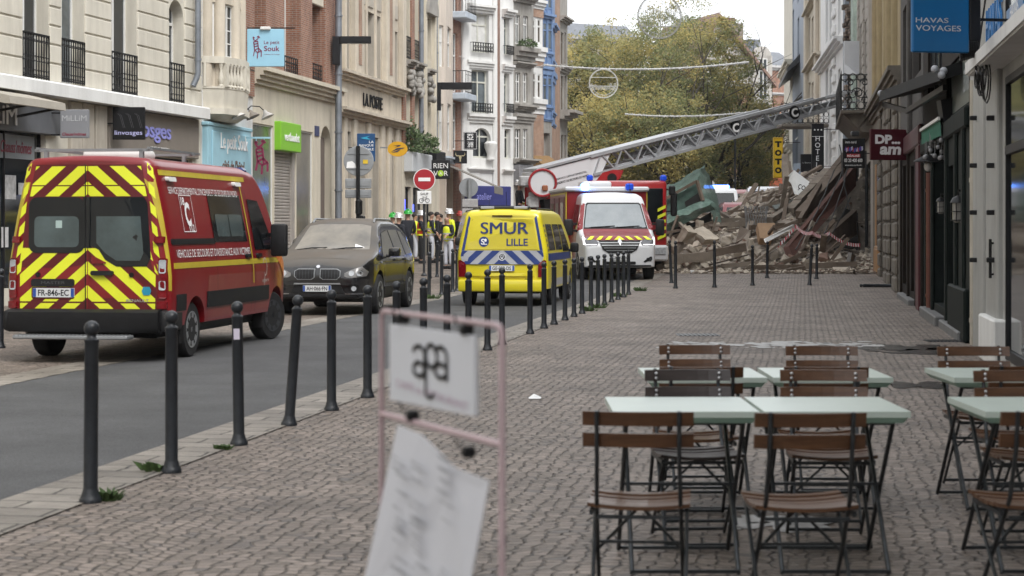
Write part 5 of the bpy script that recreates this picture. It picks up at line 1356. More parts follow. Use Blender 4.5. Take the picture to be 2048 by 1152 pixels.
def decal(mb, bv, poly, axis, off=.004, m=0, sub=.12, skirt=0, far=6):
 """a polygon projected on the body along an axis; skirt gives it real thickness"""
 bm = bmesh.new()
 s = 1 if axis[0] == '+' else -1; ax = 'xyz'.index(axis[1])
 def up(a, b, c):
  return Vector((c, a, b)) if ax == 0 else (Vector((a, c, b)) if ax == 1 else Vector((a, b, c)))
 vs = [bm.verts.new((a, b, 0)) for a, b in poly]
 bm.faces.new(vs); bmesh.ops.triangulate(bm, faces=bm.faces[:])
 for _ in range(5):
  le = [e for e in bm.edges if e.calc_length() > sub]
  if not le: break
  bmesh.ops.subdivide_edges(bm, edges=le, cuts=1, use_grid_fill=False)
  bmesh.ops.triangulate(bm, faces=bm.faces[:])
 d = Vector((0,0,0)); d[ax] = -s
 bm.verts.ensure_lookup_table(); bm.verts.index_update()
 out = []; base = []
 last = 0
 for v in bm.verts:
  loc, nor, i, dist = bv.ray_cast(up(v.co.x, v.co.y, s*far), d)
  out.append(loc)
 good = [p for p in out if p is not None]
 if not good: bm.free(); return
 for i, v in enumerate(bm.verts):
  if out[i] is None:
   q = min(good, key=lambda g: (g-up(v.co.x, v.co.y, g[ax])).length); out[i] = up(v.co.x, v.co.y, q[ax])
 vs = [p-d*off for p in out]; fs = [[v.index for v in f.verts] for f in bm.faces]
 if skirt:
  n = len(vs); be = [e for e in bm.edges if len(e.link_faces) == 1]
  vs = vs+[p+d*.01 for p in out]
  fs += [(e.verts[0].index, e.verts[1].index, n+e.verts[1].index, n+e.verts[0].index) for e in be]
 bm.free()
 mb.add(vs, fs, m)
def clip(poly, reg):                                      # convex clip (Sutherland-Hodgman), reg counter-clockwise
 out = poly
 for i in range(len(reg)):
  a, b = reg[i], reg[(i+1) % len(reg)]; inp, out = out, []
  if not inp: return []
  sd = lambda p: (b[0]-a[0])*(p[1]-a[1])-(b[1]-a[1])*(p[0]-a[0])
  for j in range(len(inp)):
   p, q = inp[j], inp[(j+1) % len(inp)]; dp, dq = sd(p), sd(q)
   if dp >= 0: out.append(p)
   if dp*dq < 0: t = dp/(dp-dq); out.append((p[0]+(q[0]-p[0])*t, p[1]+(q[1]-p[1])*t))
 return out
def rrect(x0, x1, z0, z1, r, n=4):
 P = []
 for cx, cz, a in ((x1-r,z0+r,-pi/2),(x1-r,z1-r,0),(x0+r,z1-r,pi/2),(x0+r,z0+r,pi)):
  P += [(cx+r*cos(a+pi/2*i/n), cz+r*sin(a+pi/2*i/n)) for i in range(n+1)]
 return P
def text_on(name, body, mat, bv, axis, a, b, w, h, parent, off=.006, shear=0., bold=0.):
 o = text(name, body, mat, I4, None, w=w, h=h, ext=0, shear=shear, bold=bold)
 if o is None: return
 s = 1 if axis[0] == '+' else -1; ax = 'xyz'.index(axis[1]); d = Vector((0,0,0)); d[ax] = -s
 flip = {'+x': 1, '-x': -1, '-y': 1, '+y': -1}[axis]
 bm = bmesh.new(); bm.from_mesh(o.data); bmesh.ops.triangulate(bm, faces=bm.faces[:])
 for _ in range(3):
  le = [e for e in bm.edges if e.calc_length() > .10]
  if le: bmesh.ops.subdivide_edges(bm, edges=le, cuts=1); bmesh.ops.triangulate(bm, faces=bm.faces[:])
 bm.to_mesh(o.data); bm.free()
 for v in o.data.vertices:
  p, q = a+v.co.x*flip, b+v.co.z
  src = Vector((s*6, p, q)) if ax == 0 else Vector((p, s*6, q))
  loc, *_ = bv.ray_cast(src, d)
  if loc is None: loc = Vector((s*1, p, q)) if ax == 0 else Vector((p, 0, q))
  v.co = loc-d*off
 o.parent = parent
 o.data.update()
 return o
TYRE = M('tyre_rubber', (.009,.009,.010), .8, var=.3, scale=12)
PLAST = M('black_plastic', (.012,.012,.013), .55, var=.2, scale=8, bump=.1, bscale=80, spec=.3)
CHROME = M('chrome', (.6,.6,.62), .15, metal=1, var=.05)
LAMPR = M('tail_lamp_red', (.16,.006,.01), .12, spec=.6, var=.3, scale=20)
LAMPC = M('lamp_clear', (.40,.42,.44), .12, spec=.7, var=.3, scale=14)
CARGL = M('car_glass', (.008,.010,.012), .05, var=.4, scale=1.5, spec=.5)
CARGP = M('car_glass_grey', (.06,.082,.084), .08, var=.35, scale=1.3, spec=.6)
PLATE = M('number_plate_white', (.62,.63,.64), .4, var=.03)
PLBL = M('number_plate_blue', (.02,.07,.30), .4)
BEAC = M('beacon_blue', (.01,.05,.42), .2, emit=.25)
BEAD = M('beacon_dark', (.01,.025,.12), .2)
BEACON = M('beacon_lit', (.10,.28,1.0), .2, emit=7)
def wheel(parent, x, y, r, w, rim_m, sp=5, steer=0., hub=None, side=1):
 t = MB(Matrix.Translation((x, y, r)) @ Matrix.Rotation(steer, 4, 'Z'))
 t.lathe([(r*.63,-w/2),(r*.93,-w/2),(r*.985,-w/2+.02),(r,-w*.3),(r,w*.3),(r*.985,w/2-.02),(r*.93,w/2),(r*.63,w/2)], (0,0,0), 32, axis='x')
 o = t.build('wheel', TYRE, parent, smooth=40)
 q = MB(t.T); f = side*w/2
 prof = [(r*.66,-.01),(r*.66,.005),(r*.60,.0),(r*.58,-.05)]
 q.lathe([(a, f+side*b) for a, b in prof], (0,0,0), 32, axis='x')
 q.lathe([(r*.58, f-side*.06),(.02, f-side*.06)], (0,0,0), 32, axis='x', m=1)
 q.lathe([(r*.17, f-side*.05),(r*.17, f-side*.015),(r*.1, f),(.005, f)], (0,0,0), 16, axis='x')
 for i in range(sp):
  a = 2*pi*i/sp
  for da in (-.09, .09):
   q.bar((f-side*.02, r*.12*cos(a), r*.12*sin(a)), (f-side*.012, r*.61*cos(a+da), r*.61*sin(a+da)), .05*r/.35, .03, up=(1,0,0))
 q.build('rim', [rim_m, BLK], o, smooth=35)
 return o
def plate(parent, bv, axis, x, z, txt, w=.52, off=.02):
 b = MB(); decal(b, bv, rrect(x-w/2, x+w/2, z-.055, z+.055, .008), axis, off, skirt=1); o = b.build('number_plate', PLATE, parent)
 s = -1 if axis == '+y' else 1
 b = MB()
 for q in (-1, 1): decal(b, bv, rrect(x+q*(w/2-.022)-.02, x+q*(w/2-.022)+.02, z-.052, z+.052, .004), axis, off+.002)
 build_each(b, 'plate_band', PLBL, o)
 text_on('lettering', txt, TXB, bv, axis, x, z, w*.74, .075, o, off+.003, bold=.015)
 return o

# ================= the red rescue van
VRED = M('fire_red_paint', (.20,.007,.011), .3, var=.06, scale=2, coat=.25, spec=.5)
DRED = M('dark_red_film', (.10,.006,.010), .35, var=.08, scale=4)
FLUO = M('fluorescent_yellow', (.72,.76,.03), .45, var=.03, scale=4)
FLUOD = M('dull_yellow_line', (.46,.36,.03), .45, var=.1)
VRED2 = M('red_paint_dusty', (.20,.022,.02), .42, col2=(.23,.055,.042), scale=1.6, coat=.2)
def master_zt(L, H):
 return smooth_tab([(-.1,H-.05),(.05,H),(L-1.95,H),(L-1.55,H-.05),(L-1.30,H-.18),(L-.72,1.36),(L-.55,1.27),(L-.25,1.13),(L-.06,1.0),(L,.92)])
def master_w(L, top=.79):
 def w(y, z):
  v = 1.035-.03*max(0, (.75-z)/.4)**2
  if z > 1.05: v -= (1.02-top)*((z-1.05)/1.35)**1.25
  if y < .25: v -= .035*((.25-y)/.25)**2
  if y > L-1.2: v -= .20*((y-(L-1.2))/1.2)**2.6
  return v
 return w
def warp_rear(k, z0): return lambda x, y, z: (x, y+(k*max(0, z-z0)*max(0, 1-y/.8) if y < .8 else 0)+.10*(x*x)*max(0,1-max(0,y)/.5), z)
L = 5.75; yr, yf = 1.05, 1.05+3.70
amb = thing('rescue_van', 'dark red rescue van with yellow chevron rear seen from behind at left', 'van')
zt = master_zt(L, 2.44); zb = lambda y: .40
sh = body_shell(0, L, zt, zb, master_w(L), lambda y: .16 if y < L-1.6 else .10, ((yr,.40,.34),(yf,.41,.34)), warp=warp_rear(.06, 1.0), endr=(.07,.12))
bv = bvh_of(sh)
sh.build('body', VRED, amb, smooth=32)
# dusty lower flanks
b = MB();
for ax in ('+x','-x'):
 b = MB(); decal(b, bv, [(yr+.46,.46),(yf-.47,.46),(yf-.47,.74),(yf-.5,1.0),(yr+.5,1.0),(yr+.46,.74)], ax, .0035, sub=.25)
 b.build('dusty_side_panel', VRED2, amb)
# rear: dark red field, chevrons, glass, lamps
def rear_poly(poly, off, m, mb): decal(mb, bv, poly, '-y', off, m, .2)
fieldL = [(-.86,.62),(0-.004,.62),(0-.004,2.36),(-.66,2.36),(-.79,1.75),(-.86,1.2)]
fieldR = [(-x, z) for x, z in fieldL][::-1]
mb = MB()
for f_ in (fieldL, fieldR): rear_poly(f_, .004, 0, mb)
mb.build('rear_doors', DRED, amb)
mb = MB()
for sgn in (-1, 1):
 reg = [(.005,.635),(.845,.635),(.85,1.2),(.775,1.78),(.655,2.34),(.005,2.34)]
 for z0r, z1r, ph in ((.635,.70,0),(.72,1.36,0),(1.98,2.10,.1),(2.115,2.34,.1)):
  rg = clip([(p) for p in reg], [(0,z0r),(.9,z0r),(.9,z1r),(0,z1r)])
  for k in range(-3, 11):
   z = .20+k*.285+ph                              # stripe falls away from the middle
   st = [(0,z),(0,z+.15),(1.1,z+.15-.95),(1.1,z-.95)]
   pol = clip(rg, st[::-1] if True else st)
   if len(pol) < 3: pol = clip(rg, st)
   if len(pol) >= 3:
    pol = [(sgn*x, zz) for x, zz in pol]
    if sgn < 0: pol = pol[::-1]
    rear_poly(pol, .007, 0, mb)
 # corner blocks beside the doors
 for k in range(6):
  z = 1.08+k*.235; xo = .895-.11*max(0,(z-1.0)/1.3)**1.3
  q = [(sgn*(xo-.055), z+.0),(sgn*(xo+.02), z-.075),(sgn*(xo+.0), z+.06),(sgn*(xo-.07), z+.135)]
  rear_poly(q if sgn > 0 else q[::-1], .007, 0, mb)
mb.build('chevrons', FLUO, amb)
mb = MB()
rear_poly([(x,z) for x,z in rrect(-.74,-.04,1.30,1.97,.10)], .011, 0, mb)
rear_poly([(.02,1.40),(.02,1.97),(.70,1.97),(.74,1.90),(.79,1.25),(.74,1.14),(.36,1.14),(.22,1.22),(.14,1.34)], .011, 0, mb)
rear_poly([(-.06,1.36),(.05,1.36),(.05,1.97),(-.06,1.97)], .0105, 0, mb)
gls = mb.build('rear_window', CARGL, amb, smooth=60)
mb = MB()
rear_poly(rrect(-.67,-.11,1.37,1.74,.06), .014, 0, mb)
rear_poly([(.11,1.42),(.11,1.74),(.66,1.74),(.70,1.30),(.66,1.21),(.36,1.21),(.22,1.30)], .014, 0, mb)
mb.build('pane', CARGP, gls, smooth=60)
mb = MB(); rear_poly(rrect(-.40,-.32,1.60,1.69,.005), .017, 0, mb); mb.build('window_sticker', M('pale_film_sticker', (.35,.45,.43), .4), gls)
def slab(name, mat, polys, axis, off, par, skirt=1, sub=.15, bvh=None):
 mb = MB()
 for p_ in polys: decal(mb, bvh or bv, p_, axis, off, 0, sub, skirt)
 return mb.build(name, mat, par, smooth=45)
for s in (-1, 1):
 x0, x1 = sorted((s*.885, s*.985)); xw0, xw1 = sorted((s*.87, s*1.01))
 lm = slab('tail_lamp', LAMPR, [rrect(x0, x1, .76, 1.24, .02)], '-y', .03, amb)
 slab('lamp_segment', LAMPC, [rrect(x0+.01, x1-.01, 1.06, 1.22, .02), rrect(x0+.01, x1-.01, .86, .97, .02)], '-y', .034, lm)
 slab('marker_lamp', LAMPR, [rrect(*sorted((s*.84,s*.95)), 1.42, 1.50, .01)], '-y', .05, amb)
 slab('reflector', LAMPR, [rrect(*sorted((s*.80,s*.90)), .40+.06, .52, .01)], '-y', .10, amb)
 slab('marker_lamp', LAMPR, [rrect(*sorted((s*.88,s*.99)), .64, .72, .01)], '-y', .05, amb)
slab('brake_lamp', LAMPR, [[(.05,1.27),(.07,1.27),(.23,1.19),(.23,1.175),(.05,1.175)]], '-y', .025, amb)
slab('door_handle', PLAST, [rrect(.05, .33, 1.035, 1.09, .025)], '-y', .05, amb)
slab('plate_housing', PLAST, [rrect(-.70,-.16,.90,.99,.03)], '-y', .03, amb)
slab('plate_recess', DRED, [rrect(-.70,-.16,.75,.895,.03)], '-y', .010, amb, 0)
plate(amb, bv, '-y', -.42, .825, 'FR-846-EC')
text_on('lettering', 'MASTER', M('dark_emboss', (.07,.07,.075), .4), bv, '-y', -.42, .945, .30, .035, amb, .034)
text_on('lettering', 'RENAULT', CHROME, bv, '-y', .63, .735, .28, .036, amb, .016, bold=.02)
slab('sticker', M('sticker_cyan', (.02,.25,.38), .4), [[(.70,.80),(.78,.80),(.80,.85),(.78,.90),(.70,.90),(.68,.85)]], '-y', .016, amb, 0)
for x in (-.62, .55): slab('lock', BLK, [[(x+.03*cos(i*pi/6), 1.04+.03*sin(i*pi/6)) for i in range(12)]], '-y', .02, amb)
mb = MB(); mb.bbox(-.004, .004, .012, .03, .6, 2.36, .001); mb.build('door_seam', BLK, amb)
mb = MB()
prof = [(-.045,.36),(-.085,.42),(-.085,.60),(-.03,.63),(.30,.63),(.30,.36)]
mb.extr(prof, -.93, .93)
for s in (-1, 1): mb.bbox(*sorted((s*.90, s*1.035)), -.03, .58, .36, .625, .06, seg=2)
mb.build('rear_bumper', PLAST, amb, smooth=40)
mb = MB(); mb.bbox(-.80, .62, -.26, -.02, .285, .33, .012)
for i in range(28): mb.box(-.78+i*.05, -.765+i*.05, -.262, -.03, .33, .336)
mb.build('rear_step', GRY, amb)
mb = MB(); mb.bbox(-.85, .85, .2, L-.4, .28, .8, .05); mb.build('underbody', BLK, amb)
# side details (both sides)
text_side = '+x'
slab('side_trim', PLAST, [[(.55,.60),(yr-.42,.60),(yr-.42,.80),(.30,.80),(.30,.60)], [(yr+.44,.60),(yf-.46,.60),(yf-.46,.80),(yr+.44,.80)]], '+x', .02, amb)
slab('side_trim', PLAST, [[(yr+.44,.60),(yf-.46,.60),(yf-.46,.80),(yr+.44,.80)], [(.30,.60),(yr-.42,.60),(yr-.42,.80),(.30,.80)]], '-x', .02, amb)
lines = [[(.12,1.11),(L-.9,1.11),(L-.9,1.18),(.12,1.18)], [(.14,2.235),(L-2.0,2.235),(L-2.0,2.30),(.14,2.30)], [(.12,.85),(.165,.85),(.165,2.235),(.12,2.235)], [(3.55,.85),(3.595,.85),(3.50,2.235),(3.455,2.235)]]
for ax in ('+x','-x'): slab('yellow_line', FLUOD, lines, ax, .006, amb, 0)
for ax in ('+x','-x'):
 sw = slab('side_window', CARGL, [[(1.95,1.42),(3.40,1.42),(3.36,2.04),(1.93,2.04)]], ax, .008, amb, 0)
 slab('pane', CARGP, [rrect(2.10,2.66,1.49,1.78,.03), rrect(2.69,3.28,1.49,1.78,.03)], ax, .011, sw, 0)
 slab('cab_window', CARGL, [[(3.72,1.30),(4.62,1.30),(4.55,1.5),(4.20,1.98),(3.70,2.0)]], ax, .008, amb, 0)
 slab('door_rail', BLK, [rrect(.25,1.95,1.40,1.47,.02)], ax, .012, amb)
 slab('door_handle', BLK, [rrect(3.22,3.42,1.20,1.25,.02)], ax, .035, amb)
 slab('door_handle', BLK, [rrect(3.75,3.95,1.20,1.25,.02)], ax, .035, amb)
 for yy in (.42, 3.15): slab('side_lamp', WHT, [rrect(yy,yy+.28,2.165,2.22,.02)], ax, .05, amb)
text_on('lettering', "SERVICE DEPARTEMENTAL D'INCENDIE ET DE SECOURS DU NORD", TXW, bv, '+x', 1.86, 2.06, 2.85, .085, amb, .008)
text_on('lettering', "VEHICULE DE SECOURS ET D'ASSISTANCE AUX VICTIMES", TXW, bv, '+x', 1.92, 1.29, 3.1, .10, amb, .008)
text_on('lettering', 'C', TXW, bv, '+x', 1.02, 1.77, .20, .30, amb, .008, bold=.04)
text_on('lettering', '18', TXW, bv, '+x', .90, 1.93, .13, .10, amb, .008, bold=.02); text_on('lettering', '112', TXW, bv, '+x', 1.10, 1.60, .19, .09, amb, .008, bold=.02)
slab('emblem_frame', TXW, [[(.78,1.55),(.79,1.55),(.79,2.01),(.78,2.01)], [(1.24,1.55),(1.25,1.55),(1.25,2.01),(1.24,2.01)], [(.78,1.55),(1.25,1.55),(1.25,1.56),(.78,1.56)], [(.78,2.0),(1.25,2.0),(1.25,2.01),(.78,2.01)]], '+x', .008, amb, 0)
mb = MB()
for i in range(16):
 a0_, a1_ = -1.9+4.6*i/16, -1.9+4.6*(i+1)/16
 decal(mb, bv, [(4.13+.08*cos(a0_),1.06+.11*sin(a0_)),(4.13+.098*cos(a0_),1.06+.13*sin(a0_)),(4.13+.098*cos(a1_),1.06+.13*sin(a1_)),(4.13+.08*cos(a1_),1.06+.11*sin(a1_))], '+x', .008)
decal(mb, bv, [(4.08,.78),(4.10,.78),(4.12,.98),(4.10,.98)], '+x', .008)
mb.build('emblem', M('faded_white', (.45,.38,.36), .5), amb)
text_on('lettering', 'sapeurs', M('faded_white', (.45,.4,.4)), bv, '+x', 4.13, .86, .34, .05, amb, .008)
slab('flame_graphic', M('flame_orange', (.55,.20,.03), .4, col2=(.50,.10,.02), scale=9), [[(4.75,1.18),(5.35,.85),(5.55,1.0),(5.35,1.12),(5.1,1.28),(4.95,1.25),(4.82,1.30)]], '+x', .008, amb, 0)
for yy in (1.93, 3.47, 3.66, 4.62):
 for ax in ('+x','-x'): slab('door_seam', BLK, [[(yy,.45 if yy > 1.95 or yy < 1 else .8),(yy+.008,.45 if yy > 1.95 else .8),(yy+.008,2.1 if yy < 4 else 1.2),(yy,2.1 if yy < 4 else 1.2)]], ax, .005, amb, 0)
slab('windscreen', CARGL, [[(-.80,1.42),(.80,1.42),(.66,2.12),(-.66,2.12)]], '+y', .006, amb, 0)
for s in (-1, 1):
 slab('headlamp', LAMPC, [rrect(*sorted((s*.55,s*.88)), .80, 1.0, .05)], '+y', .02, amb)
slab('grille', PLAST, [rrect(-.5,.5,.72,.95,.05)], '+y', .015, amb)
for s in (-1, 1):
 mb = MB(); mb.bbox(*sorted((s*1.06,s*1.30)), 4.30, 4.42, 1.20, 1.66, .04, seg=2); mb.bar((s*.98,4.45,1.32),(s*1.1,4.38,1.35), .06); mb.bar((s*.98,4.45,1.5),(s*1.1,4.38,1.5), .06)
 mr = mb.build('wing_mirror', PLAST, amb, smooth=40)
 wheel(amb, s*.87, yr, .345, .22, GRY, 9, side=s); wheel(amb, s*.88, yf, .345, .22, DGR, 9, steer=-.28, side=s)
mb = MB(); mb.bbox(.80,.99, yf-.55, yf-.50, .18, .5, .02); mb.build('mudflap', PLAST, amb)
mb = MB(); mb.bbox(.80,.99, yr-.46, yr-.42, .18, .5, .02); mb.build('mudflap', PLAST, amb)
mb = MB(); mb.bbox(-.33, .42, .75, 1.35, 2.44, 2.57, .05, seg=2); mb.build('roof_unit', WHT, amb, smooth=40)
mb = MB(); mb.bar((-.74,.30,2.54),(.74,.30,2.54), .05, .035); mb.bar((-.74,1.9,2.54),(.74,1.9,2.54), .04, .03)
for x in (-.6, .6): mb.bar((x,.3,2.42),(x,.3,2.54), .05); mb.bar((x,1.9,2.42),(x,1.9,2.54), .05)
for x in (-.7, .7): mb.bar((x,.25,2.56),(x,2.2,2.56), .03)
mb.build('roof_rack', GRY, amb)
for s in (-1,1):
 mb = MB(); mb.bbox(*sorted((s*.35,s*.75)), L-1.72, L-1.52, 2.34, 2.45, .04); mb.build('beacon', BEAD, amb)
amb.location = (-4.02-.87*cos(radians(8.3))-.0, 22.95+.0, 0); amb.rotation_euler = (0,0,-radians(8.3))
amb.location = Vector((-4.02, 22.95, 0))-Matrix.Rotation(-radians(8.3),3,'Z') @ Vector((.93, yr, 0))

# ================= the dusty black SUV
SUVP = M('black_car_paint', (.012,.012,.013), .22, var=.3, scale=3, coat=.6)
def dustmat(name, base, dust, rough, lo=.58, hi=1.02):
 m = M(name, base, rough, var=.1, coat=.3)
 n = m.node_tree; Lk = n.links; p = n.nodes['Principled BSDF']
 ge = n.nodes.new('ShaderNodeNewGeometry'); sx = n.nodes.new('ShaderNodeSeparateXYZ'); Lk.new(ge.outputs['Normal'], sx.inputs[0])
 nz = n.nodes.new('ShaderNodeTexNoise'); nz.inputs['Scale'].default_value = 2.5; nz.inputs['Detail'].default_value = 7
 tc = [k for k in n.nodes if k.type == 'TEX_COORD'][0]; Lk.new(tc.outputs['Object'], nz.inputs['Vector'])
 ad = n.nodes.new('ShaderNodeMath'); ad.operation = 'MULTIPLY_ADD'; Lk.new(nz.outputs['Fac'], ad.inputs[0]); ad.inputs[1].default_value = .5; Lk.new(sx.outputs[2], ad.inputs[2])
 r = n.nodes.new('ShaderNodeMapRange'); r.inputs[1].default_value = lo+.25; r.inputs[2].default_value = hi+.25; r.inputs[4].default_value = .88
 Lk.new(ad.outputs[0], r.inputs[0])
 old = p.inputs['Base Color'].links[0].from_socket
 mx = n.nodes.new('ShaderNodeMix'); mx.data_type = 'RGBA'; Lk.new(r.outputs[0], mx.inputs[0]); Lk.new(old, mx.inputs[6]); mx.inputs[7].default_value = (*dust, 1)
 Lk.new(mx.outputs[2], p.inputs['Base Color'])
 rr = n.nodes.new('ShaderNodeMapRange'); rr.inputs[3].default_value = rough; rr.inputs[4].default_value = .8; Lk.new(r.outputs[0], rr.inputs[0]); Lk.new(rr.outputs[0], p.inputs['Roughness'])
 cw = n.nodes.new('ShaderNodeMapRange'); cw.inputs[3].default_value = .5; cw.inputs[4].default_value = 0; Lk.new(r.outputs[0], cw.inputs[0]); Lk.new(cw.outputs[0], p.inputs['Coat Weight'])
 return m
SUVD = dustmat('dusty_black_paint', (.012,.012,.013), (.115,.095,.074), .18)
DGLS = M('dusty_windscreen', (.25,.225,.185), .35, col2=(.12,.112,.10), scale=1.6, spec=.5)
DGLS2 = M('dusty_side_glass', (.15,.14,.12), .3, col2=(.08,.08,.075), scale=1.8, spec=.6)
L = 4.86; yr, yf = .98, .98+2.93
suv = thing('parked_suv', 'black SUV covered in tan dust parked facing the camera', 'car')
ztc = smooth_tab([(-.02,.95),(.04,1.12),(.20,1.28),(.55,1.55),(.95,1.68),(1.6,1.745),(2.4,1.745),(2.85,1.68),(3.15,1.52),(3.72,1.185),(4.0,1.13),(4.45,1.03),(4.70,.93),(4.82,.82),(4.86,.74)])
def wsuv(y, z):
 v = .955-.03*max(0,(.7-z)/.4)**2
 if z > .98: v -= .38*(z-.98)+.0
 if z > 1.0 and y > 3.3: v = max(v, .86-.15*(y-3.3)/1.5)
 if y < .5: v -= .14*((.5-y)/.5)**2
 if y > 3.9: v -= .20*((y-3.9)/.96)**2.4
 for yc in (yr, yf):
  d = abs(y-yc)
  if d < .55 and z < .95: v += .015*(1-(d/.55)**2)
 return v
shs = body_shell(0, L, ztc, lambda y: .30, wsuv, lambda y: .13 if .4 < y < 3.2 else .09, ((yr,.42,.38),(yf,.42,.38)), endr=(.12,.10), crown=.05)
bs = bvh_of(shs); shs.build('body', SUVD, suv, smooth=38)
sl_ = lambda n_, m_, P_, ax, off, sk=1, par=suv, sub=.12: slab(n_, m_, P_, ax, off, par, sk, sub, bs)
sl_('windscreen', DGLS, [[(-.72,1.20),(.72,1.20),(.60,1.64),(.4,1.675),(-.4,1.675),(-.60,1.64)]], '+y', .006, 0)
sl_('rear_window', DGLS2, [[(-.62,1.22),(.62,1.22),(.52,1.60),(-.52,1.60)]], '-y', .006, 0)
for ax in ('+x','-x'):
 sl_('side_window', DGLS2, [[(2.20,1.06),(3.42,1.06),(3.36,1.14),(2.85,1.50),(2.20,1.56)]], ax, .006, 0)
 sl_('side_window', DGLS2, [[(1.25,1.06),(2.10,1.06),(2.10,1.56),(1.28,1.56)]], ax, .006, 0)
 sl_('side_window', DGLS2, [[(.52,1.10),(1.15,1.07),(1.18,1.555),(.88,1.52)]], ax, .006, 0)
 sl_('sill_trim', PLAST, [[(yr+.44,.32),(yf-.44,.32),(yf-.44,.50),(yr+.44,.50)]], ax, .02)
 sl_('door_handle', SUVP, [rrect(2.28,2.50,.97,1.01,.015), rrect(1.32,1.54,.97,1.01,.015)], ax, .03)
 for yy in (1.2, 2.15, 3.38): sl_('door_seam', BLK, [[(yy,.5),(yy+.008,.5),(yy+.008,1.06),(yy,1.06)]], ax, .004, 0)
mb = MB(); decal(mb, bs, [(-.42,3.78),(.42,3.78),(.55,4.2),(.50,4.55),(-.5,4.55),(-.55,4.2)], '+z', .004); mb.build('bonnet_panel', SUVD, suv, smooth=40)
# nose
sl_('front_bumper', SUVP, [[(-.86,.56),(.86,.56),(.88,.66),(.70,.70),(-.70,.70),(-.88,.66)]], '+y', .03)
for s in (-1, 1):
 q = [(.05,.86),(.36,.86),(.43,.82),(.43,.72),(.37,.66),(.10,.66),(.05,.70)]
 P_ = [(s*x, z) for x, z in q]; P_ = P_ if s > 0 else P_[::-1]
 kd = sl_('kidney_frame', GRY, [P_], '+y', .035)
 qi = [(s*(.24+(x-.24)*.93), .76+(z-.76)*.88) for x, z in q]; qi = qi if s > 0 else qi[::-1]
 sl_('grille', BLK, [qi], '+y', .04, 1, kd)
 mbq = MB()
 for k in range(6): decal(mbq, bs, rrect(s*(.10+k*.057)-.006, s*(.10+k*.057)+.006, .68, .84, .003), '+y', .046)
 mbq.build('grille_bars', DGR, kd)
 h_ = [(s*x, z) for x, z in ((.50,.72),(.60,.68),(.86,.72),(.885,.80),(.80,.90),(.62,.84),(.50,.78))]; h_ = h_ if s > 0 else h_[::-1]
 hl = sl_('headlamp', M('lamp_dull', (.16,.155,.15), .2, spec=.6, var=.35, scale=12), [h_], '+y', .02)
 mbq = MB()
 for cx in (.63, .77): decal(mbq, bs, [(s*cx+.05*cos(i*pi/8), .775+.05*sin(i*pi/8)) for i in range(16)], '+y', .026)
 mbq.build('lamp_lens', LAMPC, hl)
 fl = sl_('fog_lamp', BLK, [[(s*.68+.07*cos(i*pi/8), .50+.07*sin(i*pi/8)) for i in range(16)]], '+y', .03)
 sl_('lamp_lens', LAMPC, [[(s*.68+.045*cos(i*pi/8), .50+.045*sin(i*pi/8)) for i in range(16)]], '+y', .036, 0, fl)
 sl_('bumper_blade', CHROME, [rrect(*sorted((s*.52,s*.82)), .395, .41, .004)], '+y', .05)
 mb = MB(); mb.bbox(*sorted((s*.97,s*1.20)), 3.02, 3.20, 1.06, 1.23, .05, seg=2); mb.bbox(*sorted((s*.86,s*1.0)), 3.06, 3.16, 1.04, 1.10, .02); mb.build('wing_mirror', SUVD, suv, smooth=40)
 wheel(suv, s*.84, yr, .37, .26, GRY, 5, side=s); wheel(suv, s*.84, yf, .37, .26, GRY, 5, side=s)
 mb = MB(); mb.tube([(s*.60,2.75,1.70),(s*.585,2.6,1.775),(s*.585,1.2,1.765),(s*.60,.95,1.70)], .022, 6); mb.build('roof_rail', GRY, suv, smooth=40)
sl_('lower_grille', BLK, [[(-.50,.42),(.50,.42),(.42,.57),(-.42,.57)]], '+y', .012)
sl_('skid_plate', PLAST, [[(-.80,.31),(.80,.31),(.72,.40),(-.72,.40)]], '+y', .03)
sl_('bumper_lip', GRY, [[(-.44,.575),(.44,.575),(.42,.60),(-.42,.60)]], '+y', .04)
plate(suv, bs, '+y', 0, .50, 'AH·066·FN', off=.05)
sl_('badge', CHROME, [[(.035*cos(i*pi/8), .90+.028*sin(i*pi/8)) for i in range(16)]], '+y', .012)
for x in (-.33, .33):
 mb = MB(); a_ = bs.ray_cast(Vector((x-.25,6,1.235)), Vector((0,-1,0)))[0]; b_ = bs.ray_cast(Vector((x+.33,6,1.20)), Vector((0,-1,0)))[0]
 mb.tube([a_+Vector((0,.03,0)), (a_+b_)/2+Vector((0,.05,.01)), b_+Vector((0,.03,-.01))], .012, 5); mb.build('wiper', BLK, suv)
mb = MB(); decal(mb, bs, [(-.62,1.235),(-.45,1.225),(-.42,1.30),(-.55,1.26)], '+y', .014); mb.build('paper_slip', TXW, suv)
mb = MB(); mb.bbox(-.8,.8,.3,L-.3,.24,.7,.05); mb.build('underbody', BLK, suv)
mb = MB(); mb.prism([(-.04,1.78),(.04,1.78),(.03,1.86),(-.03,1.84)], .9, 1.1); mb.build('roof_antenna', BLK, suv)
th = pi-radians(7.6)
Rm = Matrix.Rotation(th, 3, 'Z')
suv.rotation_euler = (0,0,th)
suv.location = Vector((-2.31, 35.95, 0))-Rm @ Vector((.84+.1-1.88*0, (yr+yf)/2, 0))
suv.location = Vector((-2.31-.02, 35.95, 0))-Rm @ Vector((-.90, (yr+yf)/2, 0)) if (Rm @ Vector((-.9,0,0))).x > 0 else Vector((-2.33, 35.95, 0))-Rm @ Vector((.90, (yr+yf)/2, 0))

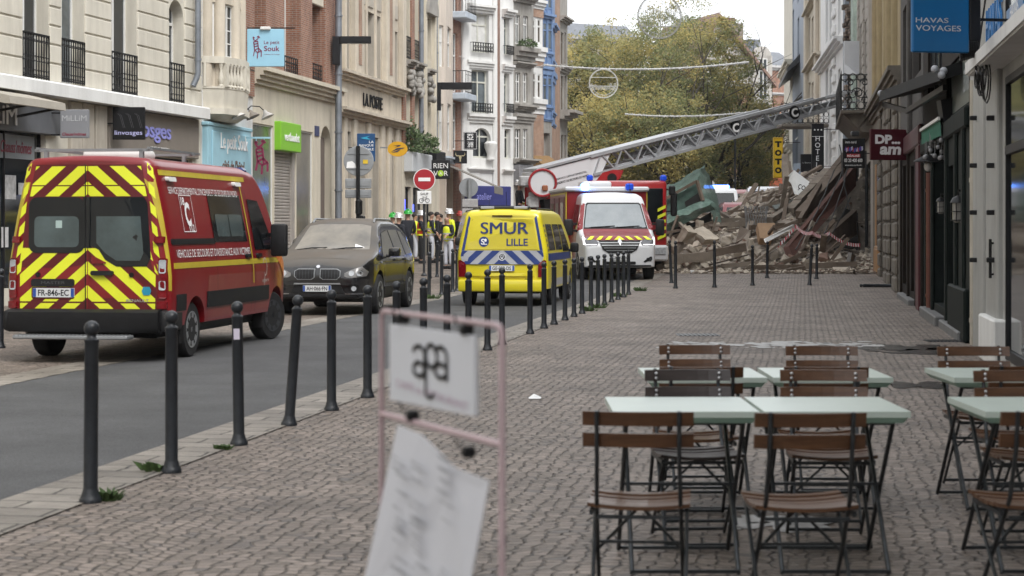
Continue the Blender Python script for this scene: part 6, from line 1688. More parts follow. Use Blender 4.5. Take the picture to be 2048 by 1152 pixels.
# ================= the yellow SMUR van
VYEL = M('yellow_van_paint', (.66,.56,.02), .30, var=.04, scale=2, coat=.4)
NBLU = M('navy_film', (.012,.035,.17), .35, var=.08)
SILV = M('silver_film', (.36,.37,.40), .4, var=.08)
NAVYT = M('navy_lettering', (.020,.035,.14), .4, var=.05)
L = 4.95; yr, yf = .95, .95+3.0
def smur(label):
 t = thing('yellow_van', label, 'van')
 ztv = smooth_tab([(-.02,1.86),(.06,1.93),(.3,1.97),(2.8,1.97),(3.25,1.92),(3.55,1.76),(4.25,1.20),(4.4,1.12),(4.75,.99),(4.9,.88),(4.95,.78)])
 def wv(y, z):
  v = .952-.02*max(0,(.6-z)/.3)**2
  if z > 1.0: v -= .19*((z-1.0)/.95)**1.35
  if y < .3: v -= .03*((.3-y)/.3)**2
  if y > 4.0: v -= .20*((y-4.0)/.95)**2.4
  return v
 s_ = body_shell(0, L, ztv, lambda y: .34, wv, lambda y: .15 if y < 3.2 else .09, ((yr,.37,.33),(yf,.38,.33)), warp=warp_rear(.11, 1.05), endr=(.06,.1))
 bb_ = bvh_of(s_); s_.build('body', VYEL, t, smooth=35)
 sl2 = lambda n_, m_, P_, ax, off, sk=1, par=t, sub=.15: slab(n_, m_, P_, ax, off, par, sk, sub, bb_)
 # rear window film edge, chevron band
 sl2('tailgate_edge', NBLU, [[(-.86,1.02),(-.80,1.02),(-.66,1.80),(-.70,1.86)]], '-y', .006, 0)
 sl2('tailgate_edge', NBLU, [[(.70,1.86),(.66,1.80),(.80,1.02),(.86,1.02)]], '-y', .006, 0)
 sl2('chevron_band', SILV, [[(-.855,1.00),(-.81,.86),(.81,.86),(.855,1.00),(.83,1.14),(-.83,1.14)]], '-y', .007, 0)
 mb = MB()
 reg = [(.0,.862),(.805,.862),(.85,1.0),(.825,1.138),(.0,1.138)]
 for sg in (-1, 1):
  for k in range(5):
   x0 = -.30+.335*k
   st = [(x0+.30,.86),(x0+.465,.86),(x0+.165,1.14),(x0,1.14)]
   pol = clip(reg, st)
   if len(pol) >= 3:
    pol = [(sg*x, z) for x, z in pol]; decal(mb, bb_, pol if sg > 0 else pol[::-1], '-y', .010, 0, .2)
 mb.build('blue_chevrons', NBLU, t)
 sl2('rear_glass_frame', M('yellow_film', (.60,.50,.03), .2, var=.05, coat=.5), [[(-.74,1.16),(.74,1.16),(.63,1.78),(-.63,1.78)]], '-y', .008, 1)
 sl2('brake_lamp', M('dark_red_strip', (.05,.01,.01), .2), [rrect(-.21,.21,1.835,1.86,.01)], '-y', .012)
 text_on('lettering', 'SMUR', NAVYT, bb_, '-y', .04, 1.60, .98, .235, t, .022)
 text_on('lettering', 'SMUR', NAVYT, bb_, '-y', .055, 1.60, .98, .235, t, .024)
 text_on('lettering', 'LILLE', NAVYT, bb_, '-y', .31, 1.31, .44, .145, t, .014, bold=.02)
 rd = sl2('round_badge', NBLU, [[(-.38+.105*cos(i*pi/12), 1.32+.105*sin(i*pi/12)) for i in range(24)]], '-y', .013, 0)
 text_on('lettering', 'S', TXW, bb_, '-y', -.40, 1.32, .075, .12, rd, .016, bold=.02)
 mb = MB(); decal(mb, bb_, rrect(-.37,-.32,1.32,1.38,.02), '-y', .016); decal(mb, bb_, rrect(-.40,-.31,1.26,1.275,.003), '-y', .016); mb.build('badge_mark', TXW, rd)
 em = sl2('badge_ring', CHROME, [[(.075*cos(i*pi/12), 1.01+.075*sin(i*pi/12)) for i in range(24)]], '-y', .018)
 sl2('badge_field', BLK, [[(.060*cos(i*pi/12), 1.01+.060*sin(i*pi/12)) for i in range(24)]], '-y', .021, 0, em)
 mb = MB()
 for a_, b_ in (((-.04,.045),(-.012,-.045)),((-.012,-.045),(0,-.005)),((0,-.005),(.012,-.045)),((.012,-.045),(.04,.045)),((-.02,.055),(0,.01)),((0,.01),(.02,.055))):
  d_ = Vector((b_[0]-a_[0], b_[1]-a_[1])).normalized()*.005;
  decal(mb, bb_, [(a_[0]-d_.y,1.01+a_[1]+d_.x),(b_[0]-d_.y,1.01+b_[1]+d_.x),(b_[0]+d_.y,1.01+b_[1]-d_.x),(a_[0]+d_.y,1.01+a_[1]-d_.x)], '-y', .024)
 mb.build('badge_lines', CHROME, em)
 plate(t, bb_, '-y', 0, .78, 'GE-058-DS')
 sl2('tailgate_crease', VYEL, [[(-.66,.62),(.66,.62),(.62,.68),(-.62,.68)]], '-y', .012)
 text_on('lettering', '1', TXB, bb_, '-y', .50, .49, .055, .15, t, .016, bold=.03)
 text_on('lettering', 'CHU', TXB, bb_, '-y', -.36, .475, .12, .045, t, .016, bold=.02)
 mb = MB(); decal(mb, bb_, [(-.36,.53),(-.32,.56),(-.29,.52),(-.33,.51)], '-y', .016); decal(mb, bb_, [(-.45,.55),(-.42,.56),(-.40,.52),(-.43,.51)], '-y', .016); mb.build('emblem', NAVYT, t)
 sl2('door_handle', PLAST, [rrect(-.13,.13,.485,.52,.015)], '-y', .03)
 for s in (-1, 1):
  sl2('tail_lamp', LAMPR, [[(p if s > 0 else (-p[0], p[1])) for p in ([(.745,.60),(.905,.60),(.91,.93),(.87,.95),(.78,.90),(.745,.84)] if s > 0 else [(.745,.60),(.745,.84),(.78,.90),(.87,.95),(.91,.93),(.905,.60)])]], '-y', .02)
  sl2('reflector', LAMPR, [rrect(*sorted((s*.74,s*.90)),.255+.04,.325,.01)], '-y', .05)
  mb = MB(); mb.bbox(*sorted((s*.97,s*1.16)), 3.60, 3.74, 1.06, 1.28, .05, seg=2); mb.bbox(*sorted((s*.88,s*1.0)), 3.62, 3.72, 1.08, 1.14, .02); mb.build('wing_mirror', PLAST, t, smooth=40)
  wheel(t, s*.82, yr, .335, .22, GRY, 5, side=s); wheel(t, s*.82, yf, .335, .22, GRY, 5, side=s)
  sl2('headlamp', LAMPC, [rrect(*sorted((s*.50,s*.82)),.70,.86,.04)], '+y', .015)
 mb = MB(); mb.bbox(-.90,.90,-.06,.22,.30,.55,.05,seg=2); mb.build('rear_bumper', VYEL, t, smooth=40)
 for ax in ('+x','-x'):
  for y0_, y1_ in ((.35,1.30),(1.42,2.45)): sl2('side_window', CARGL, [[(y0_,1.14),(y1_,1.14),(y1_,1.68),(y0_+.05,1.68)]], ax, .006, 0)
  sl2('side_window', CARGL, [[(2.55,1.10),(3.75,1.10),(3.62,1.22),(3.12,1.68),(2.55,1.68)]], ax, .006, 0)
  sl2('side_band', NBLU, [[(.10,.93),(3.9,.93),(3.9,1.08),(.10,1.08)]], ax, .005, 0)
  mb = MB()
  for k in range(6): decal(mb, bb_, rrect(.20,.26,1.12+k*.10,1.17+k*.10,.005), ax, .008)
  mb.build('check_marks', NAVYT, t)
  sl2('sill_checks', SILV, [[(1.4,.40),(3.5,.40),(3.5,.55),(1.4,.55)]], ax, .005, 0)
  for yy in (1.36, 2.5, 3.5): sl2('door_seam', BLK, [[(yy,.42),(yy+.008,.42),(yy+.008,1.7),(yy,1.7)]], ax, .008, 0)
 sl2('windscreen', CARGP, [[(-.76,1.22),(.76,1.22),(.62,1.80),(-.62,1.80)]], '+y', .006, 0)
 sl2('grille', BLK, [rrect(-.48,.48,.66,.80,.03)], '+y', .012)
 mb = MB(); mb.bbox(-.52,.55,.25,.42,1.985,2.05,.02); mb.build('light_bar', DGR, t)
 for x in (-.33, .36):
  mb = MB(); mb.bbox(x-.14,x+.14,.23,.26,1.99,2.045,.01); mb.build('light_bar_lens', SILV, t)
 mb = MB(); mb.cyl((.02,.55,1.98),(.02,.5,2.35),.006,n=5); mb.build('antenna', BLK, t)
 for s in (-1,1):
  mb = MB(); mb.tube([(s*.68,.4,1.93),(s*.66,.5,2.0),(s*.66,2.9,2.0),(s*.68,3.05,1.93)], .018, 6); mb.build('roof_rail', BLK, t)
 mb = MB(); mb.bbox(-.78,.78,.2,L-.3,.26,.7,.05); mb.build('underbody', BLK, t)
 return t
sm = smur('bright yellow van reading SMUR LILLE seen from behind')
def place(t, px, Y, rz, ref=(0,0,0), sc=1.0):
 Rm = Matrix.Rotation(rz, 3, 'Z')
 p = Vector(((px-CX)/FPX*Y, Y, gz(Y)))
 t.rotation_euler = (0,0,rz); t.scale = (sc,)*3; t.location = p-Rm @ (Vector(ref)*sc)
place(sm, 1003, 37.7, -radians(8.6), (0,0,0), 1.0)
s2 = dup(sm, label='second yellow van mostly hidden behind the SMUR van, its nose at left'); place(s2, 1006, 47.5, pi+radians(5), (0,L,0))

# ================= white fronted box ambulance
VWHT = M('white_van_paint', (.60,.61,.63), .3, var=.03, scale=2, coat=.4)
L = 5.1; yf = 4.15
bx = thing('box_ambulance', 'white nosed ambulance with red box body facing the camera', 'ambulance')
zt3 = smooth_tab([(1.7,2.31),(2.2,2.34),(3.05,2.33),(3.4,2.28),(3.62,2.15),(4.25,1.36),(4.4,1.27),(4.85,1.13),(5.03,1.0),(5.1,.92)])
def w3(y, z):
 v = 1.03-.02*max(0,(.7-z)/.4)**2
 if z > 1.1: v -= .24*((z-1.1)/1.3)**1.2
 if y > 4.1: v -= .13*((y-4.1)/1.0)**2.6
 return v
s3 = body_shell(1.75, L, zt3, lambda y: .34, w3, lambda y: .18 if y < 3.4 else .1, ((yf,.42,.34),), endr=(.03,.10))
b3 = bvh_of(s3); s3.build('cab', VWHT, bx, smooth=35)
sl3 = lambda n_, m_, P_, ax, off, sk=1, par=bx, sub=.14: slab(n_, m_, P_, ax, off, par, sk, sub, b3)
sl3('windscreen', M('windscreen_sky_tint', (.19,.22,.24), .07, col2=(.30,.33,.35), scale=.9, spec=.8), [[(-.83,1.40),(.83,1.40),(.72,1.99),(.68,2.03),(-.68,2.03),(-.72,1.99)]], '+y', .008, 0)  # sky reflection put into the glass as a pale base colour
sl3('windscreen_frame', BLK, [[(-.87,1.36),(.87,1.36),(.75,2.03),(.70,2.07),(-.70,2.07),(-.75,2.03)]], '+y', .005, 0)
sl3('bonnet', VRED, [[(-.90,1.12),(-.55,1.05),(.55,1.05),(.90,1.12),(.88,1.36),(-.88,1.36)]], '+y', .012, 0, sub=.05)
for s in (-1, 1): sl3('pillar', VRED, [[(s*x, z) for x, z in ((.885,1.36),(1.03,1.30),(1.0,1.5),(.86,2.06),(.765,2.04))][::s]], '+y', .007, 0, sub=.08)
mb = MB()
for sg in (-1, 1):
 for k in range(4):
  x0 = .02+.24*k; q = [(x0,1.075),(x0+.12,1.075),(x0+.0,1.17),(x0-.10 if k else 0,1.17)]
  q = [(sg*x, z) for x, z in q]; decal(mb, b3, q if sg > 0 else q[::-1], '+y', .03, 0, .05)
mb.build('bonnet_chevrons', FLUO, bx)
sl3('grille', BLK, [[(-.30,.72),(.30,.72),(.46,.82),(.56,1.06),(-.56,1.06),(-.46,.82)]], '+y', .02)
mb = MB()
for z, hw in ((.79,.36),(.86,.42),(.93,.48),(1.0,.53)): decal(mb, b3, [(-hw,z-.012),(hw,z-.012),(hw+.01,z+.008),(-hw-.01,z+.008)], '+y', .03, skirt=1)
mb.build('grille_bars', GRY, bx)
sl3('badge', CHROME, [[(0,.93),(.055,1.03),(0,1.13),(-.055,1.03)]], '+y', .05)
for s in (-1, 1):
 q = [(s*x, z) for x, z in ((.56,1.0),(.60,.93),(.95,.92),(.97,1.16),(.90,1.17),(.62,1.06))]; q = q if s > 0 else q[::-1]
 hl = sl3('headlamp', M('headlamp_dark', (.10,.10,.11), .1, spec=.8), [q], '+y', .02)
 q = [(s*x, z) for x, z in ((.91,.94),(.955,.94),(.965,1.15),(.92,1.15))]; q = q if s > 0 else q[::-1]
 q2 = [(s*x, z) for x, z in ((.62,.935),(.92,.935),(.92,.955),(.62,.955))]; q2 = q2 if s > 0 else q2[::-1]
 sl3('daytime_light', M('lamp_white_lit', (.95,.95,1), .2, emit=.7), [q, q2], '+y', .028, 0, hl)
 sl3('fog_lamp', DGR, [rrect(*sorted((s*.70,s*.84)),.50,.60,.03)], '+y', .012)
 mb = MB(); mb.bbox(*sorted((s*1.12,s*1.36)), 3.95, 4.07, 1.18, 1.62, .05, seg=2); mb.bar((s*1.0,4.0,1.3),(s*1.15,4.0,1.32), .06); mb.bar((s*1.0,4.0,1.5),(s*1.15,4.0,1.48), .06); mb.build('wing_mirror', PLAST, bx, smooth=40)
 sl3('cab_window', CARGL, [[(2.75,1.35),(4.0,1.35),(3.9,1.5),(3.5,2.0),(2.75,2.03)]], '+x' if s > 0 else '-x', .006, 0)
 sl3('cab_side', VRED, [[(1.85,.50),(3.70,.50),(3.75,1.32),(4.05,1.32),(3.9,1.5),(3.5,2.02),(1.85,2.05)]], '+x' if s > 0 else '-x', .004, 0)
 wheel(bx, s*.90, yf, .37, .23, GRY, 8, side=s); wheel(bx, s*.90, .9, .37, .23, GRY, 8, side=s)
plate(bx, b3, '+y', 0, .60, 'GB-291-ZK', off=.03)
for s in (-1, 1): sl3('bumper_intake', BLK, [[(s*x, z) for x, z in ((.62,.50),(.66,.47),(.86,.55),(.85,.63),(.80,.63))][::s]], '+y', .012)
sl3('bumper_lip', DGR, [[(-.85,.36),(.85,.36),(.82,.41),(-.82,.41)]], '+y', .012)
sl3('lower_intake', BLK, [rrect(-.42,.42,.42,.50,.03)], '+y', .01)
for x in (-.35, .32):
 mb = MB(); mb.tube([b3.ray_cast(Vector((x-.3,8,1.44)), Vector((0,-1,0)))[0]+Vector((0,.03,0)), b3.ray_cast(Vector((x+.35,8,1.40)), Vector((0,-1,0)))[0]+Vector((0,.03,0))], .014, 5); mb.build('wiper', BLK, bx)
mb = MB(); mb.cyl((-.52,3.35,2.40),(-.52,3.35,2.44),.03,n=8); mb.cyl((-.52,3.35,2.44),(-.50,3.3,2.62),.006,n=5); mb.build('antenna', BLK, bx)
mb = MB(); mb.bbox(-1.14,1.14,-1.9,2.42,.42,2.42,.05); mb.build('box_body', VRED, bx)
mb = MB(); mb.bbox(-1.18,1.18,-1.95,2.52,2.40,2.53,.04); mb.build('roof_cap', VWHT, bx)
mb = MB(); mb.bbox(-.35,.5,-.3,.9,2.53,2.72,.07,seg=2); mb.build('roof_unit', VWHT, bx, smooth=40)
for x, m_ in ((.62, BEACON), (-.62, BEAC)):
 mb = MB(); mb.bbox(x-.11,x+.11,2.44,2.62,2.42,2.62,.04); mb.build('beacon', m_, bx)
for s in (-1, 1):
 mb = MB(); mb.box(*sorted((s*1.14,s*1.146)), 2.3, 2.36, .5, 2.38); mb.box(*sorted((s*1.14,s*1.146)), -1.85, 2.3, 1.15, 1.22); mb.box(*sorted((s*1.14,s*1.146)), -1.85, 2.3, 2.32, 2.37); mb.build('yellow_line', FLUOD, bx)
 for y0_ in (-1.6, -.3, 1.0):
  mb = MB(); mb.bbox(*sorted((s*1.14,s*1.155)), y0_, y0_+1.05, 1.35, 2.25, .01); lk = mb.build('side_panel', DRED, bx)
  mb = MB(); mb.bbox(*sorted((s*1.155,s*1.16)), y0_+.15, y0_+.85, 1.55, 2.1, .01); mb.build('side_window', CARGL, lk)
 mb = MB(); mb.box(*sorted((s*1.115,s*1.14)), 2.42, 2.425, .5, 2.39); mb.build('corner_strip', FLUOD, bx)
mb = MB(); mb.bbox(-.85,.85,-1.7,4.4,.3,.8,.05); mb.build('underbody', BLK, bx)
place(bx, 1240, 51.6, pi+radians(4.6), (0,L,0), 1.06)

# ================= turntable ladder truck behind
FRED = M('fire_engine_red', (.32,.009,.012), .3, var=.06, coat=.4)
LAD = M('ladder_alloy', (.40,.41,.43), .4, metal=.35, var=.1)
tk = thing('ladder_truck', 'red turntable ladder truck with its white ladder raised across the street', 'fire truck')
yt = 9.2
mb = MB(); mb.bbox(-1.25,1.25,yt-1.9,yt,.55,2.86,.12,seg=2); mb.build('cab', FRED, tk, smooth=40)
mb = MB(); mb.bbox(-1.12,1.12,yt-.02,yt+.012,1.55,2.62,.05); mb.build('windscreen', CARGL, tk)
mb = MB(); mb.bbox(-1.2,1.2,yt-.02,yt+.05,1.2,1.5,.04); mb.build('front_panel', VRED, tk)
mb = MB(); mb.bbox(-1.27,1.27,yt-.4,yt+.14,.35,.85,.06); mb.build('bumper', VWHT, tk)
for s in (-1, 1):
 mb = MB(); mb.bbox(*sorted((s*.75,s*1.2)), yt+.13, yt+.17, .55, .78, .04); mb.build('headlamp', LAMPC, tk)
 mb = MB(); mb.bbox(*sorted((s*1.36,s*1.56)), yt-.1, yt+.08, 1.75, 2.5, .05); mb.bbox(*sorted((s*1.3,s*1.5)), yt-.05, yt+.1, 2.4, 2.7, .04); mb.bar((s*1.2,yt-.1,2.6),(s*1.4,yt-.02,2.55),.04); mb.bar((s*1.2,yt-.1,1.9),(s*1.4,yt-.02,1.9),.04); mb.build('wing_mirror', PLAST, tk)
 mb = MB(); mb.bbox(*sorted((s*1.05,s*1.25)), yt-.3, yt-.1, 2.84, 3.04, .05); mb.build('beacon', BEAC, tk)
 mb = MB(); mb.box(*sorted((s*1.251,s*1.256)), yt-1.3, yt-.2, 1.7, 2.62); mb.build('door_window', CARGL, tk)
 for yy in (1.6, yt-1.2): wheel(tk, s*1.05, yy, .5, .3, DGR, 8, side=s)
 mb = MB()
 for k in range(5):
  z = 1.0+.22*k; mb.prism([(s*.95,z),(s*1.2,z+.12),(s*1.2,z+.22),(s*.95,z+.10)] if s > 0 else [(s*.95,z+.10),(s*1.2,z+.22),(s*1.2,z+.12),(s*.95,z)], yt+.052, yt+.058)
 mb.build('chevrons', FLUO, tk)
mb = MB(); mb.bbox(-1.2,1.2,0,yt-2.0,.75,1.25,.04); mb.bbox(-1.22,1.22,.2,2.6,1.25,1.9,.05); mb.bbox(-1.22,1.22,4.6,yt-2.1,1.25,1.9,.05); mb.build('chassis_deck', FRED, tk)
for s in (-1,1):
 mb = MB(); mb.bbox(*sorted((s*1.2,s*1.24)), .3, 2.5, .8, 1.85, .02); mb.build('locker', VRED, tk)
place(tk, 1254, 57.6, pi+radians(1), (0,yt,0), 1.0)
bpy.context.view_layer.update()
Wt = tk.matrix_world.inverted()
Bp = at(1072, 378, 64.5); Tp = at(1700, 213, 72.0)           # lower pivot and far end of the ladder (world)
d_ = (Tp-Bp); Ll = d_.length; X_ = d_.normalized(); Zl = (Vector((0,0,1))-X_*X_.z).normalized(); Yl = Zl.cross(X_)
LM = Matrix((( X_.x,Yl.x,Zl.x,Bp.x),(X_.y,Yl.y,Zl.y,Bp.y),(X_.z,Yl.z,Zl.z,Bp.z),(0,0,0,1)))
LT = Wt @ LM
class MBT(MB):
 pass
def lmb(): return MB(tk.matrix_world @ LT)
def tbuild(mb, name, mat, par=tk, smooth=None):              # mesh given in world space, stored in the truck's own space
 mb.v = [Wt @ v for v in mb.v]; off = parent_loc(par)
 mb.v = [v+off for v in mb.v]
 return mb.build(name, mat, par, smooth)
mb = lmb()
# turret box section (the boom) : big white sheet-sided base
mb.extr([(-.40,.62),(-.40,-.25),(-.30,-.38),(.30,-.38),(.40,-.25),(.40,.62)], -.2, 2.3)
mb.add([(2.3,-.4,.62),(2.3,-.4,-.2),(2.3,.4,-.2),(2.3,.4,.62),(3.1,-.4,.62),(2.6,-.4,.05),(2.6,.4,.05),(3.1,.4,.62)], [(0,1,5,4),(3,7,6,2),(0,4,7,3),(1,2,6,5),(4,5,6,7)])
boom = tbuild(mb, 'boom', VWHT)
def ladder(u0, u1, hw, z0, z1, name, n, r=.035):
 mb = lmb()
 for s in (-1, 1):
  mb.bar((u0,s*hw,z0),(u1,s*hw,z0), r*2, r*2.2); mb.bar((u0,s*hw,z1),(u1,s*hw,z1), r*2.4, r*2.6)
  k = int((u1-u0)/.85)
  for i in range(k):
   a, b_ = u0+(u1-u0)*i/k, u0+(u1-u0)*(i+.5)/k; c_ = u0+(u1-u0)*(i+1)/k
   mb.bar((a,s*hw,z0),(b_,s*hw,z1), r*1.1, r*1.1); mb.bar((b_,s*hw,z1),(c_,s*hw,z0), r*1.1, r*1.1)
 k = int((u1-u0)/.3)
 for i in range(k):
  u = u0+(u1-u0)*i/k; mb.cyl((u,-hw,z0),(u,hw,z0), .018, n=6)
 return tbuild(mb, name, LAD)
ladder(2.2, Ll*.72, .42, .02, .68, 'ladder_section', 14, .045)
ladder(3.2, Ll*.90, .34, .10, .62, 'ladder_section', 14, .035)
ladder(4.5, Ll*1.02, .27, .16, .56, 'ladder_section', 14, .03)
mb = lmb(); mb.extr([(-.46,.66),(-.46,.74),(.46,.74),(.46,.66)], -.1, Ll*.42); tbuild(mb, 'top_chord', LAD)
mb = lmb(); mb.extr([(-.13,.22),(-.13,.40),(.13,.40),(.13,.22)], 4.0, Ll*.97); tbuild(mb, 'cable_tray', M('ladder_inner_grey', (.16,.165,.17), .6, var=.6, scale=7))  # grey filling for the inner parts of the ladder
text('lettering', 'SERVICE DÉPARTEMENTAL', TXB, tk.matrix_world @ LT @ Matrix.Translation((1.3,-.405,.20)), None, w=1.3, h=.08).name
for o in [o for o in bpy.data.objects if o.parent is None and o.type == 'MESH' and o.name.startswith('lettering')]:
 o.data.transform(Wt); o.parent = tk
o = text('lettering', "D'INCENDIE ET DE SECOURS DU NORD", TXB, Wt @ (tk.matrix_world @ LT @ Matrix.Translation((1.2,-.405,.05))), None, w=1.6, h=.08, bold=.01); o.parent = tk
for f in (.595, .79):
 mb = lmb(); u = Ll*f; zc = .36 if f < .7 else .36
 mb.prism([(u+.26*cos(i*pi/10), zc+.26*sin(i*pi/10)) for i in range(20)], -.40, -.385); dsk = tbuild(mb, 'round_plate', TXB)
 o = text('lettering', 'C', TXW, Wt @ (tk.matrix_world @ LT @ Matrix.Translation((u,-.403,zc))), None, w=.32, h=.34, ext=.004, bold=.04); o.parent = dsk
# turret: white drum, base, red fin, seat
drum = at(1085, 366, 64.0)
mb = MB(Matrix.Translation(drum)); mb.lathe([(.50,-.12),(.50,.0),(.44,.02)], (0,0,0), 24, axis='y'); tbuild(mb, 'control_drum', VWHT, smooth=40)
mb = MB(Matrix.Translation(drum)); mb.tube([(.46*cos(i*pi/12),-.13,.46*sin(i*pi/12)) for i in range(24)], .045, 6, closed=True); tbuild(mb, 'drum_rim', M('drum_red', (.28,.015,.02), .4), smooth=50)
mb = MB(Matrix.Translation(drum)); mb.bbox(-.02,.18,-.2,-.12,-.28,-.08,.03); tbuild(mb, 'lamp', M('drum_lamp', (.25,.09,.04), .4))
bp_ = at(1075, 420, 64.8)
mb = MB(Matrix.Translation(Vector((bp_.x, bp_.y, 0)))); mb.lathe([(1.05,1.7),(1.05,1.95),(.7,2.0),(.7,2.2)], (0,0,0), 24); tbuild(mb, 'turntable', DGR, smooth=40)
mb = MB(Matrix.Translation(Vector((bp_.x, bp_.y, 0)))); mb.bbox(-.45,.6,-.45,.45,2.0,3.1,.1); mb.bbox(-.6,1.7,-.4,.4,1.9,2.35,.08); tbuild(mb, 'turret_frame', FRED)
mb = MB(); q0 = at(1085,412,64.2); q1 = at(1205,392,65.2); mb.bar(q0, q1, .34, .42); tbuild(mb, 'lift_cylinder', BLK)
mb = MB();
for k in range(9):
 q = at(1042+random.random()*26, 350+random.random()*55, 64.2); s = .08+.12*random.random(); mb.bbox(q.x-s,q.x+s,q.y-s,q.y+s,q.z-s,q.z+s,.03)
tbuild(mb, 'hydraulic_block', M('hydraulic_grey', (.35,.35,.35), .5, var=.3, scale=8))
mb = MB(); q = at(1180,378,63);
mb.prism([(at(p_,r_,63).x, at(p_,r_,63).z) for p_, r_ in ((1190,378),(1192,362),(1204,346),(1225,340),(1246,341),(1240,356),(1222,376),(1210,380))], 62.7, 63.3); fin = tbuild(mb, 'basket_fin', FRED)
mb = MB(); q = at(1224,356,62.68); mb.lathe([(.16,-.02),(.16,.02)], q, 20, axis='y'); tbuild(mb, 'fin_wheel', BLK, fin)
# ------------------------------------------------------------------ far square: houses, trees, vehicles
FST = M('far_stone', (.46,.44,.41), .85, var=.12, scale=.6, stain=.4)
ROOFR = M('red_roof_tiles', (.23,.15,.12), .85, var=.2, scale=1)
SLATE = M('slate_roof', (.15,.16,.18), .6, var=.12, scale=1)
def fface(name, label, px0, px1, Y0, Y1, pyt, rows, cols, mat, arch_row=False, brick=None, ztop=None):
 pl = PP(px0, Y0, px1, Y1); b = bld(name, label, pl)
 zt_ = pl.z((px0+px1)/2, pyt) if ztop is None else ztop
 ops = []
 for j, (r0, r1) in enumerate(rows):
  for i in range(cols):
   u0 = pl.L*(i+.28)/cols; u1 = pl.L*(i+.72)/cols
   ops.append((u0, u1, pl.z((px0+px1)/2, r1), pl.z((px0+px1)/2, r0))+(('arch',) if (arch_row and j == len(rows)-1) else ()))
 mb = MB(); wall(mb, pl, 0, pl.L, 0, zt_, ops, .3, 0, 9)
 for (r0, r1) in rows:
  z = pl.z((px0+px1)/2, r1+6); cornice(mb, pl, 0, pl.L, z, z+.3, .35, 2)
 cornice(mb, pl, 0, pl.L, zt_-.5, zt_, .5, 2)
 mb.build('wall', mat, b)
 for o in ops: window(pl, o, b, WHT, GL, .25, 2, .7, .09)
 if brick:
  mb = MB()
  for i in range(cols+1):
   u = pl.L*i/cols; mb.box(max(0,u-.5), min(pl.L,u+.5), -.06, .02, 6.5, zt_-.6, 0, pl.T)
  build_each(mb, 'brick_panel', BRICK, b)
 return pl, b, zt_
pl, b, z1 = fface('corner_mansion', 'tall white and red brick mansion with red gable roof and chimney behind the trees', 1400, 1536, 176, 178, 168, ((185,222),(250,300),(325,405)), 6, FST, True, True)
# gable roof, chimney, corner dormer
A_ = pl.T
zr = pl.z(1440, 38); za = pl.z(1540, 118)
mb = MB(A_); u0, u1 = pl.u(1402), pl.u(1536)
ua = pl.u(1432)
mb.add([(u0,0,z1),(u1,0,z1),(ua,0,zr),(u0,14,z1),(u1,14,z1),(ua,14,zr)], [(0,1,2),(3,5,4)], 0)
mb.build('gable_wall', FST, b)
mb = MB(A_);
for p_, q_ in (((u0-1,z1-.3),(ua,zr+.2)),((u1+.6,z1-.3),(ua,zr+.2))):
 mb.add([(p_[0],-.8,p_[1]),(q_[0],-.8,q_[1]),(q_[0],14,q_[1]),(p_[0],14,p_[1]),(p_[0],-.8,p_[1]+.35),(q_[0],-.8,q_[1]+.35),(q_[0],14,q_[1]+.35),(p_[0],14,p_[1]+.35)], [(0,1,2,3),(7,6,5,4),(0,4,5,1),(2,6,7,3)])
rf = mb.build('roof', ROOFR, b)
mb = MB(A_); uc = pl.u(1488); mb.box(uc-.9, uc+.8, 2, 8, z1, pl.z(1490,42)); ch = mb.build('chimney', M('chimney_brown', (.22,.19,.17), .85, var=.15), rf)
for k in range(5):
 mb = MB(A_); mb.lathe([(.22,0),(.18,.7),(.22,.75)], (uc-.7+.33*k,4,pl.z(1490,42)), 8); mb.build('chimney_pot', ROOFR, rf)
mb = MB(A_); ud = pl.u(1521); w_ = 1.0
mb.box(ud-w_, ud+w_, -.5, 4, z1-2.2, pl.z(1521,112)); mb.lathe([(w_*.9,-.5),(w_*.9,.2)], (ud,0,pl.z(1521,112)), 16, axis='y'); mb.build('dormer', FST, b)
window(pl, (ud-.45, ud+.45, z1-1.5, pl.z(1521,118)), b, WHT, GL, -.52, 2, .7, .08)
pl2, b2, z2 = fface('slate_roofed_row', 'pale row of houses with slate roofs at the far end of the street', 1534, 1590, 212, 214, 132, ((150,185),(215,245),(275,330)), 4, M('far_pale', (.50,.50,.50), .85, var=.08, stain=.3), False, True)
mb = MB(pl2.T); mb.extr([(-.5,z2),(-.2,z2+.3),(3,z2+1.9),(6,z2+1.9),(8,z2)], 0, pl2.L); mb.box(pl2.L*.15, pl2.L*.5, 4, 5.5, z2+1.5, z2+3.4); mb.build('roof', SLATE, b2)
pl3, b3_, z3 = fface('arcaded_hall', 'long pale stone hall with tall arches behind the tree trunks', 1262, 1402, 168, 170, 190, ((205,250),(268,300),(330,410)), 9, FST, True)
pl4, b4_, z4 = fface('grey_roofed_block', 'far block with grey roof seen left behind the treetops', 1120, 1275, 172, 176, 76, ((100,130),(160,200),(240,290),(330,410)), 8, M('far_grey', (.36,.35,.34), .85, var=.1, stain=.3))
mb = MB(pl4.T); mb.extr([(-.3,z4),(2,z4+1.5),(8,z4+1.6),(9,z4)], 0, pl4.L); mb.build('roof', SLATE, b4_)
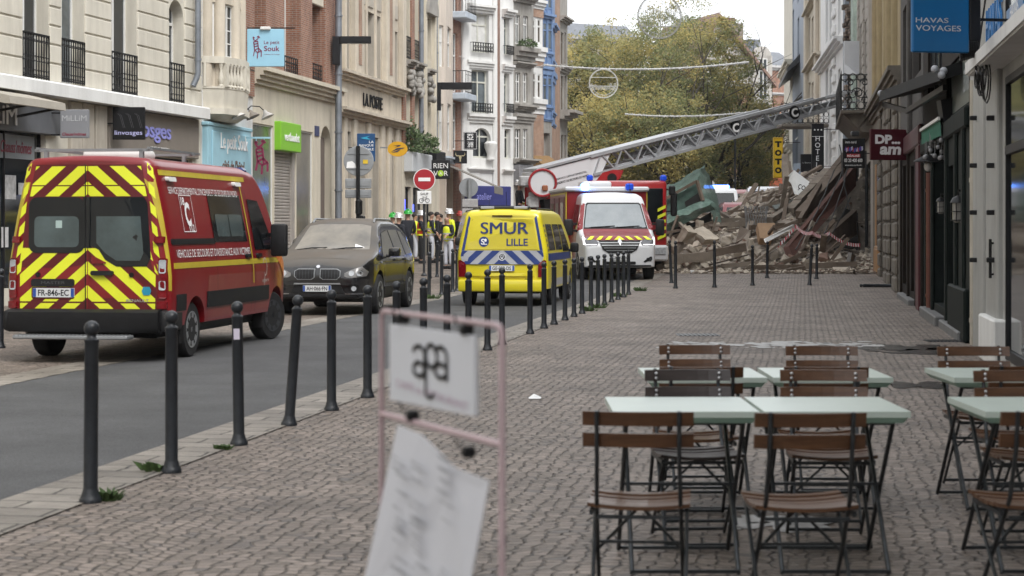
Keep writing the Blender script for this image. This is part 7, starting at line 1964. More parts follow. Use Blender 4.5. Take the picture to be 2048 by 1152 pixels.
# orange shop front and white letters far away
q = PP(1531, 166, 1562, 167); t = thing('orange_shop', 'orange shop front far down the street under the yellow sign', 'shop front', q.at(0,0,0))
mb = MB(q.T); mb.bbox(0, q.L, -.3, .3, q.z(1545,378), q.z(1545,356), .05); mb.build('fascia', M('orange_shop', (.42,.09,.03), .5), t)
mb = MB(q.T); mb.bbox(.1, q.L-.1, -.1, .3, 0, q.z(1545,378), .05); mb.build('shop_window', GL, t)
t = thing('bar_sign', 'white letters OK on a dark far shop front', 'shop sign', at(1511,352,163))
mb = MB(Matrix.Translation(at(1512,355,163))); mb.box(-1.2,1.2,0,.4,-1.2,.8); mb.build('panel', DARKP, t)
text('lettering', 'OK', TXW, Matrix.Translation(at(1510,352,162.95)), t, w=.9, h=.55, bold=.03)

# ---- trees
LEAVES = [M('leaf_olive', (.27,.255,.105), .85, var=.25, scale=.4), M('leaf_green', (.185,.205,.09), .85, var=.25, scale=.4), M('leaf_yellow', (.41,.34,.125), .85, var=.25, scale=.4), M('leaf_brown', (.24,.17,.06), .8, var=.3, scale=.4)]
for m in LEAVES:
 n = m.node_tree; p = n.nodes['Principled BSDF']; tr = n.nodes.new('ShaderNodeBsdfTranslucent'); mx = n.nodes.new('ShaderNodeMixShader'); mx.inputs[0].default_value = .42
 n.links.new(p.inputs['Base Color'].links[0].from_socket, tr.inputs['Color']); n.links.new(p.outputs[0], mx.inputs[1]); n.links.new(tr.outputs[0], mx.inputs[2])
 n.links.new(mx.outputs[0], n.nodes['Material Output'].inputs['Surface'])
BARK = M('tree_bark', (.055,.047,.038), .9, var=.3, scale=4, bump=.4, bscale=12)
def tree(px, Y, zc, rx, rz, seed, ncl, label, wts, lean=0., ry=None):
 rnd = random.Random(seed); x = (px-CX)/FPX*Y; g0 = gz(Y)
 t = thing('plane_tree', label, 'tree', (x, Y, g0), group='autumn trees on the square')
 base = Vector((x, Y, g0)); top = Vector((x+lean, Y, zc+rz*.5)); mb = MB()
 fork = base+Vector((lean*.3, 0, (zc-rz-g0)*.9+1.0))
 mb.tube([base+Vector((0,0,-.2)), base+Vector((.03,0,.5)), base.lerp(fork,.6)+Vector((.1,0,0)), fork], [.38,.30,.25,.23], 9)
 mb.build('trunk', BARK, t, smooth=60)
 ry = ry or rx; tips = []; mb = MB()
 for i in range(9):
  a = 2*pi*i/9+rnd.random(); e = .5+rnd.random()*.8
  d = Vector((cos(a)*cos(e), sin(a)*cos(e)*.8, sin(e))); ln = rz*(.9+.9*rnd.random())
  p = [fork];
  for k in range(1, 6):
   d = (d+Vector((rnd.gauss(0,.18), rnd.gauss(0,.18), .08+rnd.gauss(0,.12)))).normalized(); p.append(p[-1]+d*ln/5)
  mb.tube(p, [.15,.12,.085,.06,.04,.02], 6)
  for k in (2,3,4):
   for _ in range(2):
    dd = (d+Vector((rnd.gauss(0,.7), rnd.gauss(0,.7), rnd.gauss(0,.4)))).normalized(); q = p[k]; pts = [q]
    for m_ in range(3): dd = (dd+Vector((rnd.gauss(0,.2), rnd.gauss(0,.2), rnd.gauss(0,.15)))).normalized(); pts.append(pts[-1]+dd*ln*.13)
    mb.tube(pts, [.05,.035,.02,.01], 5)
 mb.build('branches', BARK, t, smooth=60)
 mb = MB(); C0 = Vector((x+lean, Y, zc)); cs = []
 for i in range(ncl):
  for _ in range(20):
   v = Vector((rnd.uniform(-1,1), rnd.uniform(-1,1), rnd.uniform(-1,1)))
   r = v.length
   if r < 1 and r > .18+.4*rnd.random() and noise.noise(v*2.3+Vector((seed*3.1,0,0))) > -.33: break
  bump_ = 1+.30*noise.noise(v*1.9+Vector((0,seed*1.7,0)))
  cs.append((C0+Vector((v.x*rx*bump_, v.y*ry*bump_, v.z*rz*bump_)), v))
 V = []; F = []; Mi = []
 for c, v in cs:
  k = noise.noise(c*.34+Vector((seed,0,0)))+rnd.gauss(0,.28)
  mi = 2 if k > wts[0] else (1 if k < wts[1] else (3 if rnd.random() < .10 else 0))
  s = .55+.5*rnd.random(); nl = int(34*s*2.9)
  for _ in range(nl):
   p = c+Vector((rnd.gauss(0,.42), rnd.gauss(0,.42), rnd.gauss(0,.30)-.12*rnd.random()))*s
   l = .065+.075*rnd.random()
   d1 = Vector((rnd.gauss(0,1), rnd.gauss(0,1), rnd.gauss(0,.7)-.4)).normalized()*l; d2 = d1.orthogonal().normalized()*l*.5
   o = len(V); V += [p-d1, p+d2, p+d1, p-d2]; F.append((o,o+1,o+2,o+3)); Mi.append(mi if rnd.random() < .8 else rnd.choice((0,0,1,2)))
 mb.v = V; mb.f = F; mb.mi = Mi
 cr = mb.build('crown', LEAVES, t, recalc=False)
 return t
TR = [(1165,128,9.9,3.3,5.8,1,'yellow green tree nearest the left house row',(.12,-.22)),
      (1225,133,10.4,3.7,6.0,2,'olive tree behind the hanging round ornament',(.20,-.12)),
      (1290,126,10.0,3.8,6.0,3,'green tree left of the middle, above the white ambulance',(.25,-.05)),
      (1352,136,11.5,4.1,6.6,4,'tall tree in the middle of the trees, rising highest',(.28,-.04)),
      (1418,130,10.9,3.5,6.6,5,'tall airy tree under the largest ring ornament',(.26,-.05)),
      (1478,138,8.7,2.8,5.4,6,'darker green tree in front of the white mansion',(.34,.02)),
      (1196,118,6.6,2.6,3.6,7,'low yellow tree at the left edge of the square',(.02,-.3)),
      (1330,118,7.0,3.4,3.4,8,'low spreading tree above the ladder',(.25,-.08)),
      (1520,150,8.2,2.0,3.6,9,'small tree at the right edge of the square',(.25,-.05)),
      (1258,122,6.8,2.6,3.3,10,'low yellowish tree between the left trunks',(.08,-.25))]
for px, Y, zc, rx, rz, sd, lb, wt in TR: tree(px, Y, zc, rx, rz, sd, int(42*rx*rz/6)+90, lb, wt)

# ---- vehicles and people beyond the rubble
def far_van(label, px, Y, w, h, l, col, rz=0, name='police_van', stripes=None, beacon=False, zoff=0):
 t = thing(name, label, 'van' if name != 'red_car' else 'car')
 mb = MB(); prof = [(-l/2,.35),(l/2,.35),(l/2,1.05),(l/2-.6,1.25),(l/2-1.3,h-.15),(l/2-1.7,h),(-l/2+.1,h),(-l/2,h-.12)] if h > 1.8 else [(-l/2,.3),(l/2,.3),(l/2,.75),(l/2-.9,.92),(l/2-1.6,h-.06),(l/2-2.0,h),(-l/2+.8,h),(-l/2+.15,.95),(-l/2,.85)]
 bm = bmesh.new(); vs = [bm.verts.new((-w/2, y, z)) for y, z in prof]; f = bm.faces.new(vs)
 r = bmesh.ops.extrude_face_region(bm, geom=[f]); [setattr(v.co, 'x', w/2) for v in r['geom'] if isinstance(v, bmesh.types.BMVert)]
 bmesh.ops.recalc_face_normals(bm, faces=bm.faces); bmesh.ops.bevel(bm, geom=bm.edges[:], offset=.07, segments=2, affect='EDGES')
 for v in bm.verts:
  if v.co.z > 1.0: v.co.x *= 1-.12*(v.co.z-1.0)/(h-1.0)
 mb.addbm(bm); bv_ = bvh_of(mb); mb.build('body', col, t, smooth=35)
 for ax, P_ in (('+y', [(-w*.42,1.25 if h > 1.8 else .98),(w*.42,1.25 if h > 1.8 else .98),(w*.36,h-.22 if h > 1.8 else h-.1),(-w*.36,h-.22 if h > 1.8 else h-.1)]),('-y',[(-w*.36,h*.55),(w*.36,h*.55),(w*.34,h-.25 if h > 1.8 else h-.1),(-w*.34,h-.25 if h > 1.8 else h-.1)])):
  slab('windscreen' if ax == '+y' else 'rear_window', CARGL if h > 1.8 else CARGP, [P_], ax, .01, t, 0, .3, bv_)
 for ax in ('+x','-x'): slab('side_window', CARGL, [[(-l*.35,h*.55),(l*.2,h*.55),(l*.16,h-.2),(-l*.33,h-.2)]], ax, .01, t, 0, .3, bv_)
 for y_ in (-l*.3, l*.3):
  for s in (-1,1): wheel(t, s*(w/2-.14), y_, .32, .2, GRY, 5, side=s)
 if beacon:
  mb = MB(); mb.bbox(-w*.3, w*.3, .2, .5, h, h+.16, .04); mb.build('light_bar', BEACON, t)
 if stripes:
  mb = MB()
  for k in range(2): decal(mb, bv_, [(-w*.40+.15*k,.9),(-w*.34+.15*k,.9),(-w*.44+.15*k,1.35),(-w*.5+.15*k,1.35)], '+y', .02); decal(mb, bv_, [(-l*.3+.3*k,.8),(-l*.3+.2+.3*k,.8),(-l*.3-.3+.3*k,1.6),(-l*.3-.5+.3*k,1.6)], '-x', .02)
  mb.build('blue_stripes', PLBL, t)
 place(t, px, Y, rz, (0,l/2,0)); t.location.z += zoff
 return t
fv = far_van('white van with lit blue light bar behind the rubble', 1442, 84, 1.95, 2.85, 5.2, VWHT, pi-.02, beacon=True)
far_van('white police minibus with blue stripes behind the rubble', 1538, 86, 2.1, 2.95, 5.6, VWHT, pi-.1, stripes=True)
far_van('white and red van far behind between the police vans', 1506, 100, 1.9, 2.9, 5.0, M('pinkish_van', (.5,.25,.25), .4), pi)
far_van('red car with blue light bar just behind the rubble heap', 1487, 79, 1.75, 1.95, 4.2, VRED, pi-.05, 'red_car', zoff=.25)
def lum(px, Y, z0, z1, r, name, label, cat, mat=DGR):
 x = (px-CX)/FPX*Y; mb = MB(); mb.cyl((x,Y,z0),(x,Y,z1), r, r*.7, 10); mb.lathe([(r*1.6,0),(r*1.6,.5),(r,.6)], (x,Y,z0), 10)
 return tag(mb.build(name, mat), label, cat)
lum(1470, 128, .9, 8.5, .09, 'lamp_post', 'dark slim lamp post on the square before the mansion', 'lamp post')

# ---- street garlands and ring ornaments
GARL = M('tinsel_garland', (.55,.55,.54), .6, var=.25, scale=8)
def garland(p0, p1, sag, r, label, n=40, seed=0, thin=None):
 rnd = random.Random(seed); mb = MB(); pts = []
 for i in range(n+1):
  t = i/n; p = p0.lerp(p1, t); p.z -= sag*4*t*(1-t)
  pts.append(p)
 mb.tube(pts, thin or r*.5, 5)
 if not thin:
  for i in range(n*9):
   t = rnd.random(); p = p0.lerp(p1, t); p.z -= sag*4*t*(1-t)
   d = Vector((rnd.gauss(0,1), rnd.gauss(0,1), rnd.gauss(0,1))).normalized()*r*(.7+.8*rnd.random()); s = d.orthogonal().normalized()*r*.28
   mb.add([p-s, p+s, p+d+s*.5, p+d-s*.5], [(0,1,2,3)])
 o = mb.build('garland', GARL, recalc=False); return tag(o, label, 'garland', 'tinsel garlands across the street')
garland(at(1082,129,95), at(1498,124,90), .30, .09, 'upper tinsel garland across the street above the square', seed=1)
garland(at(1250,228,112), at(1516,222,108), .22, .09, 'lower tinsel garland in front of the trees', seed=2)
garland(at(918,112,82), at(1090,131,94), .25, .02, 'thin bare cable from the white bow house to the upper garland', thin=.012)
garland(at(1420,20,74), at(1480,-30,72), .0, .02, 'thin wire above the largest ring ornament', thin=.01)
ORN = M('ornament_wire', (.26,.26,.25), .5, metal=.3)
ORNP = M('ornament_pale', (.55,.55,.53), .5)
def ring_orn(px, py, Y, rpx, mat, label, seed, kind):
 c = at(px, py, Y); R_ = rpx/FPX*Y; t = thing('ring_ornament', label, 'ornament', c, group='ring ornaments hung over the street')
 T = Matrix.Translation(c) @ Matrix.Rotation(.1, 4, 'Z'); rnd = random.Random(seed); w = R_*.018
 mb = MB(T); mb.tube([(R_*cos(i*pi/24),0,R_*sin(i*pi/24)) for i in range(48)], w*1.5, 6, closed=True); mb.tube([(R_*.95*cos(i*pi/24),0,R_*.95*sin(i*pi/24)) for i in range(48)], w*.6, 5, closed=True); mb.build('ring', mat, t)
 mb = MB(T)
 ch = lambda z: sqrt(max(0, 1-z*z))*.95
 for z in ((-.18,.42) if kind else (-.45,)): mb.bar((-R_*ch(z),0,R_*z),(R_*ch(z),0,R_*z), w*2, w*2)
 for i in range(26 if kind else 18):                   # skyline scrollwork inside the ring
  x = -.85+1.7*i/(25 if kind else 17); zl = max(-ch(x), -.45); hh = (.18+.5*abs(noise.noise((x*3,seed,0)))*1.6)
  z1_ = min(ch(x), zl+hh+(0 if kind else .55)); mb.bar((R_*x,0,R_*zl),(R_*x,0,R_*z1_), w, w)
  if i % 2 == 0: mb.tube([(R_*(x+.07*cos(k*pi/4)),0,R_*(z1_-.07+.07*sin(k*pi/4))) for k in range(8)], w*.5, 5, closed=True)
 for k in range(14):
  a = -pi*.12-pi*.76*k/13; mb.bar((R_*.97*cos(a),0,R_*.97*sin(a)),(R_*.80*cos(a),0,R_*.80*sin(a)), w, w)
 mb.tube([(R_*.8*cos(-pi*.1-pi*.8*k/16),0,R_*.80*sin(-pi*.1-pi*.8*k/16)) for k in range(17)], w*.8, 5)
 mb.build('skyline_scrollwork', mat, t)
 mb = MB(T); mb.cyl((-R_*.3,0,R_*.95),(-R_*.25,0,R_*1.2),.008,n=5); mb.cyl((R_*.3,0,R_*.95),(R_*.25,0,R_*1.2),.008,n=5); mb.build('hanger', BLK, t)
ring_orn(1319, 33, 73, 44, ORN, 'largest wire ring ornament with a skyline inside, at the top edge', 1, 0)
ring_orn(1207, 167, 92, 29, ORNP, 'pale wire ring ornament with houses inside, hanging from the garland', 2, 1)
ring_orn(1446, 252, 110, 18, ORN, 'faint smallest ring ornament hanging behind the ladder', 3, 1)
# ------------------------------------------------------------------ the collapse: heap, blocks, beams, netting
RUB = M('rubble_dust', (.33,.285,.235), .95, var=.3, scale=1.6, bump=.8, bscale=7, col2=(.15,.125,.105))
BLKST = M('broken_limestone', (.44,.385,.315), .9, var=.28, scale=1.2, bump=.5, bscale=8)
BLKBR = M('broken_brick', (.20,.13,.10), .9, var=.2, scale=3, bump=.4)
TIMB = M('old_timber', (.10,.075,.055), .9, col2=(.17,.13,.10), scale=1.5, bump=.3)
TIMB2 = M('dusty_timber', (.205,.17,.135), .9, var=.3, scale=1.5, bump=.3)
def heap_z(x, y):
 # height above the ground: low tongue at left front, rising to the right and the back
 xl = x-(SL*(y-66)+0);
 fy = min(1, max(0, (y-57.2)/9.0)); fy = fy*fy*(3-2*fy)
 fx = min(1, max(0, (x-3.2)/1.8))
 back = min(1, max(0, (92-y)/8))
 h = (.75+.12*(x-5)+1.1*max(0, min(1, (x-9)/4))+.022*(y-64))*fy*fx*back
 hol = max(0, min(1, (x-9.9)/1.2))*max(0, min(1, (70.5-y)/3)); h *= 1-.85*hol
 nz_ = noise.noise((x*.8,y*.5,3))*.35+noise.noise((x*2.2,y*1.5,8))*.22
 return max(0, h+nz_*min(1, h))
mb = MB(); nx_, ny_ = 90, 90; vs = []; fs = []
X0, X1, Y0_, Y1_ = 2.6, 17.5, 56.5, 92.5
for j in range(ny_+1):
 for i in range(nx_+1):
  x = X0+(X1-X0)*i/nx_; y = Y0_+(Y1_-Y0_)*j/ny_; h = heap_z(x, y)
  vs.append((x, y, gz(y)-.15+h+(.15 if h > .02 else 0)))
for j in range(ny_):
 for i in range(nx_): a = j*(nx_+1)+i; fs.append((a,a+1,a+nx_+2,a+nx_+1))
mb.add(vs, fs); tag(mb.build('rubble_heap', RUB, recalc=False), kind='stuff')
def hz(x, y): return gz(y)+heap_z(x, y)
rnd = random.Random(21)
def rock(mb, c, s, rnd, sx=1., sz=.75, T=None):
 bm = bmesh.new(); bmesh.ops.create_cube(bm, size=.8)
 for v in bm.verts: v.co += Vector((rnd.uniform(-.2,.2), rnd.uniform(-.2,.2), rnd.uniform(-.2,.2)))
 if s > .24:
  bmesh.ops.subdivide_edges(bm, edges=bm.edges[:], cuts=2, use_grid_fill=True); o_ = Vector((rnd.random()*50,0,0))
  for v in bm.verts: v.co += noise.noise_vector(v.co*2.6+o_)*.13; v.co *= 1-.12*max(0, v.co.length-.5)
 R_ = Matrix.Rotation(rnd.random()*6.3,4,'Z') @ Matrix.Rotation(rnd.gauss(0,.5),4,'X') @ Matrix.Rotation(rnd.gauss(0,.5),4,'Y')
 for v in bm.verts: v.co = Vector(c)+(R_ @ Vector((v.co.x*s*sx, v.co.y*s, v.co.z*s*sz)))
 mb.addbm(bm)
# fine debris nobody could count
for nm, mat, n, s0, s1 in (('fine_debris', BLKST, 2400, .04, .19), ('brick_debris', BLKBR, 260, .06, .18)):
 mb = MB()
 for i in range(n):
  y = 56.6+34*rnd.random()**1.7; x = rnd.uniform(3.0, 13.5+SL*(y-60)*.6)
  rock(mb, (x, y, hz(x,y)+.02), rnd.uniform(s0, s1), rnd)
 tag(mb.build(nm, mat), kind='stuff')
mb = MB()
for i in range(700):
 y = 56.3+26*rnd.random()**1.5; x = rnd.uniform(2.6, 13.5); a = rnd.random()*pi; l = rnd.uniform(.25,1.0); p = Vector((x,y,hz(x,y)+.05)); d = Vector((cos(a)*l,sin(a)*l,rnd.gauss(0,.15)*l))
 mb.bar(p-d/2, p+d/2, .04+.05*rnd.random(), .02)
mb.mi = [(i//6) % 2 for i in range(len(mb.f))]; tag(mb.build('splinters', [TIMB2, TIMB]), kind='stuff')
# blocks one can tell apart
def block(px, py, Y, s, mat, label, sx=1., sz=.75, name='stone_block', group=None):
 p = at(px, py, Y); mb = MB(); rock(mb, p, s, rnd, sx, sz); return tag(mb.build(name, mat), label, 'stone block', group)
for i, (px, py, Y, s, lb, sx, sz) in enumerate(((1372,470,60,.85,'big pale stone block beside the green netting, near the white ambulance',1.1,.9),(1408,474,60.5,.95,'big tilted pale stone block left of the middle of the heap',1.2,.8),(1345,487,59.5,.6,'upright pale stone block touching the white ambulance side',.7,1.3),(1455,478,61,.7,'pale stone block near the second bollard',1.1,.8),(1385,500,59,.55,'stone block low in front of the heap at left',1.3,.6),(1502,487,61,.55,'upright cream stone block in the middle of the heap',.6,1.2),(1550,510,60,.65,'round edged stone block low in the middle',1.2,.8),(1470,505,60,.5,'small stone block above the grey beam',1.1,.8),(1590,500,62,.5,'stone block below the red leaning slab',1.1,.8),(1360,440,66,.6,'stone block under the netted frame',1,.8),(1430,455,66,.6,'pale block on the slope right of the netting',1,.8),(1400,448,64,.5,'small block high on the left slope',1,.8))):
 block(px, py, Y, s*.62, BLKST if i != 6 else RUB, lb, sx, sz)
for i in range(110):
 y = 58+18*rnd.random()**1.3; x = rnd.uniform(4.2, 12.5 if y > 70 else 10.4); mb = MB(); rock(mb, (x,y,hz(x,y)+.1), rnd.uniform(.16,.40), rnd)
 tag(mb.build('stone_block', BLKST if rnd.random() < .8 else BLKBR), 'broken tan masonry lump lying in the rubble heap', 'stone block', 'masonry lumps of the heap')
# beams and planks
def beam(pa, pb, w, h, mat, label, name='timber_beam', cat='beam', group=None):
 mb = MB(); a, b = Vector(pa), Vector(pb); d = (b-a); n = 5; pts = [a+d*i/n for i in range(n+1)]
 for i in range(n):
  mb.bar(pts[i]-d.normalized()*.01, pts[i+1], w*(1+.12*rnd.uniform(-1,1)), h*(1+.12*rnd.uniform(-1,1)))
 return tag(mb.build(name, mat), label, cat, group)
BM = [((1415,508,58.5),(1490,494,58.8),.22,.24,TIMB,'long grey brown beam lying before the heap between two bollards'),
      ((1325,520,58),(1425,512,58.4),.25,.28,TIMB2,'wide pale timber lying beside the white ambulance'),
      ((1600,430,64),(1700,325,70),.30,.34,TIMB,'thick dark beam leaning up right toward the balcony house'),
      ((1580,425,66),(1655,345,72),.30,.34,TIMB2,'thick dusty beam leaning up below the white fallen panel'),
      ((1600,440,63),(1640,370,66),.14,.16,TIMB,'thinner beam crossing the leaning timbers'),
      ((1620,400,66),(1700,300,73),.22,.26,TIMB,'dark beam in the leaning bundle, third from the left'),
      ((1640,410,66),(1705,330,72),.24,.26,TIMB2,'dusty beam in the leaning bundle, right of the middle'),
      ((1655,400,67),(1712,310,73),.18,.2,TIMB,'dark beam leaning close to the black iron post'),
      ((1540,440,65),(1620,390,70),.2,.2,TIMB2,'pale beam low on the slope left of the bundle'),
      ((1510,535,57.6),(1610,534,57.8),.16,.16,TIMB,'dark beam flat on the ground in front of the heap'),
      ((1610,532,57.6),(1712,528,58.2),.16,.18,TIMB2,'pale beam flat on the ground at the right foot of the heap'),
      ((1345,552,57),(1430,535,58),.12,.1,TIMB,'thin plank sticking out near the ambulance'),
      ((1552,545,57.2),(1608,535,57.6),.14,.1,TIMB,'thin dark plank pointing right on the ground'),
      ((1330,415,70),(1380,470,62),.10,.1,TIMB2,'plank standing on end at the left block'),
      ((1570,312,86),(1574,405,84),.34,.3,TIMB2,'grey weathered post standing right of the yellow sign'),
      ((1440,425,72),(1490,455,66),.14,.14,TIMB,'dark plank across the left slope'),
      ((1440,452,66),(1560,440,66),.12,.2,TIMB2,'long board lying level across the slope'),
      ((1430,442,68),(1530,436,68),.1,.16,TIMB2,'pale board lying level behind another on the slope'),
      ((1530,398,76),(1580,392,77),.3,.2,TIMB,'dark flat boards on the crest before the minibus'),
      ((1500,455,64),(1570,450,65),.12,.16,TIMB,'dark board below the brown carton')]
for a_, b_, w_, h_, m_, lb in BM: beam(at(*a_), at(*b_), w_, h_, m_, lb)
for i in range(105):
 y = 58.5+22*rnd.random(); x = rnd.uniform(4.0, 13.2 if y > 69 else 10.6); l = rnd.uniform(.8,2.6);
 dirx = rnd.gauss(.7,.5); el = rnd.gauss(.15,.3) if x < 9.5 else abs(rnd.gauss(.6,.3))
 d = Vector((dirx, rnd.gauss(.3,.5), el*1.0)).normalized()*l; p = Vector((x,y,hz(x,y)+.15));
 mb = MB(); mb.bar(p-d*.5, p+d*.5, rnd.uniform(.06,.22), rnd.uniform(.03,.14), up=(rnd.gauss(0,.3),0,1)); tag(mb.build('broken_plank', rnd.choice((TIMB,TIMB2))), 'broken plank sticking out of the rubble heap', 'plank', 'broken planks of the heap')
# big leaning floor slab (rust red underside), black void behind
def sheet(name, pts, th, mat, label, cat, kind=None):
 P_ = [at(*p) for p in pts]; n = (P_[1]-P_[0]).cross(P_[2]-P_[0]).normalized()*th
 k = len(P_); mb = MB(); mb.add(P_+[p+n for p in P_], [tuple(range(k)), tuple(range(k,2*k))[::-1]]+[(i,k+i,k+(i+1)%k,(i+1)%k) for i in range(k)])
 return tag(mb.build(name, mat), label, cat)
RSLAB = M('rust_red_boards', (.085,.032,.022), .85, var=.25, scale=2, stain=.4)
sheet('leaning_slab', [(1578,492,61),(1712,330,67),(1712,372,66.5),(1586,516,60.5)], .22, RSLAB, 'large rust red floor slab leaning up against the balcony house', 'slab')
sheet('leaning_slab', [(1640,485,62),(1714,420,66),(1714,470,66),(1655,505,61.5)], .2, TIMB, 'dark broken slab under the rust red one', 'slab')
sheet('concrete_piece', [(1628,520,60),(1680,505,61),(1690,530,59),(1650,532,58.8)], .2, BLKST, 'flat pale concrete piece at the right foot of the heap', 'slab')
sheet('standing_plate', [(1698,536,58),(1704,505,58.2),(1712,512,58.8),(1711,542,58)], .12, M('grey_plate', (.16,.15,.14), .8), 'grey plate standing on edge by the black iron post', 'slab')
mb = MB(); mb.add([at(1600,535,66), at(1716,540,66), at(1716,330,72), at(1650,400,72), at(1590,495,68)], [(0,1,2,3,4)])  # black sheet put in for the shade of the hollow
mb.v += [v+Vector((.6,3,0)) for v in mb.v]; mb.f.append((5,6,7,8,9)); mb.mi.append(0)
tag(mb.build('hollow_shade_sheet', M('dark_hollow', (.012,.011,.010), .95)), 'black sheet standing for shade in the hollow under the leaning slabs', 'wall')
WP = M('white_panel', (.74,.74,.72), .6, var=.05)
sheet('fallen_panel', [(1574,354,71),(1588,340,71),(1602,351,71),(1626,369,70),(1612,380,69.6),(1598,390,69.5),(1589,388,69.5),(1583,368,70.5),(1577,361,71)], .06, WP, 'torn white sign panel with black marks lying on the crest', 'panel')
o = text('lettering', 'ço', TXB, Matrix.Translation(at(1603,376,69.3)) @ Matrix.Rotation(.35,4,'Y'), None, w=.28, h=.24); tag(o);
pn_ = [k for k in bpy.data.objects if k.get('label','').startswith('torn white sign')][0]; o.parent = pn_
sheet('fallen_panel', [(1530,478,60.5),(1587,449,63),(1588,455,63),(1533,485,60.3)], .05, WP, 'long white panel sloping over the middle of the heap', 'panel')
sheet('fallen_panel', [(1370,540,57.2),(1462,544,57.2),(1463,548,57.1),(1372,545,57.1)], .05, WP, 'white pipe like strip flat on the setts before the heap', 'panel')
sheet('fallen_panel', [(1545,411,70),(1592,397,72),(1594,404,72),(1552,418,70)], .04, M('pale_glass_sheet', (.35,.40,.40), .3), 'pale glass sheet lying on the crest of the heap', 'panel')
sheet('fallen_panel', [(1665,534,57.6),(1702,534,57.6),(1703,540,57.4),(1668,540,57.4)], .1, BLKST, 'pale stone sill lying at the right foot of the heap', 'slab')
sheet('carton', [(1515,446,62.5),(1550,446,62.6),(1544,478,62),(1520,476,62)], .3, M('brown_carton', (.34,.22,.13), .8), 'brown carton standing open in the middle of the heap', 'carton')
sheet('metal_pipe', [(1470,545,57.1),(1552,541,57.2),(1552,546,57.1),(1470,549,57)], .09, M('pinkish_pipe', (.27,.15,.12), .6), 'pinkish pipe lying on the setts in front of the heap', 'pipe')
sheet('door_leaf', [(1472,485,60.6),(1480,452,62),(1498,460,62),(1485,478,60.8)], .06, TIMB, 'dark door leaf stuck upright in the heap', 'door')
# wire basket with yellow strip
mb = MB(); c = at(1512,438,65)
for i in range(12):
 for j in range(2):
  a = 2*pi*i/12; mb.bar(c+Vector((.35*cos(a),.3*sin(a),-.45)), c+Vector((.42*cos(a+.6*(j*2-1)),.36*sin(a+.6*(j*2-1)),.45)), .018)
tag(mb.build('wire_basket', GRY), 'crushed wire basket in the upper middle of the heap', 'basket')
# hanging cables
CAB = M('cable_black', (.02,.02,.02), .6)
for i, (a_, b_, sg) in enumerate((((1690,330,66),(1610,470,61),.3),((1705,300,67),(1640,480,61),.4),((1668,340,66),(1590,500,60),.2),((1700,395,65),(1600,520,59),.5),((1680,290,67),(1700,420,64),.3))):
 mb = MB(); pa, pb = at(*a_), at(*b_); pts = []
 for k in range(16):
  t = k/15; p = pa.lerp(pb,t); p.z -= sg*4*t*(1-t); p += Vector((rnd.gauss(0,.012),0,rnd.gauss(0,.012))); pts.append(p)
 mb.tube(pts, .022, 5); tag(mb.build('hanging_cable', CAB), 'loose black cable hanging over the leaning timbers', 'cable', 'loose cables over the collapse')
# barrier tape
def tape(pts, label):
 mb = MB(); P_ = [at(*p) for p in pts]; n = len(P_)-1; k = 26
 def cr(t):
  i = min(int(t*n), n-1); f = t*n-i; return P_[i].lerp(P_[i+1], f)-Vector((0,0,.12*4*f*(1-f)))
 for i in range(k*n):
  a, b = cr(i/(k*n)), cr((i+1)/(k*n)); h = Vector((0,.02*(i % 3),.055));
  mb.add([a-h,b-h,b+h,a+h], [(0,1,2,3)], i % 2)
 tag(mb.build('barrier_tape', [M('tape_white', (.62,.6,.6), .5), M('tape_red', (.42,.03,.05), .5)]), label, 'barrier tape')
tape([(1592,452,61),(1625,465,60.5),(1658,466,60.5),(1720,490,61)], 'red and white barrier tape sagging in front of the leaning slab')
tape([(1528,510,60),(1592,452,61)], 'short piece of red and white tape climbing over the heap')
# netted bay window fallen over (green net)
NET = M('green_net', (.11,.175,.145), .95, var=.35, scale=2.5, stretch=(3,3,12), alpha=.93)
NETD = M('dark_green_gauze', (.035,.07,.055), .8, var=.4, scale=3)
t = thing('netted_bay', 'toppled building bay wrapped in torn green safety net left on the heap', 'netted bay', at(1390,452,67))
def loft(rows, mat, name, nz_=.05, sub=11):
 mb = MB(); R_ = []
 for r in rows:
  r = [at(*p) for p in r]; q = []
  for i in range(len(r)-1):
   for k in range(sub): q.append(r[i].lerp(r[i+1], k/sub))
  q.append(r[-1]); R_.append(q)
 G = []
 for i in range(len(R_)-1):
  for k in range(sub): G.append([a.lerp(b, k/sub) for a, b in zip(R_[i], R_[i+1])])
 G.append(R_[-1])
 for g in G:
  for p in g: p += Vector((noise.noise(p*1.7), noise.noise(p*1.7+Vector((9,0,0))), noise.noise(p*2.1+Vector((0,7,0)))))*nz_+noise.noise_vector(Vector((p.x*3,p.y*3,p.z*7)))*nz_*.45
 w_ = len(G[0]); mb.add([p for g in G for p in g], [(i*w_+j,i*w_+j+1,(i+1)*w_+j+1,(i+1)*w_+j) for i in range(len(G)-1) for j in range(w_-1)])
 return mb.build(name, mat, t, smooth=60, recalc=False)
loft([[(1318,378,70),(1362,362,70),(1408,330,70)],[(1322,392,67),(1366,372,67),(1400,350,67)],[(1325,400,66),(1368,380,66),(1394,362,66)]], NET, 'net_top', .10)
loft([[(1325,400,66),(1368,380,66),(1394,362,66)],[(1328,420,65.9),(1372,402,65.9),(1399,385,65.9)],[(1330,438,65.8),(1374,424,65.8),(1404,402,65.8)]], NETD, 'net_face', .04)
loft([[(1322,436,65.6),(1370,420,65.5),(1404,399,65.5),(1415,398,66)],[(1328,446,65.2),(1375,430,65.0),(1420,408,65.2),(1428,406,66)],[(1330,462,65.4),(1380,442,65.2),(1426,418,65.6),(1440,440,66)]], NET, 'net_fold', .10)
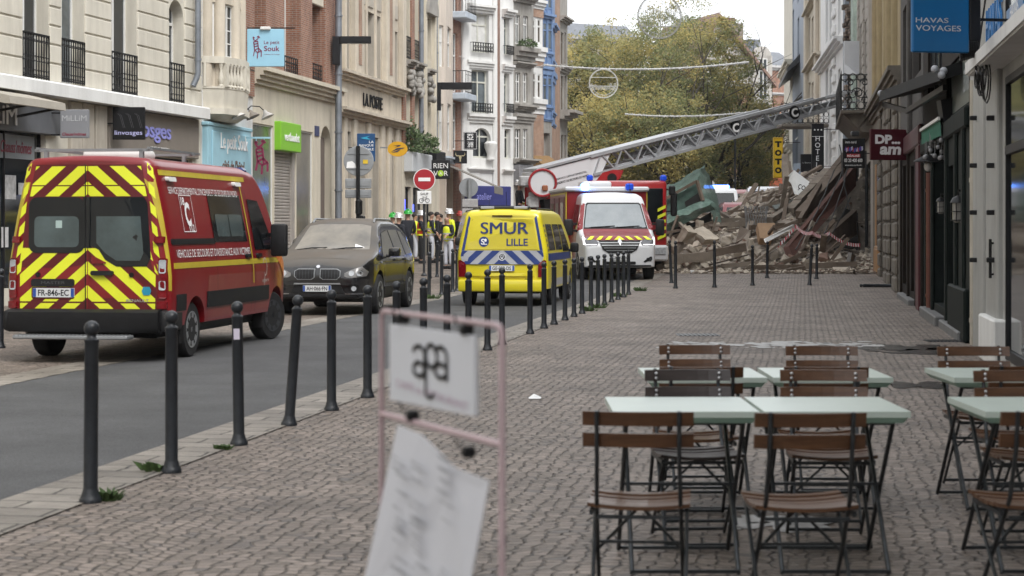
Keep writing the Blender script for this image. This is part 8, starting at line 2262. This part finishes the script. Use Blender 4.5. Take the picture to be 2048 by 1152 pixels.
loft([[(1408,330,70),(1418,350,70.5),(1436,400,70.5),(1446,446,69)],[(1400,350,67),(1412,372,67.5),(1426,410,67.5),(1440,446,67)],[(1394,362,66),(1404,388,66),(1416,412,66),(1428,444,66.2)]], NET, 'net_side', .09)
mb = MB(); mb.add([at(1332,462,65.6),at(1384,446,65.5),at(1422,424,65.8),at(1424,442,65.8),at(1384,454,65.4),at(1336,478,65)], [(0,1,2,3,4,5)]); mb.add([at(1369,404,65.7),at(1396,386,65.7),at(1402,402,65.6),at(1373,419,65.6)], [(0,1,2,3)]); mb.build('dark_opening', M('dark_hollow', (.01,.01,.01)), t)
mb = MB(); mb.bar(at(1326,482,65),at(1425,446,65.6),.12,.14); mb.bar(at(1394,362,65.8),at(1406,402,65.5),.1,.1); mb.bar(at(1326,400,65.8),at(1394,362,65.8),.08,.1); mb.build('bent_frame', TIMB, t)
# ------------------------------------------------------------------ bollards
BOL = M('bollard_paint', (.018,.021,.026), .4, var=.25, scale=14, bump=.1, bscale=60)
proto_b = MB()
prof = [(.066,0),(.066,.02),(.060,.03),(.052,.05),(.045,.075),(.042,.085),(.0405,.93),(.043,.935),(.043,.95),(.033,.958),(.026,.968),(.026,.978)]
proto_b.lathe(prof, n=20)
bo = proto_b.build('bollard', BOL, smooth=40)
bb = MB(); k = 12
bb.lathe([(max(.001, .046*sin(pi*i/k)), 1.015-.046*cos(pi*i/k)) for i in range(k+1)], n=20)
ball = bb.build('ball', BOL, bo, smooth=60)
ROW = [(181,1005),(343,945),(478,890),(578,851),(663,821),(735,795),(793,0),(847,0),(894,0),(937,0),(975,0),(1004,0),(1060,0),(1088,0),(1108,0),(1130,0),(1148,0),(1164,0),(1182,0),(1196,0),(1209,0),(1223,0),(1236,0),(1247,0),(1257,0)]
ORD = ['nearest','second','third','fourth','fifth','sixth','seventh','eighth','ninth','tenth','eleventh','twelfth','thirteenth','fourteenth','fifteenth','sixteenth','seventeenth','eighteenth','nineteenth','twentieth','fifth from last','fourth from last','third from last','second to last','last']
EXTRA = {0:'left of the red van rear corner', 1:'standing in front of the red van rear wheel', 2:'with a small pale sticker on it', 3:'visibly leaning to the right',
 4:'in front of the dusty black car', 5:'in front of the dusty black car headlamp', 6:'above the left of the cafe board', 7:'above the middle of the cafe board', 8:'partly behind the white cafe board', 9:'in front of the yellow van left corner', 10:'before the yellow van number plate', 11:'right of the pink sign frame',
 12:'in front of the yellow van right tail lamp'}
first = True
for i, (px, py) in enumerate(ROW):
 p = gp(px, py) if py else onrow(px, -4.13)
 o = bo if i == 0 else dup(bo)
 o.location = p; o.rotation_euler = (0, 0, i*1.3)
 o['label'] = ORD[i]+' bollard of the near kerb row'+(', '+EXTRA[i] if i in EXTRA else '')
 o['category'] = 'bollard'; o['group'] = 'bollards along the kerb'
 if i == 3: o.rotation_euler = (0, radians(4), 0)
 if i == 2: o.rotation_euler = (0, radians(-.8), 0)
 if i == 0: o.rotation_euler = (0, radians(.4), 0)
def more_bollard(px, y, pyb, h, label, tilt=0, group='bollards beyond the road'):
 p = at(px, pyb, y); p.z = gz(y)
 if pyb: p = gp(px, pyb)
 o = dup(bo, p, label=label, group=group); o['category'] = 'bollard'
 o.rotation_euler = (0, radians(tilt), .4)
 o.scale = (1, 1, h)
 return o
for px, c, t in ((858,-8.5,'grey bollard across the road just right of the dusty car'),(883,-8.5,'grey bollard across the road, left of the yellow van'),(905,-8.5,'grey bollard standing before the yellow vehicle hidden by the van'),(914,-8.5,'grey bollard touching the yellow van left edge, with a blue sticker'),(874,-10.7,'farther grey bollard by the group of rescuers, pale foot'),(860,-10.7,'farther grey bollard in front of the white-trousered rescuer'),(560,-10.7,'bollard half hidden between red van and dusty car mirror'),(1,-10.7,'bollard foot at the far left edge beside the red van')):
 y = -c/(SL-(px-CX)/FPX)
 dup(bo, (SL*y+c, y, gz(y)), label=t, group='bollards beyond the road')['category'] = 'bollard'
for px, py, h, t, g in ((1351,577,1.14,'upright bollard nearest the white ambulance before the rubble',0),(1343,566,1.1,'leaning bollard right behind another, beside the white ambulance',-3),(1429,575,1.14,'second bollard in front of the rubble, near the long grey beam',0),(1505,571,1.0,'bollard before the middle of the rubble heap',0),(1534,556,1.0,'bollard nearest the heap under the white fallen panel',1),(1619,570,1.02,'tilted bollard left of the torn barrier tape',4),(1633,558,.95,'straight bollard under the barrier tape, close to the rubble',1)):
 more_bollard(px, 0, py, h, t, g, 'bollards in front of the rubble')
p = gp(1790, 575)
fb = dup(bo, p+Vector((0,0,.05)), label='fallen bollard lying on the setts against the shop fronts', group='bollards in front of the rubble'); fb['category'] = 'bollard'
fb.rotation_euler = (0, radians(-90), radians(-3)); fb.scale = (1,1,.85)
# sticker on the third bollard
pb3 = [o for o in bpy.data.objects if o.get('label','').startswith('third bollard')][0]; st = MB(Matrix.Translation(pb3.location)); st.box(-.022, .022, -.0425, -.0415, .78, .86); st.build('sticker', M('sticker_paper', (.6,.55,.65), .6), pb3)
# weeds
WEED = M('weed_green', (.05,.09,.025), .7, var=.5, scale=20)
def weed(p, r, seed, label):
 rnd = random.Random(seed); mb = MB()
 for i in range(60):
  a = rnd.random()*2*pi; d = r*rnd.random(); h = r*(.3+rnd.random()*.7)
  x, y = p.x+d*cos(a), p.y+d*sin(a); w = .008+.006*rnd.random()
  mb.add([(x-w, y, p.z),(x+w, y, p.z),(x+w*1.6+h*.4*cos(a), y+h*.3*sin(a), p.z+h*.6),(x+h*.8*cos(a), y+h*.6*sin(a), p.z+h*.75)], [(0,1,2,3)])
 o = mb.build('weed_tuft', WEED, recalc=False); tag(o, label, 'weed', 'weeds at the bollard feet')
weed(gp(212,1000), .09, 1, 'green weed tuft right of the nearest bollard foot')
weed(gp(318,943), .10, 2, 'green weed tuft left of the second bollard foot')
weed(gp(445,899), .05, 3, 'small weed left of the third bollard foot')
for i, (px, py) in enumerate(((1178,622),(1195,616),(1240,594),(1282,582),(866,598))): weed(gp(px,py), .15, 10+i, ['weeds between bollards before the white ambulance','weed tuft among the far bollards, left of the last ones','weeds at the feet of the last bollards','weed strip on the setts right of the last bollard','weeds at a bollard foot across the road'][i])

# ------------------------------------------------------------------ bistro chairs and tables
def woodmat(name, a, b):
 return M(name, a, .38, col2=b, scale=3, stretch=(1.2, 16, 16), spec=.5, coat=.15)
WOOD1 = woodmat('chair_wood', (.070,.030,.014), (.135,.062,.028))
WOOD2 = woodmat('chair_wood_dark', (.035,.025,.023), (.06,.045,.042))
IRON = M('chair_iron', (.05,.055,.06), .42, metal=.6, var=.3, scale=20)
STUD = M('rivet_steel', (.55,.55,.56), .35, metal=.8)
def chair(wood):
 t = thing('bistro_chair', 'x', 'chair')
 for z0, nm in ((.80, 0), (.712, 0)):
  mb = MB(); n = 8
  P = []
  for i in range(n+1):
   x = -.225+.45*i/n; P.append((x, -.235-.02*(z0-.7)/.1-.03*(1-(x/.225)**2)))
  for i in range(n):
   (xa, ya), (xb, yb) = P[i], P[i+1]; h = .058
   mb.add([(xa,ya-.009,z0),(xb,yb-.009,z0),(xb,yb+.009,z0),(xa,ya+.009,z0),(xa,ya-.009-.012,z0+h),(xb,yb-.009-.012,z0+h),(xb,yb+.009-.012,z0+h),(xa,ya+.009-.012,z0+h)],
                   [(0,1,5,4),(2,3,7,6),(4,5,6,7),(3,2,1,0)]+([(0,4,7,3)] if i == 0 else [])+([(1,2,6,5)] if i == n-1 else []))
  mb.build('back_slat', wood, t)
 mb = MB()
 for k in range(6):                                   # the seat, a dished row of slats
  y = -.19+.072*k; zz = .452-.012*sin(pi*k/5)
  n = 6
  for i in range(n):
   xa, xb = -.21+.42*i/n, -.21+.42*(i+1)/n
   za, zb = zz+.016*((xa/.21)**2-.5), zz+.016*((xb/.21)**2-.5)
   mb.add([(xa,y,za),(xb,y,zb),(xb,y+.064,zb),(xa,y+.064,za),(xa,y,za+.016),(xb,y,zb+.016),(xb,y+.064,zb+.016),(xa,y+.064,za+.016)],
                   [(0,3,2,1),(4,5,6,7),(0,1,5,4),(2,3,7,6)]+([(3,0,4,7)] if i == 0 else [])+([(1,2,6,5)] if i == n-1 else []))
 mb.build('seat', wood, t)
 mb = MB()
 for sx in (-1, 1):                                  # back stile running down to the front foot, rear leg up to the seat front
  mb.tube([(sx*.166,-.300,.862),(sx*.166,-.274,.70),(sx*.17,-.21,.5),(sx*.175,-.05,.30),(sx*.18,.20,.012)], .0095, 6)
 build_each(mb, 'back_stile', IRON, t)
 mb = MB()
 for sx in (-1, 1):
  mb.tube([(sx*.195,.19,.435),(sx*.193,.02,.27),(sx*.19,-.24,.012)], .009, 6)
  mb.bar((sx*.195,-.19,.435),(sx*.195,.20,.435), .014, .02)
 build_each(mb, 'leg', IRON, t)
 mb = MB()
 mb.bar((-.195,.195,.43),(.195,.195,.43), .02, .016)
 mb.bar((-.185,-.235,.03),(.185,-.235,.03), .016, .016); mb.bar((-.18,.195,.02),(.18,.195,.02), .016, .016)
 mb.bar((-.172,-.20,.42),(.172,-.20,.42), .014, .014)
 mb.bar((-.17,.0,.26),(0,.05,.43), .011, .011); mb.bar((.17,.0,.26),(0,.05,.43), .011, .011)
 mb.bar((-.172,-.03,.29),(.172,-.03,.29), .012, .012)
 build_each(mb, 'stretcher', IRON, t)
 mb = MB()
 for sx in (-1, 1):
  for z in (.728,.752,.816,.84): mb.sph((sx*.166, -.236-.012*(z-.68)/.1, z), .009, n=8)
 build_each(mb, 'rivet', STUD, t)
 return t
TOPM = M('mint_tabletop', (.52,.60,.545), .28, var=.05, scale=5, spec=.5)
EDGE = M('mint_table_edge', (.32,.50,.42), .4, var=.1, scale=5)
def table():
 t = thing('bistro_table', 'x', 'table')
 w, d, z = .335, .37, .76
 mb = MB()
 mb.box(-w, w, -d, d, z-.028, z, 0)
 mb.add([(-w,-d,z-.028),(w,-d,z-.018),(w,d,z-.028),(-w,d,z-.028),(-w+.03,-d+.03,z-.056),(w-.03,-d+.03,z-.056),(w-.03,d-.03,z-.056),(-w+.03,d-.03,z-.056)], [(0,1,5,4),(1,2,6,5),(2,3,7,6),(3,0,4,7),(7,6,5,4)], 1)
 mb.build('tabletop', [TOPM, EDGE], t)
 for sx in (-1, 1):
  mb = MB(); mb.tube([(sx*.27,-.30,.715),(sx*.27,0,.38),(sx*.27,.32,.012)], .011, 6); mb.build('leg', IRON, t)
  mb = MB(); mb.tube([(sx*.245,.30,.715),(sx*.245,0,.38),(sx*.245,-.32,.012)], .011, 6); mb.build('leg', IRON, t)
 mb = MB()
 mb.bar((-.27,.32,.02),(.27,.32,.02), .016); mb.bar((-.25,-.32,.02),(.25,-.32,.02), .016)
 mb.bar((-.27,0,.38),(.27,0,.38), .014); mb.bar((-.27,-.3,.70),(.27,-.3,.70), .016); mb.bar((-.25,.3,.70),(.25,.3,.70), .016)
 build_each(mb, 'stretcher', IRON, t)
 return t
c1, c2 = chair(WOOD1), chair(WOOD2)
used = {id(c1): 0, id(c2): 0}
def put(src, px, Y, rz, label):
 o = src if not src.get('placed') else dup(src)
 src['placed'] = 1
 o.location = ((px-CX)/FPX*Y, Y, 0); o.rotation_euler = (0, 0, rz)
 o['label'] = label; o['category'] = 'chair'; o['group'] = 'folding bistro chairs on the terrace'
 if 'placed' in o: pass
 return o
put(c1, 1280, 7.75, -.10, 'nearest wooden folding chair on the left, back to the camera')
put(c1, 1598, 7.70, .02, 'nearest wooden folding chair right of another, back to the camera, before the mint table')
put(c2, 1391, 9.42, pi+.06, 'folding chair with the dark grey-brown backrest behind the front mint table')
put(c1, 1659, 9.40, pi-.05, 'brown chair facing the camera behind the front mint table, right side')
put(c1, 1390, 10.15, .03, 'brown chair with its back to the camera at the left rear mint table')
put(c1, 1640, 10.15, -.04, 'brown chair with its back to the camera at the right rear mint table')
put(c1, 1400, 11.45, pi+.03, 'far brown chair with riveted back, behind the left rear mint table')
put(c1, 1655, 11.35, pi-.03, 'far brown chair with riveted back, behind the right rear mint table')
put(c1, 1968, 11.3, pi, 'far brown chair behind the table at the right edge')
put(c1, 2035, 10.2, 0, 'brown chair, back to the camera, at the rear table by the right edge')
put(c1, 2062, 9.35, pi, 'brown chair facing the camera between the two tables at the right edge')
put(c1, 2068, 7.75, .05, 'nearest dark chair at the right edge, back to the camera')
for o in list(bpy.data.objects):
 if 'placed' in o: del o['placed']
t1 = table()
def putt(o, px, Y, rz, label):
 o.location = ((px-CX)/FPX*Y, Y, 0); o.rotation_euler = (0,0,rz); o['label'] = label; o['category'] = 'table'; o['group'] = 'mint bistro tables on the terrace'
putt(t1, 1358, 8.83, .0, 'left one of the two mint tables joined in the front row')
putt(dup(t1), 1648, 8.83, .0, 'right one of the two mint tables joined in the front row')
putt(dup(t1), 1401, 10.75, .01, 'mint table in the rear row, left of the gap')
putt(dup(t1), 1646, 10.75, -.01, 'mint table in the rear row, right of the gap')
putt(dup(t1), 1993, 10.75, 0, 'rear mint table cut by the right edge')
putt(dup(t1), 2072, 8.83, 0, 'front mint table cut by the right edge')

# ------------------------------------------------------------------ pink wire sign stand of the cafe
PINK = M('pink_tube', (.50,.37,.39), .4, var=.06)
pl = Plane(((762-CX)/FPX*3.9, 3.9), ((1006-CX)/FPX*3.32, 3.32))
t = thing('sign_stand', 'pink tubular sign stand holding a white cafe board and a crooked menu sheet', 'sign stand', pl.at(pl.L/2, 0, 0))
A = pl.T; Ls = pl.L; Z = pl.z
mb = MB(A); r = .006
mb.tube([(.004,0,.01),(.004,0,Z(765,640)),(.008,0,Z(765,628)),(.02,0,Z(767,622)),(Ls-.03,0,Z(990,650)),(Ls-.012,0,Z(1000,655)),(Ls-.004,0,Z(1005,668)),(Ls-.004,0,.01)], r, 8)
mb.build('frame', PINK, t, smooth=40)
mb = MB(A); mb.tube([(.0,0,Z(765,828)),(Ls-.004,0,Z(1005,890))], r*1.1, 8); mb.build('cross_bar', PINK, t, smooth=40)
mb = MB(A)
for u in (.0, Ls): mb.bar((u,-.2,.012),(u,.2,.012), .03, .02)
build_each(mb, 'foot', PINK, t)
u0, u1 = pl.u(783), pl.u(953)
BRD = M('white_board', (.68,.70,.75), .45, var=.02)
mb = MB(A)
mb.add([(u0,-.004,Z(783,648)),(u1,-.004,Z(953,672)),(u1,-.004,Z(953,832)),(u0,-.004,Z(783,799)),(u0,.004,Z(783,648)),(u1,.004,Z(953,672)),(u1,.004,Z(953,832)),(u0,.004,Z(783,799))], [(0,1,2,3),(7,6,5,4),(0,4,5,1),(1,5,6,2),(2,6,7,3),(3,7,4,0)])
bd = mb.build('board', BRD, t)
um = pl.u(866); zt = Z(866,727)
def ring(mb, cx, cz, rx, rz, w, a0=0, a1=2*pi, n=22, y=-.007):
 for i in range(n):
  ta, tb = a0+(a1-a0)*i/n, a0+(a1-a0)*(i+1)/n
  mb.quad((cx+(rx-w)*cos(ta), y, cz+(rz-w)*sin(ta)), (cx+(rx+w)*cos(ta), y, cz+(rz+w)*sin(ta)), (cx+(rx+w)*cos(tb), y, cz+(rz+w)*sin(tb)), (cx+(rx-w)*cos(tb), y, cz+(rz-w)*sin(tb)))
mb = MB(A)
px1 = (Ls)/245*1.03; dz = .00095
def U(px): return pl.u(px)
for cxp in (843, 887):                                   # the 'apa' monogram
 c = U(cxp); zc = Z(cxp, 738 if cxp < 860 else 742)
 ring(mb, c, zc, .030, .0135, .0045)
 mb.quad((c+.026,-.007,zc-.018),(c+.036,-.007,zc-.018),(c+.036,-.007,zc+.03),(c+.026,-.007,zc+.03))
 ring(mb, c+.0, zc+.030, .031, .016, .0045, 0, pi*.95, 12)
c = U(868); zc = Z(868, 712)
ring(mb, c, zc, .030, .022, .0045)
mb.quad((c-.034,-.007,zc-.075),(c-.025,-.007,zc-.075),(c-.025,-.007,zc),(c-.034,-.007,zc))
ring(mb, c-.008, zc-.07, .022, .012, .004, pi, 2*pi, 10)
mb.build('lettering', TXB, t)
text('lettering', 'CAFFE et RESTAURANT', M('pale_pink_ink', (.55,.42,.50), .6), A @ Matrix.Translation((U(866), -.006, Z(866,788))) @ Matrix.Rotation(radians(2.5), 4, 'Y'), t, w=(u1-u0)*.84, h=.016, ext=.0005)
mb = MB(A)
a = [(U(805),Z(805,858)),(U(985),Z(985,960)),(U(958),Z(958,1185)),(U(750),Z(750,1185))]
a = [(U(806),-.012,Z(806,850)),(U(860),-.02,Z(860,868)),(U(930),-.02,Z(930,935)),(U(990),-.012,Z(990,962)),(U(958),-.03,Z(958,1230)),(U(748),-.03,Z(748,1190))]
b = [(x,y+.002,z) for x,y,z in a]
mb.add(a+b, [tuple(range(6)), tuple(range(6,12))[::-1]]+[(i,6+i,6+(i+1)%6,(i+1)%6) for i in range(6)])
mb.build('menu_sheet', M('menu_paper', (.68,.69,.74), .6, var=.03), t)
rnd = random.Random(5); mb = MB(A)
for i in range(44):
 px = rnd.choice((812,850,902)); py = 905+rnd.randrange(24)*11
 uu = U(px+rnd.random()*14); z = Z(px, py); w = .004
 mb.quad((uu,-.034,z),(uu+.03+.05*rnd.random(),-.034,z-.006),(uu+.03+.05*rnd.random(),-.034,z-.006-w),(uu,-.034,z-w))
mb.build('menu_writing', M('grey_ink', (.42,.43,.46), .7), t)
mb = MB(A)
for px, py in ((807,638),(934,660),(826,832),(938,905)):
 mb.bbox(U(px)-.011, U(px)+.011, -.014, .012, Z(px,py)-.010, Z(px,py)+.012, .005)
 mb.tube([(U(px),-.02,Z(px,py)+.01),(U(px)+.01,-.03,Z(px,py)+.028),(U(px)-.01,-.03,Z(px,py)+.028)], .002, 5)
build_each(mb, 'clip', BLK, t)
# litter
mb = MB(); p = gp(1070, 799)
mb.add([p+Vector((-.055,-.03,.01)), p+Vector((.05,-.04,.012)), p+Vector((.06,.03,.02)), p+Vector((-.01,.05,.05)), p+Vector((-.06,.03,.015)), p+Vector((0,0,.035))], [(0,1,5),(1,2,5),(2,3,5),(3,4,5),(4,0,5)])
tag(mb.build('paper_scrap', TXW), 'crumpled white paper scrap lying on the setts behind the pink sign stand', 'litter')
# ------------------------------------------------------------------ people
SKIN = M('skin', (.42,.25,.18), .55, var=.06)
HAIRD = M('dark_hair', (.02,.016,.013), .7)
HIVIS = M('hivis_yellow', (.74,.84,.03), .55, var=.05)
ORNG = M('hivis_orange_red', (.62,.07,.02), .55, var=.05)
NAVYC = M('navy_cloth', (.012,.014,.022), .8, var=.15)
WTROU = M('white_trousers', (.58,.60,.66), .8, var=.06)
BCLO = M('black_cloth', (.012,.012,.014), .85)
SILVB = M('reflective_band', (.5,.5,.5), .4)
HELS = M('helmet_silver', (.60,.60,.60), .25, metal=.4); HELG = M('helmet_green', (.03,.36,.05), .3); HELR = M('helmet_red', (.30,.03,.025), .3)
def skinmesh(name, verts, edges, radii, mat, parent, root=0, sub=1):
 me = bpy.data.meshes.new(name); me.from_pydata([Vector(v) for v in verts], edges, [])
 o = bpy.data.objects.new(name, me); COL.objects.link(o)
 me.materials.append(mat)
 sk = o.modifiers.new('skin', 'SKIN'); sk.use_smooth_shade = True
 if sub: ss = o.modifiers.new('sub', 'SUBSURF'); ss.levels = sub; ss.render_levels = sub
 if not me.skin_vertices: me.attributes  # the layer is made by the modifier
 lay = me.skin_vertices[0] if me.skin_vertices else None
 if lay is None:
  bm = bmesh.new(); bm.from_mesh(me); bm.verts.layers.skin.verify(); bm.to_mesh(me); bm.free(); lay = me.skin_vertices[0]
 for i, r in enumerate(radii): lay.data[i].radius = (r, r) if not isinstance(r, tuple) else r
 for i in range(len(verts)): lay.data[i].use_root = (i == root)
 # bake the evaluated surface so that the figure is plain mesh
 dg = bpy.context.evaluated_depsgraph_get(); ev = bpy.data.meshes.new_from_object(o.evaluated_get(dg))
 ev.name = name; bpy.data.objects.remove(o); bpy.data.meshes.remove(me)
 return link(name, ev, parent)
def person(label, px, feet, rz, top=None, vest=None, trou=BCLO, helmet=None, hair=True, Y=None, arms=(0,0), h=1.76, lean=0., band=None, cropz=None, group=None, z=None):
 """arms: elbow bend 0 hanging .. 1 forearm raised in front"""
 p = gp(px, feet) if Y is None else Vector(((px-CX)/FPX*Y, Y, gz(Y) if z is None else z))
 t = thing('person', label, 'person', (0,0,0), 0, group)
 k = h/1.76; V = []; E = []; R_ = []
 def add(v, r, par=None):
  V.append((v[0]*k, v[1]*k+lean*max(0,v[2]-.9), v[2]*k)); R_.append(r*k if not isinstance(r, tuple) else (r[0]*k, r[1]*k))
  if par is not None: E.append((par, len(V)-1))
  return len(V)-1
 pel = add((0,0,.94), (.135,.10)); sp1 = add((0,.0,1.12), (.13,.095), pel); ch = add((0,.0,1.32), (.15,.105), sp1); nk0 = add((0,0,1.47), (.075,.07), ch); nk = add((0,.01,1.53), .055, nk0)
 hd0 = add((0,.02,1.59), (.07,.078), nk); hd1 = add((0,.025,1.66), (.078,.092), hd0); hd2 = add((0,.02,1.73), (.062,.075), hd1)
 add((0,.105,1.645), .014, hd1)                       # nose
 for s in (-1,1): add((s*.083,.02,1.65), .016, hd1)   # ears
 hands = []
 for s in (-1,1):
  sh = add((s*.17,0,1.43), .062, ch); bend = arms[0] if s < 0 else arms[1]
  el = add((s*.225,-.02+.10*bend,1.15), .045, sh)
  wr = add((s*(.23-.12*bend),.05+.26*bend,.90+.30*bend), .032, el); pa = add((s*(.23-.15*bend),.07+.31*bend,.83+.35*bend), (.034,.020), wr)
  for f in range(4):
   f0 = add((s*(.23-.15*bend)+(f-1.5)*.018,.08+.34*bend,.785+.36*bend+(.004 if f in (1,2) else 0)), .010, pa); add((s*(.23-.15*bend)+(f-1.5)*.017,.095+.36*bend,.745+.365*bend), .0085, f0)
  th = add((s*(.20-.15*bend),.10+.30*bend,.825+.36*bend), .011, pa); add((s*(.195-.15*bend),.12+.31*bend,.79+.365*bend), .009, th)
  hp = add((s*.09,0,.88), .088, pel); kn = add((s*.10,.02,.48), .058, hp); an = add((s*.105,-.01,.09), .042, kn); add((s*.12,.10,.04), .040, an)
 skinmesh('body', V, E, R_, SKIN, t)
 # trousers
 V, E, R_ = [], [], []
 pel = add((0,0,.99), (.15,.12)); add((0,0,1.10), (.135,.10), pel)
 for s in (-1,1):
  hp = add((s*.092,0,.87), .102, pel); kn = add((s*.105,.02,.48), .080, hp); lo = add((s*.11,-.005,.12), .072, kn)
 skinmesh('trousers', V, E, R_, trou, t)
 for s in (-1,1):
  mb = MB(Matrix.Scale(k,4)); mb.bbox(s*.112-.05, s*.112+.05, -.09, .17, 0, .11, .03, seg=2); mb.build('shoe', BCLO, t, smooth=50)
 if top:
  V, E, R_ = [], [], []
  a0 = add((0,0,.84), (.165,.14)); a1 = add((0,0,1.12), (.15,.115), a0); a2 = add((0,0,1.33), (.168,.122), a1); add((0,0,1.47), (.085,.08), a2)
  for s in (-1,1):
   bend = arms[0] if s < 0 else arms[1]
   sh = add((s*.178,0,1.43), .076, a2); el = add((s*.232,-.02+.10*bend,1.15), .060, sh); add((s*(.235-.11*bend),.045+.235*bend,.92+.27*bend), .047, el)
  skinmesh('jacket', V, E, R_, top, t)
 if vest:
  V, E, R_ = [], [], []
  a0 = add((0,0,.86), (.19,.16)); a1 = add((0,0,1.12), (.19,.155), a0); a2 = add((0,0,1.36), (.205,.165), a1); add((0,0,1.47), (.13,.11), a2)
  skinmesh('vest', V, E, R_, vest, t)
  for zz in (1.0, 1.18):
   mb = MB(Matrix.Scale(k,4)); mb.lathe([(.19,-.025),(.19,.025)], (0,lean*max(0,zz-.9)/k,zz), 20)
   for i, v in enumerate(mb.v): mb.v[i] = Vector((v.x*.99, (v.y-lean*max(0,zz-.9))*.82+lean*max(0,zz-.9), v.z))
   mb.build('reflective_band', band or SILVB, t, smooth=40)
 if helmet:
  mb = MB(Matrix.Translation((0,lean*.8,0)) @ Matrix.Scale(k,4)); kk = 10
  mb.lathe([(.165,0),(.155,.01)]+[(.142*cos(pi/2*i/kk)+1e-3, .02+.145*sin(pi/2*i/kk)) for i in range(kk+1)], (0,.01,1.685), 20); mb.bbox(-.02,.02,-.12,.14,1.80,1.86,.015)
  mb.bbox(-.06,.06,.13,.175,1.70,1.78,.02)
  mb.build('helmet', helmet, t, smooth=50)
 elif hair:
  mb = MB(Matrix.Translation((0,lean*.8,0)) @ Matrix.Scale(k,4)); mb.sph((0,.0,1.70), .098, (.92,1.08,.95), 14); mb.build('hair', HAIRD, t, smooth=60)
 mb = MB(Matrix.Translation((0,lean*.8,0)) @ Matrix.Scale(k,4))
 for s in (-1,1): mb.sph((s*.032,.105,1.672), .010, n=8)
 mb.bbox(-.025,.025,.096,.106,1.60,1.608,.003)
 mb.build('face_features', HAIRD, t)
 t.location = p; t.rotation_euler = (0,0,rz)
 return t
person('person in a white helmet with dark visor, head above the dusty car roof', 797, 540, -.6, NAVYC, None, NAVYC, HELS, arms=(.6,.2))
person('person in a green helmet right behind the black SUV roof', 786, 536, .3, NAVYC, None, NAVYC, HELG)
person('person with green helmet and navy jacket with red back stripe, seen from behind', 816, 531, .15, NAVYC, None, NAVYC, HELG, h=1.86, arms=(.5,.5))
person('bareheaded person in yellow vest and white trousers between two firefighters', 829, 523, -1.2, HIVIS, None, WTROU, None)
person('person in white helmet, orange red vest with yellow bands and black trousers', 842, 527, -1.5, NAVYC, ORNG, BCLO, HELS, band=HIVIS, arms=(.4,.8), h=1.8)
person('dark haired person in bright yellow vest over navy sleeves and white trousers', 862, 526, -1.3, NAVYC, HIVIS, WTROU, None, h=1.82, arms=(.6,.4))
person('person in long black coat facing right with dark hair', 874, 523, -1.4, BCLO, None, BCLO, None, h=1.8)
person('person in dark clothes half hidden behind the black coated person', 881, 520, 1.5, BCLO, None, BCLO, None, h=1.72)
person('person in a white helmet and orange yellow jacket beside the yellow van', 899, 528, 2.2, HIVIS, ORNG, BCLO, HELS, h=1.86, band=HIVIS)
person('bald person in a yellow vest leaning toward the yellow van', 897, 538, 2.6, NAVYC, HIVIS, WTROU, None, hair=False, h=1.72, arms=(.8,.8), lean=.12)
person('person in a dark red helmet behind the yellow van edge', 921, 527, 2.4, NAVYC, None, NAVYC, HELR, h=1.78)
# firefighter at the ladder controls, standing on the truck
person('firefighter with silver helmet and yellow striped sleeves at the ladder controls', 1038, 0, -1.2, NAVYC, None, NAVYC, HELS, Y=64.6, z=1.42, arms=(.9,.7), h=1.76)
mb = MB(); q = at(1044,425,64.6);
o = [k for k in bpy.data.objects if k.get('label','').startswith('firefighter with silver')][0]
for s in (-1,1):
 mb = MB(Matrix.Translation(o.location)); mb.cyl((s*.15,.18,1.02),(s*.13,.22,1.06), .062, n=12); mb.build('sleeve_stripe', HIVIS, o)
# dark figures far behind the rubble
for i, (px, Y, c, lb) in enumerate(((1462,97,BCLO,'dark figure left of the group far behind the rubble'),(1478,98,NAVYC,'dark figure in the middle of the group far behind the rubble'),(1489,97,BCLO,'dark figure right of the middle in the far group'),(1500,99,BCLO,'tall dark figure beside the far minibus'),(1454,99,M('dark_red_coat', (.10,.015,.02), .8),'figure in dark red coat far behind the rubble'))):
 person(lb, px, 0, 2.8+i, c, None, BCLO, None, Y=Y, z=gz(Y)+.75, group='onlookers far behind the rubble')
# ------------------------------------------------------------------ damp November air
mb = MB(); mb.box(-400, 420, -60, 760, -1.2, 42)
hz_ = mb.build('haze', bpy.data.materials.new('haze_air')); hm = hz_.data.materials[0]; hm.use_nodes = True
hm.node_tree.nodes.clear(); ho = hm.node_tree.nodes.new('ShaderNodeOutputMaterial'); hv = hm.node_tree.nodes.new('ShaderNodeVolumePrincipled')
hv.inputs['Color'].default_value = (.93,.94,.95,1); hv.inputs['Density'].default_value = .00024; hv.inputs['Anisotropy'].default_value = .2
hm.node_tree.links.new(hv.outputs[0], ho.inputs['Volume'])
tag(hz_, kind='stuff')
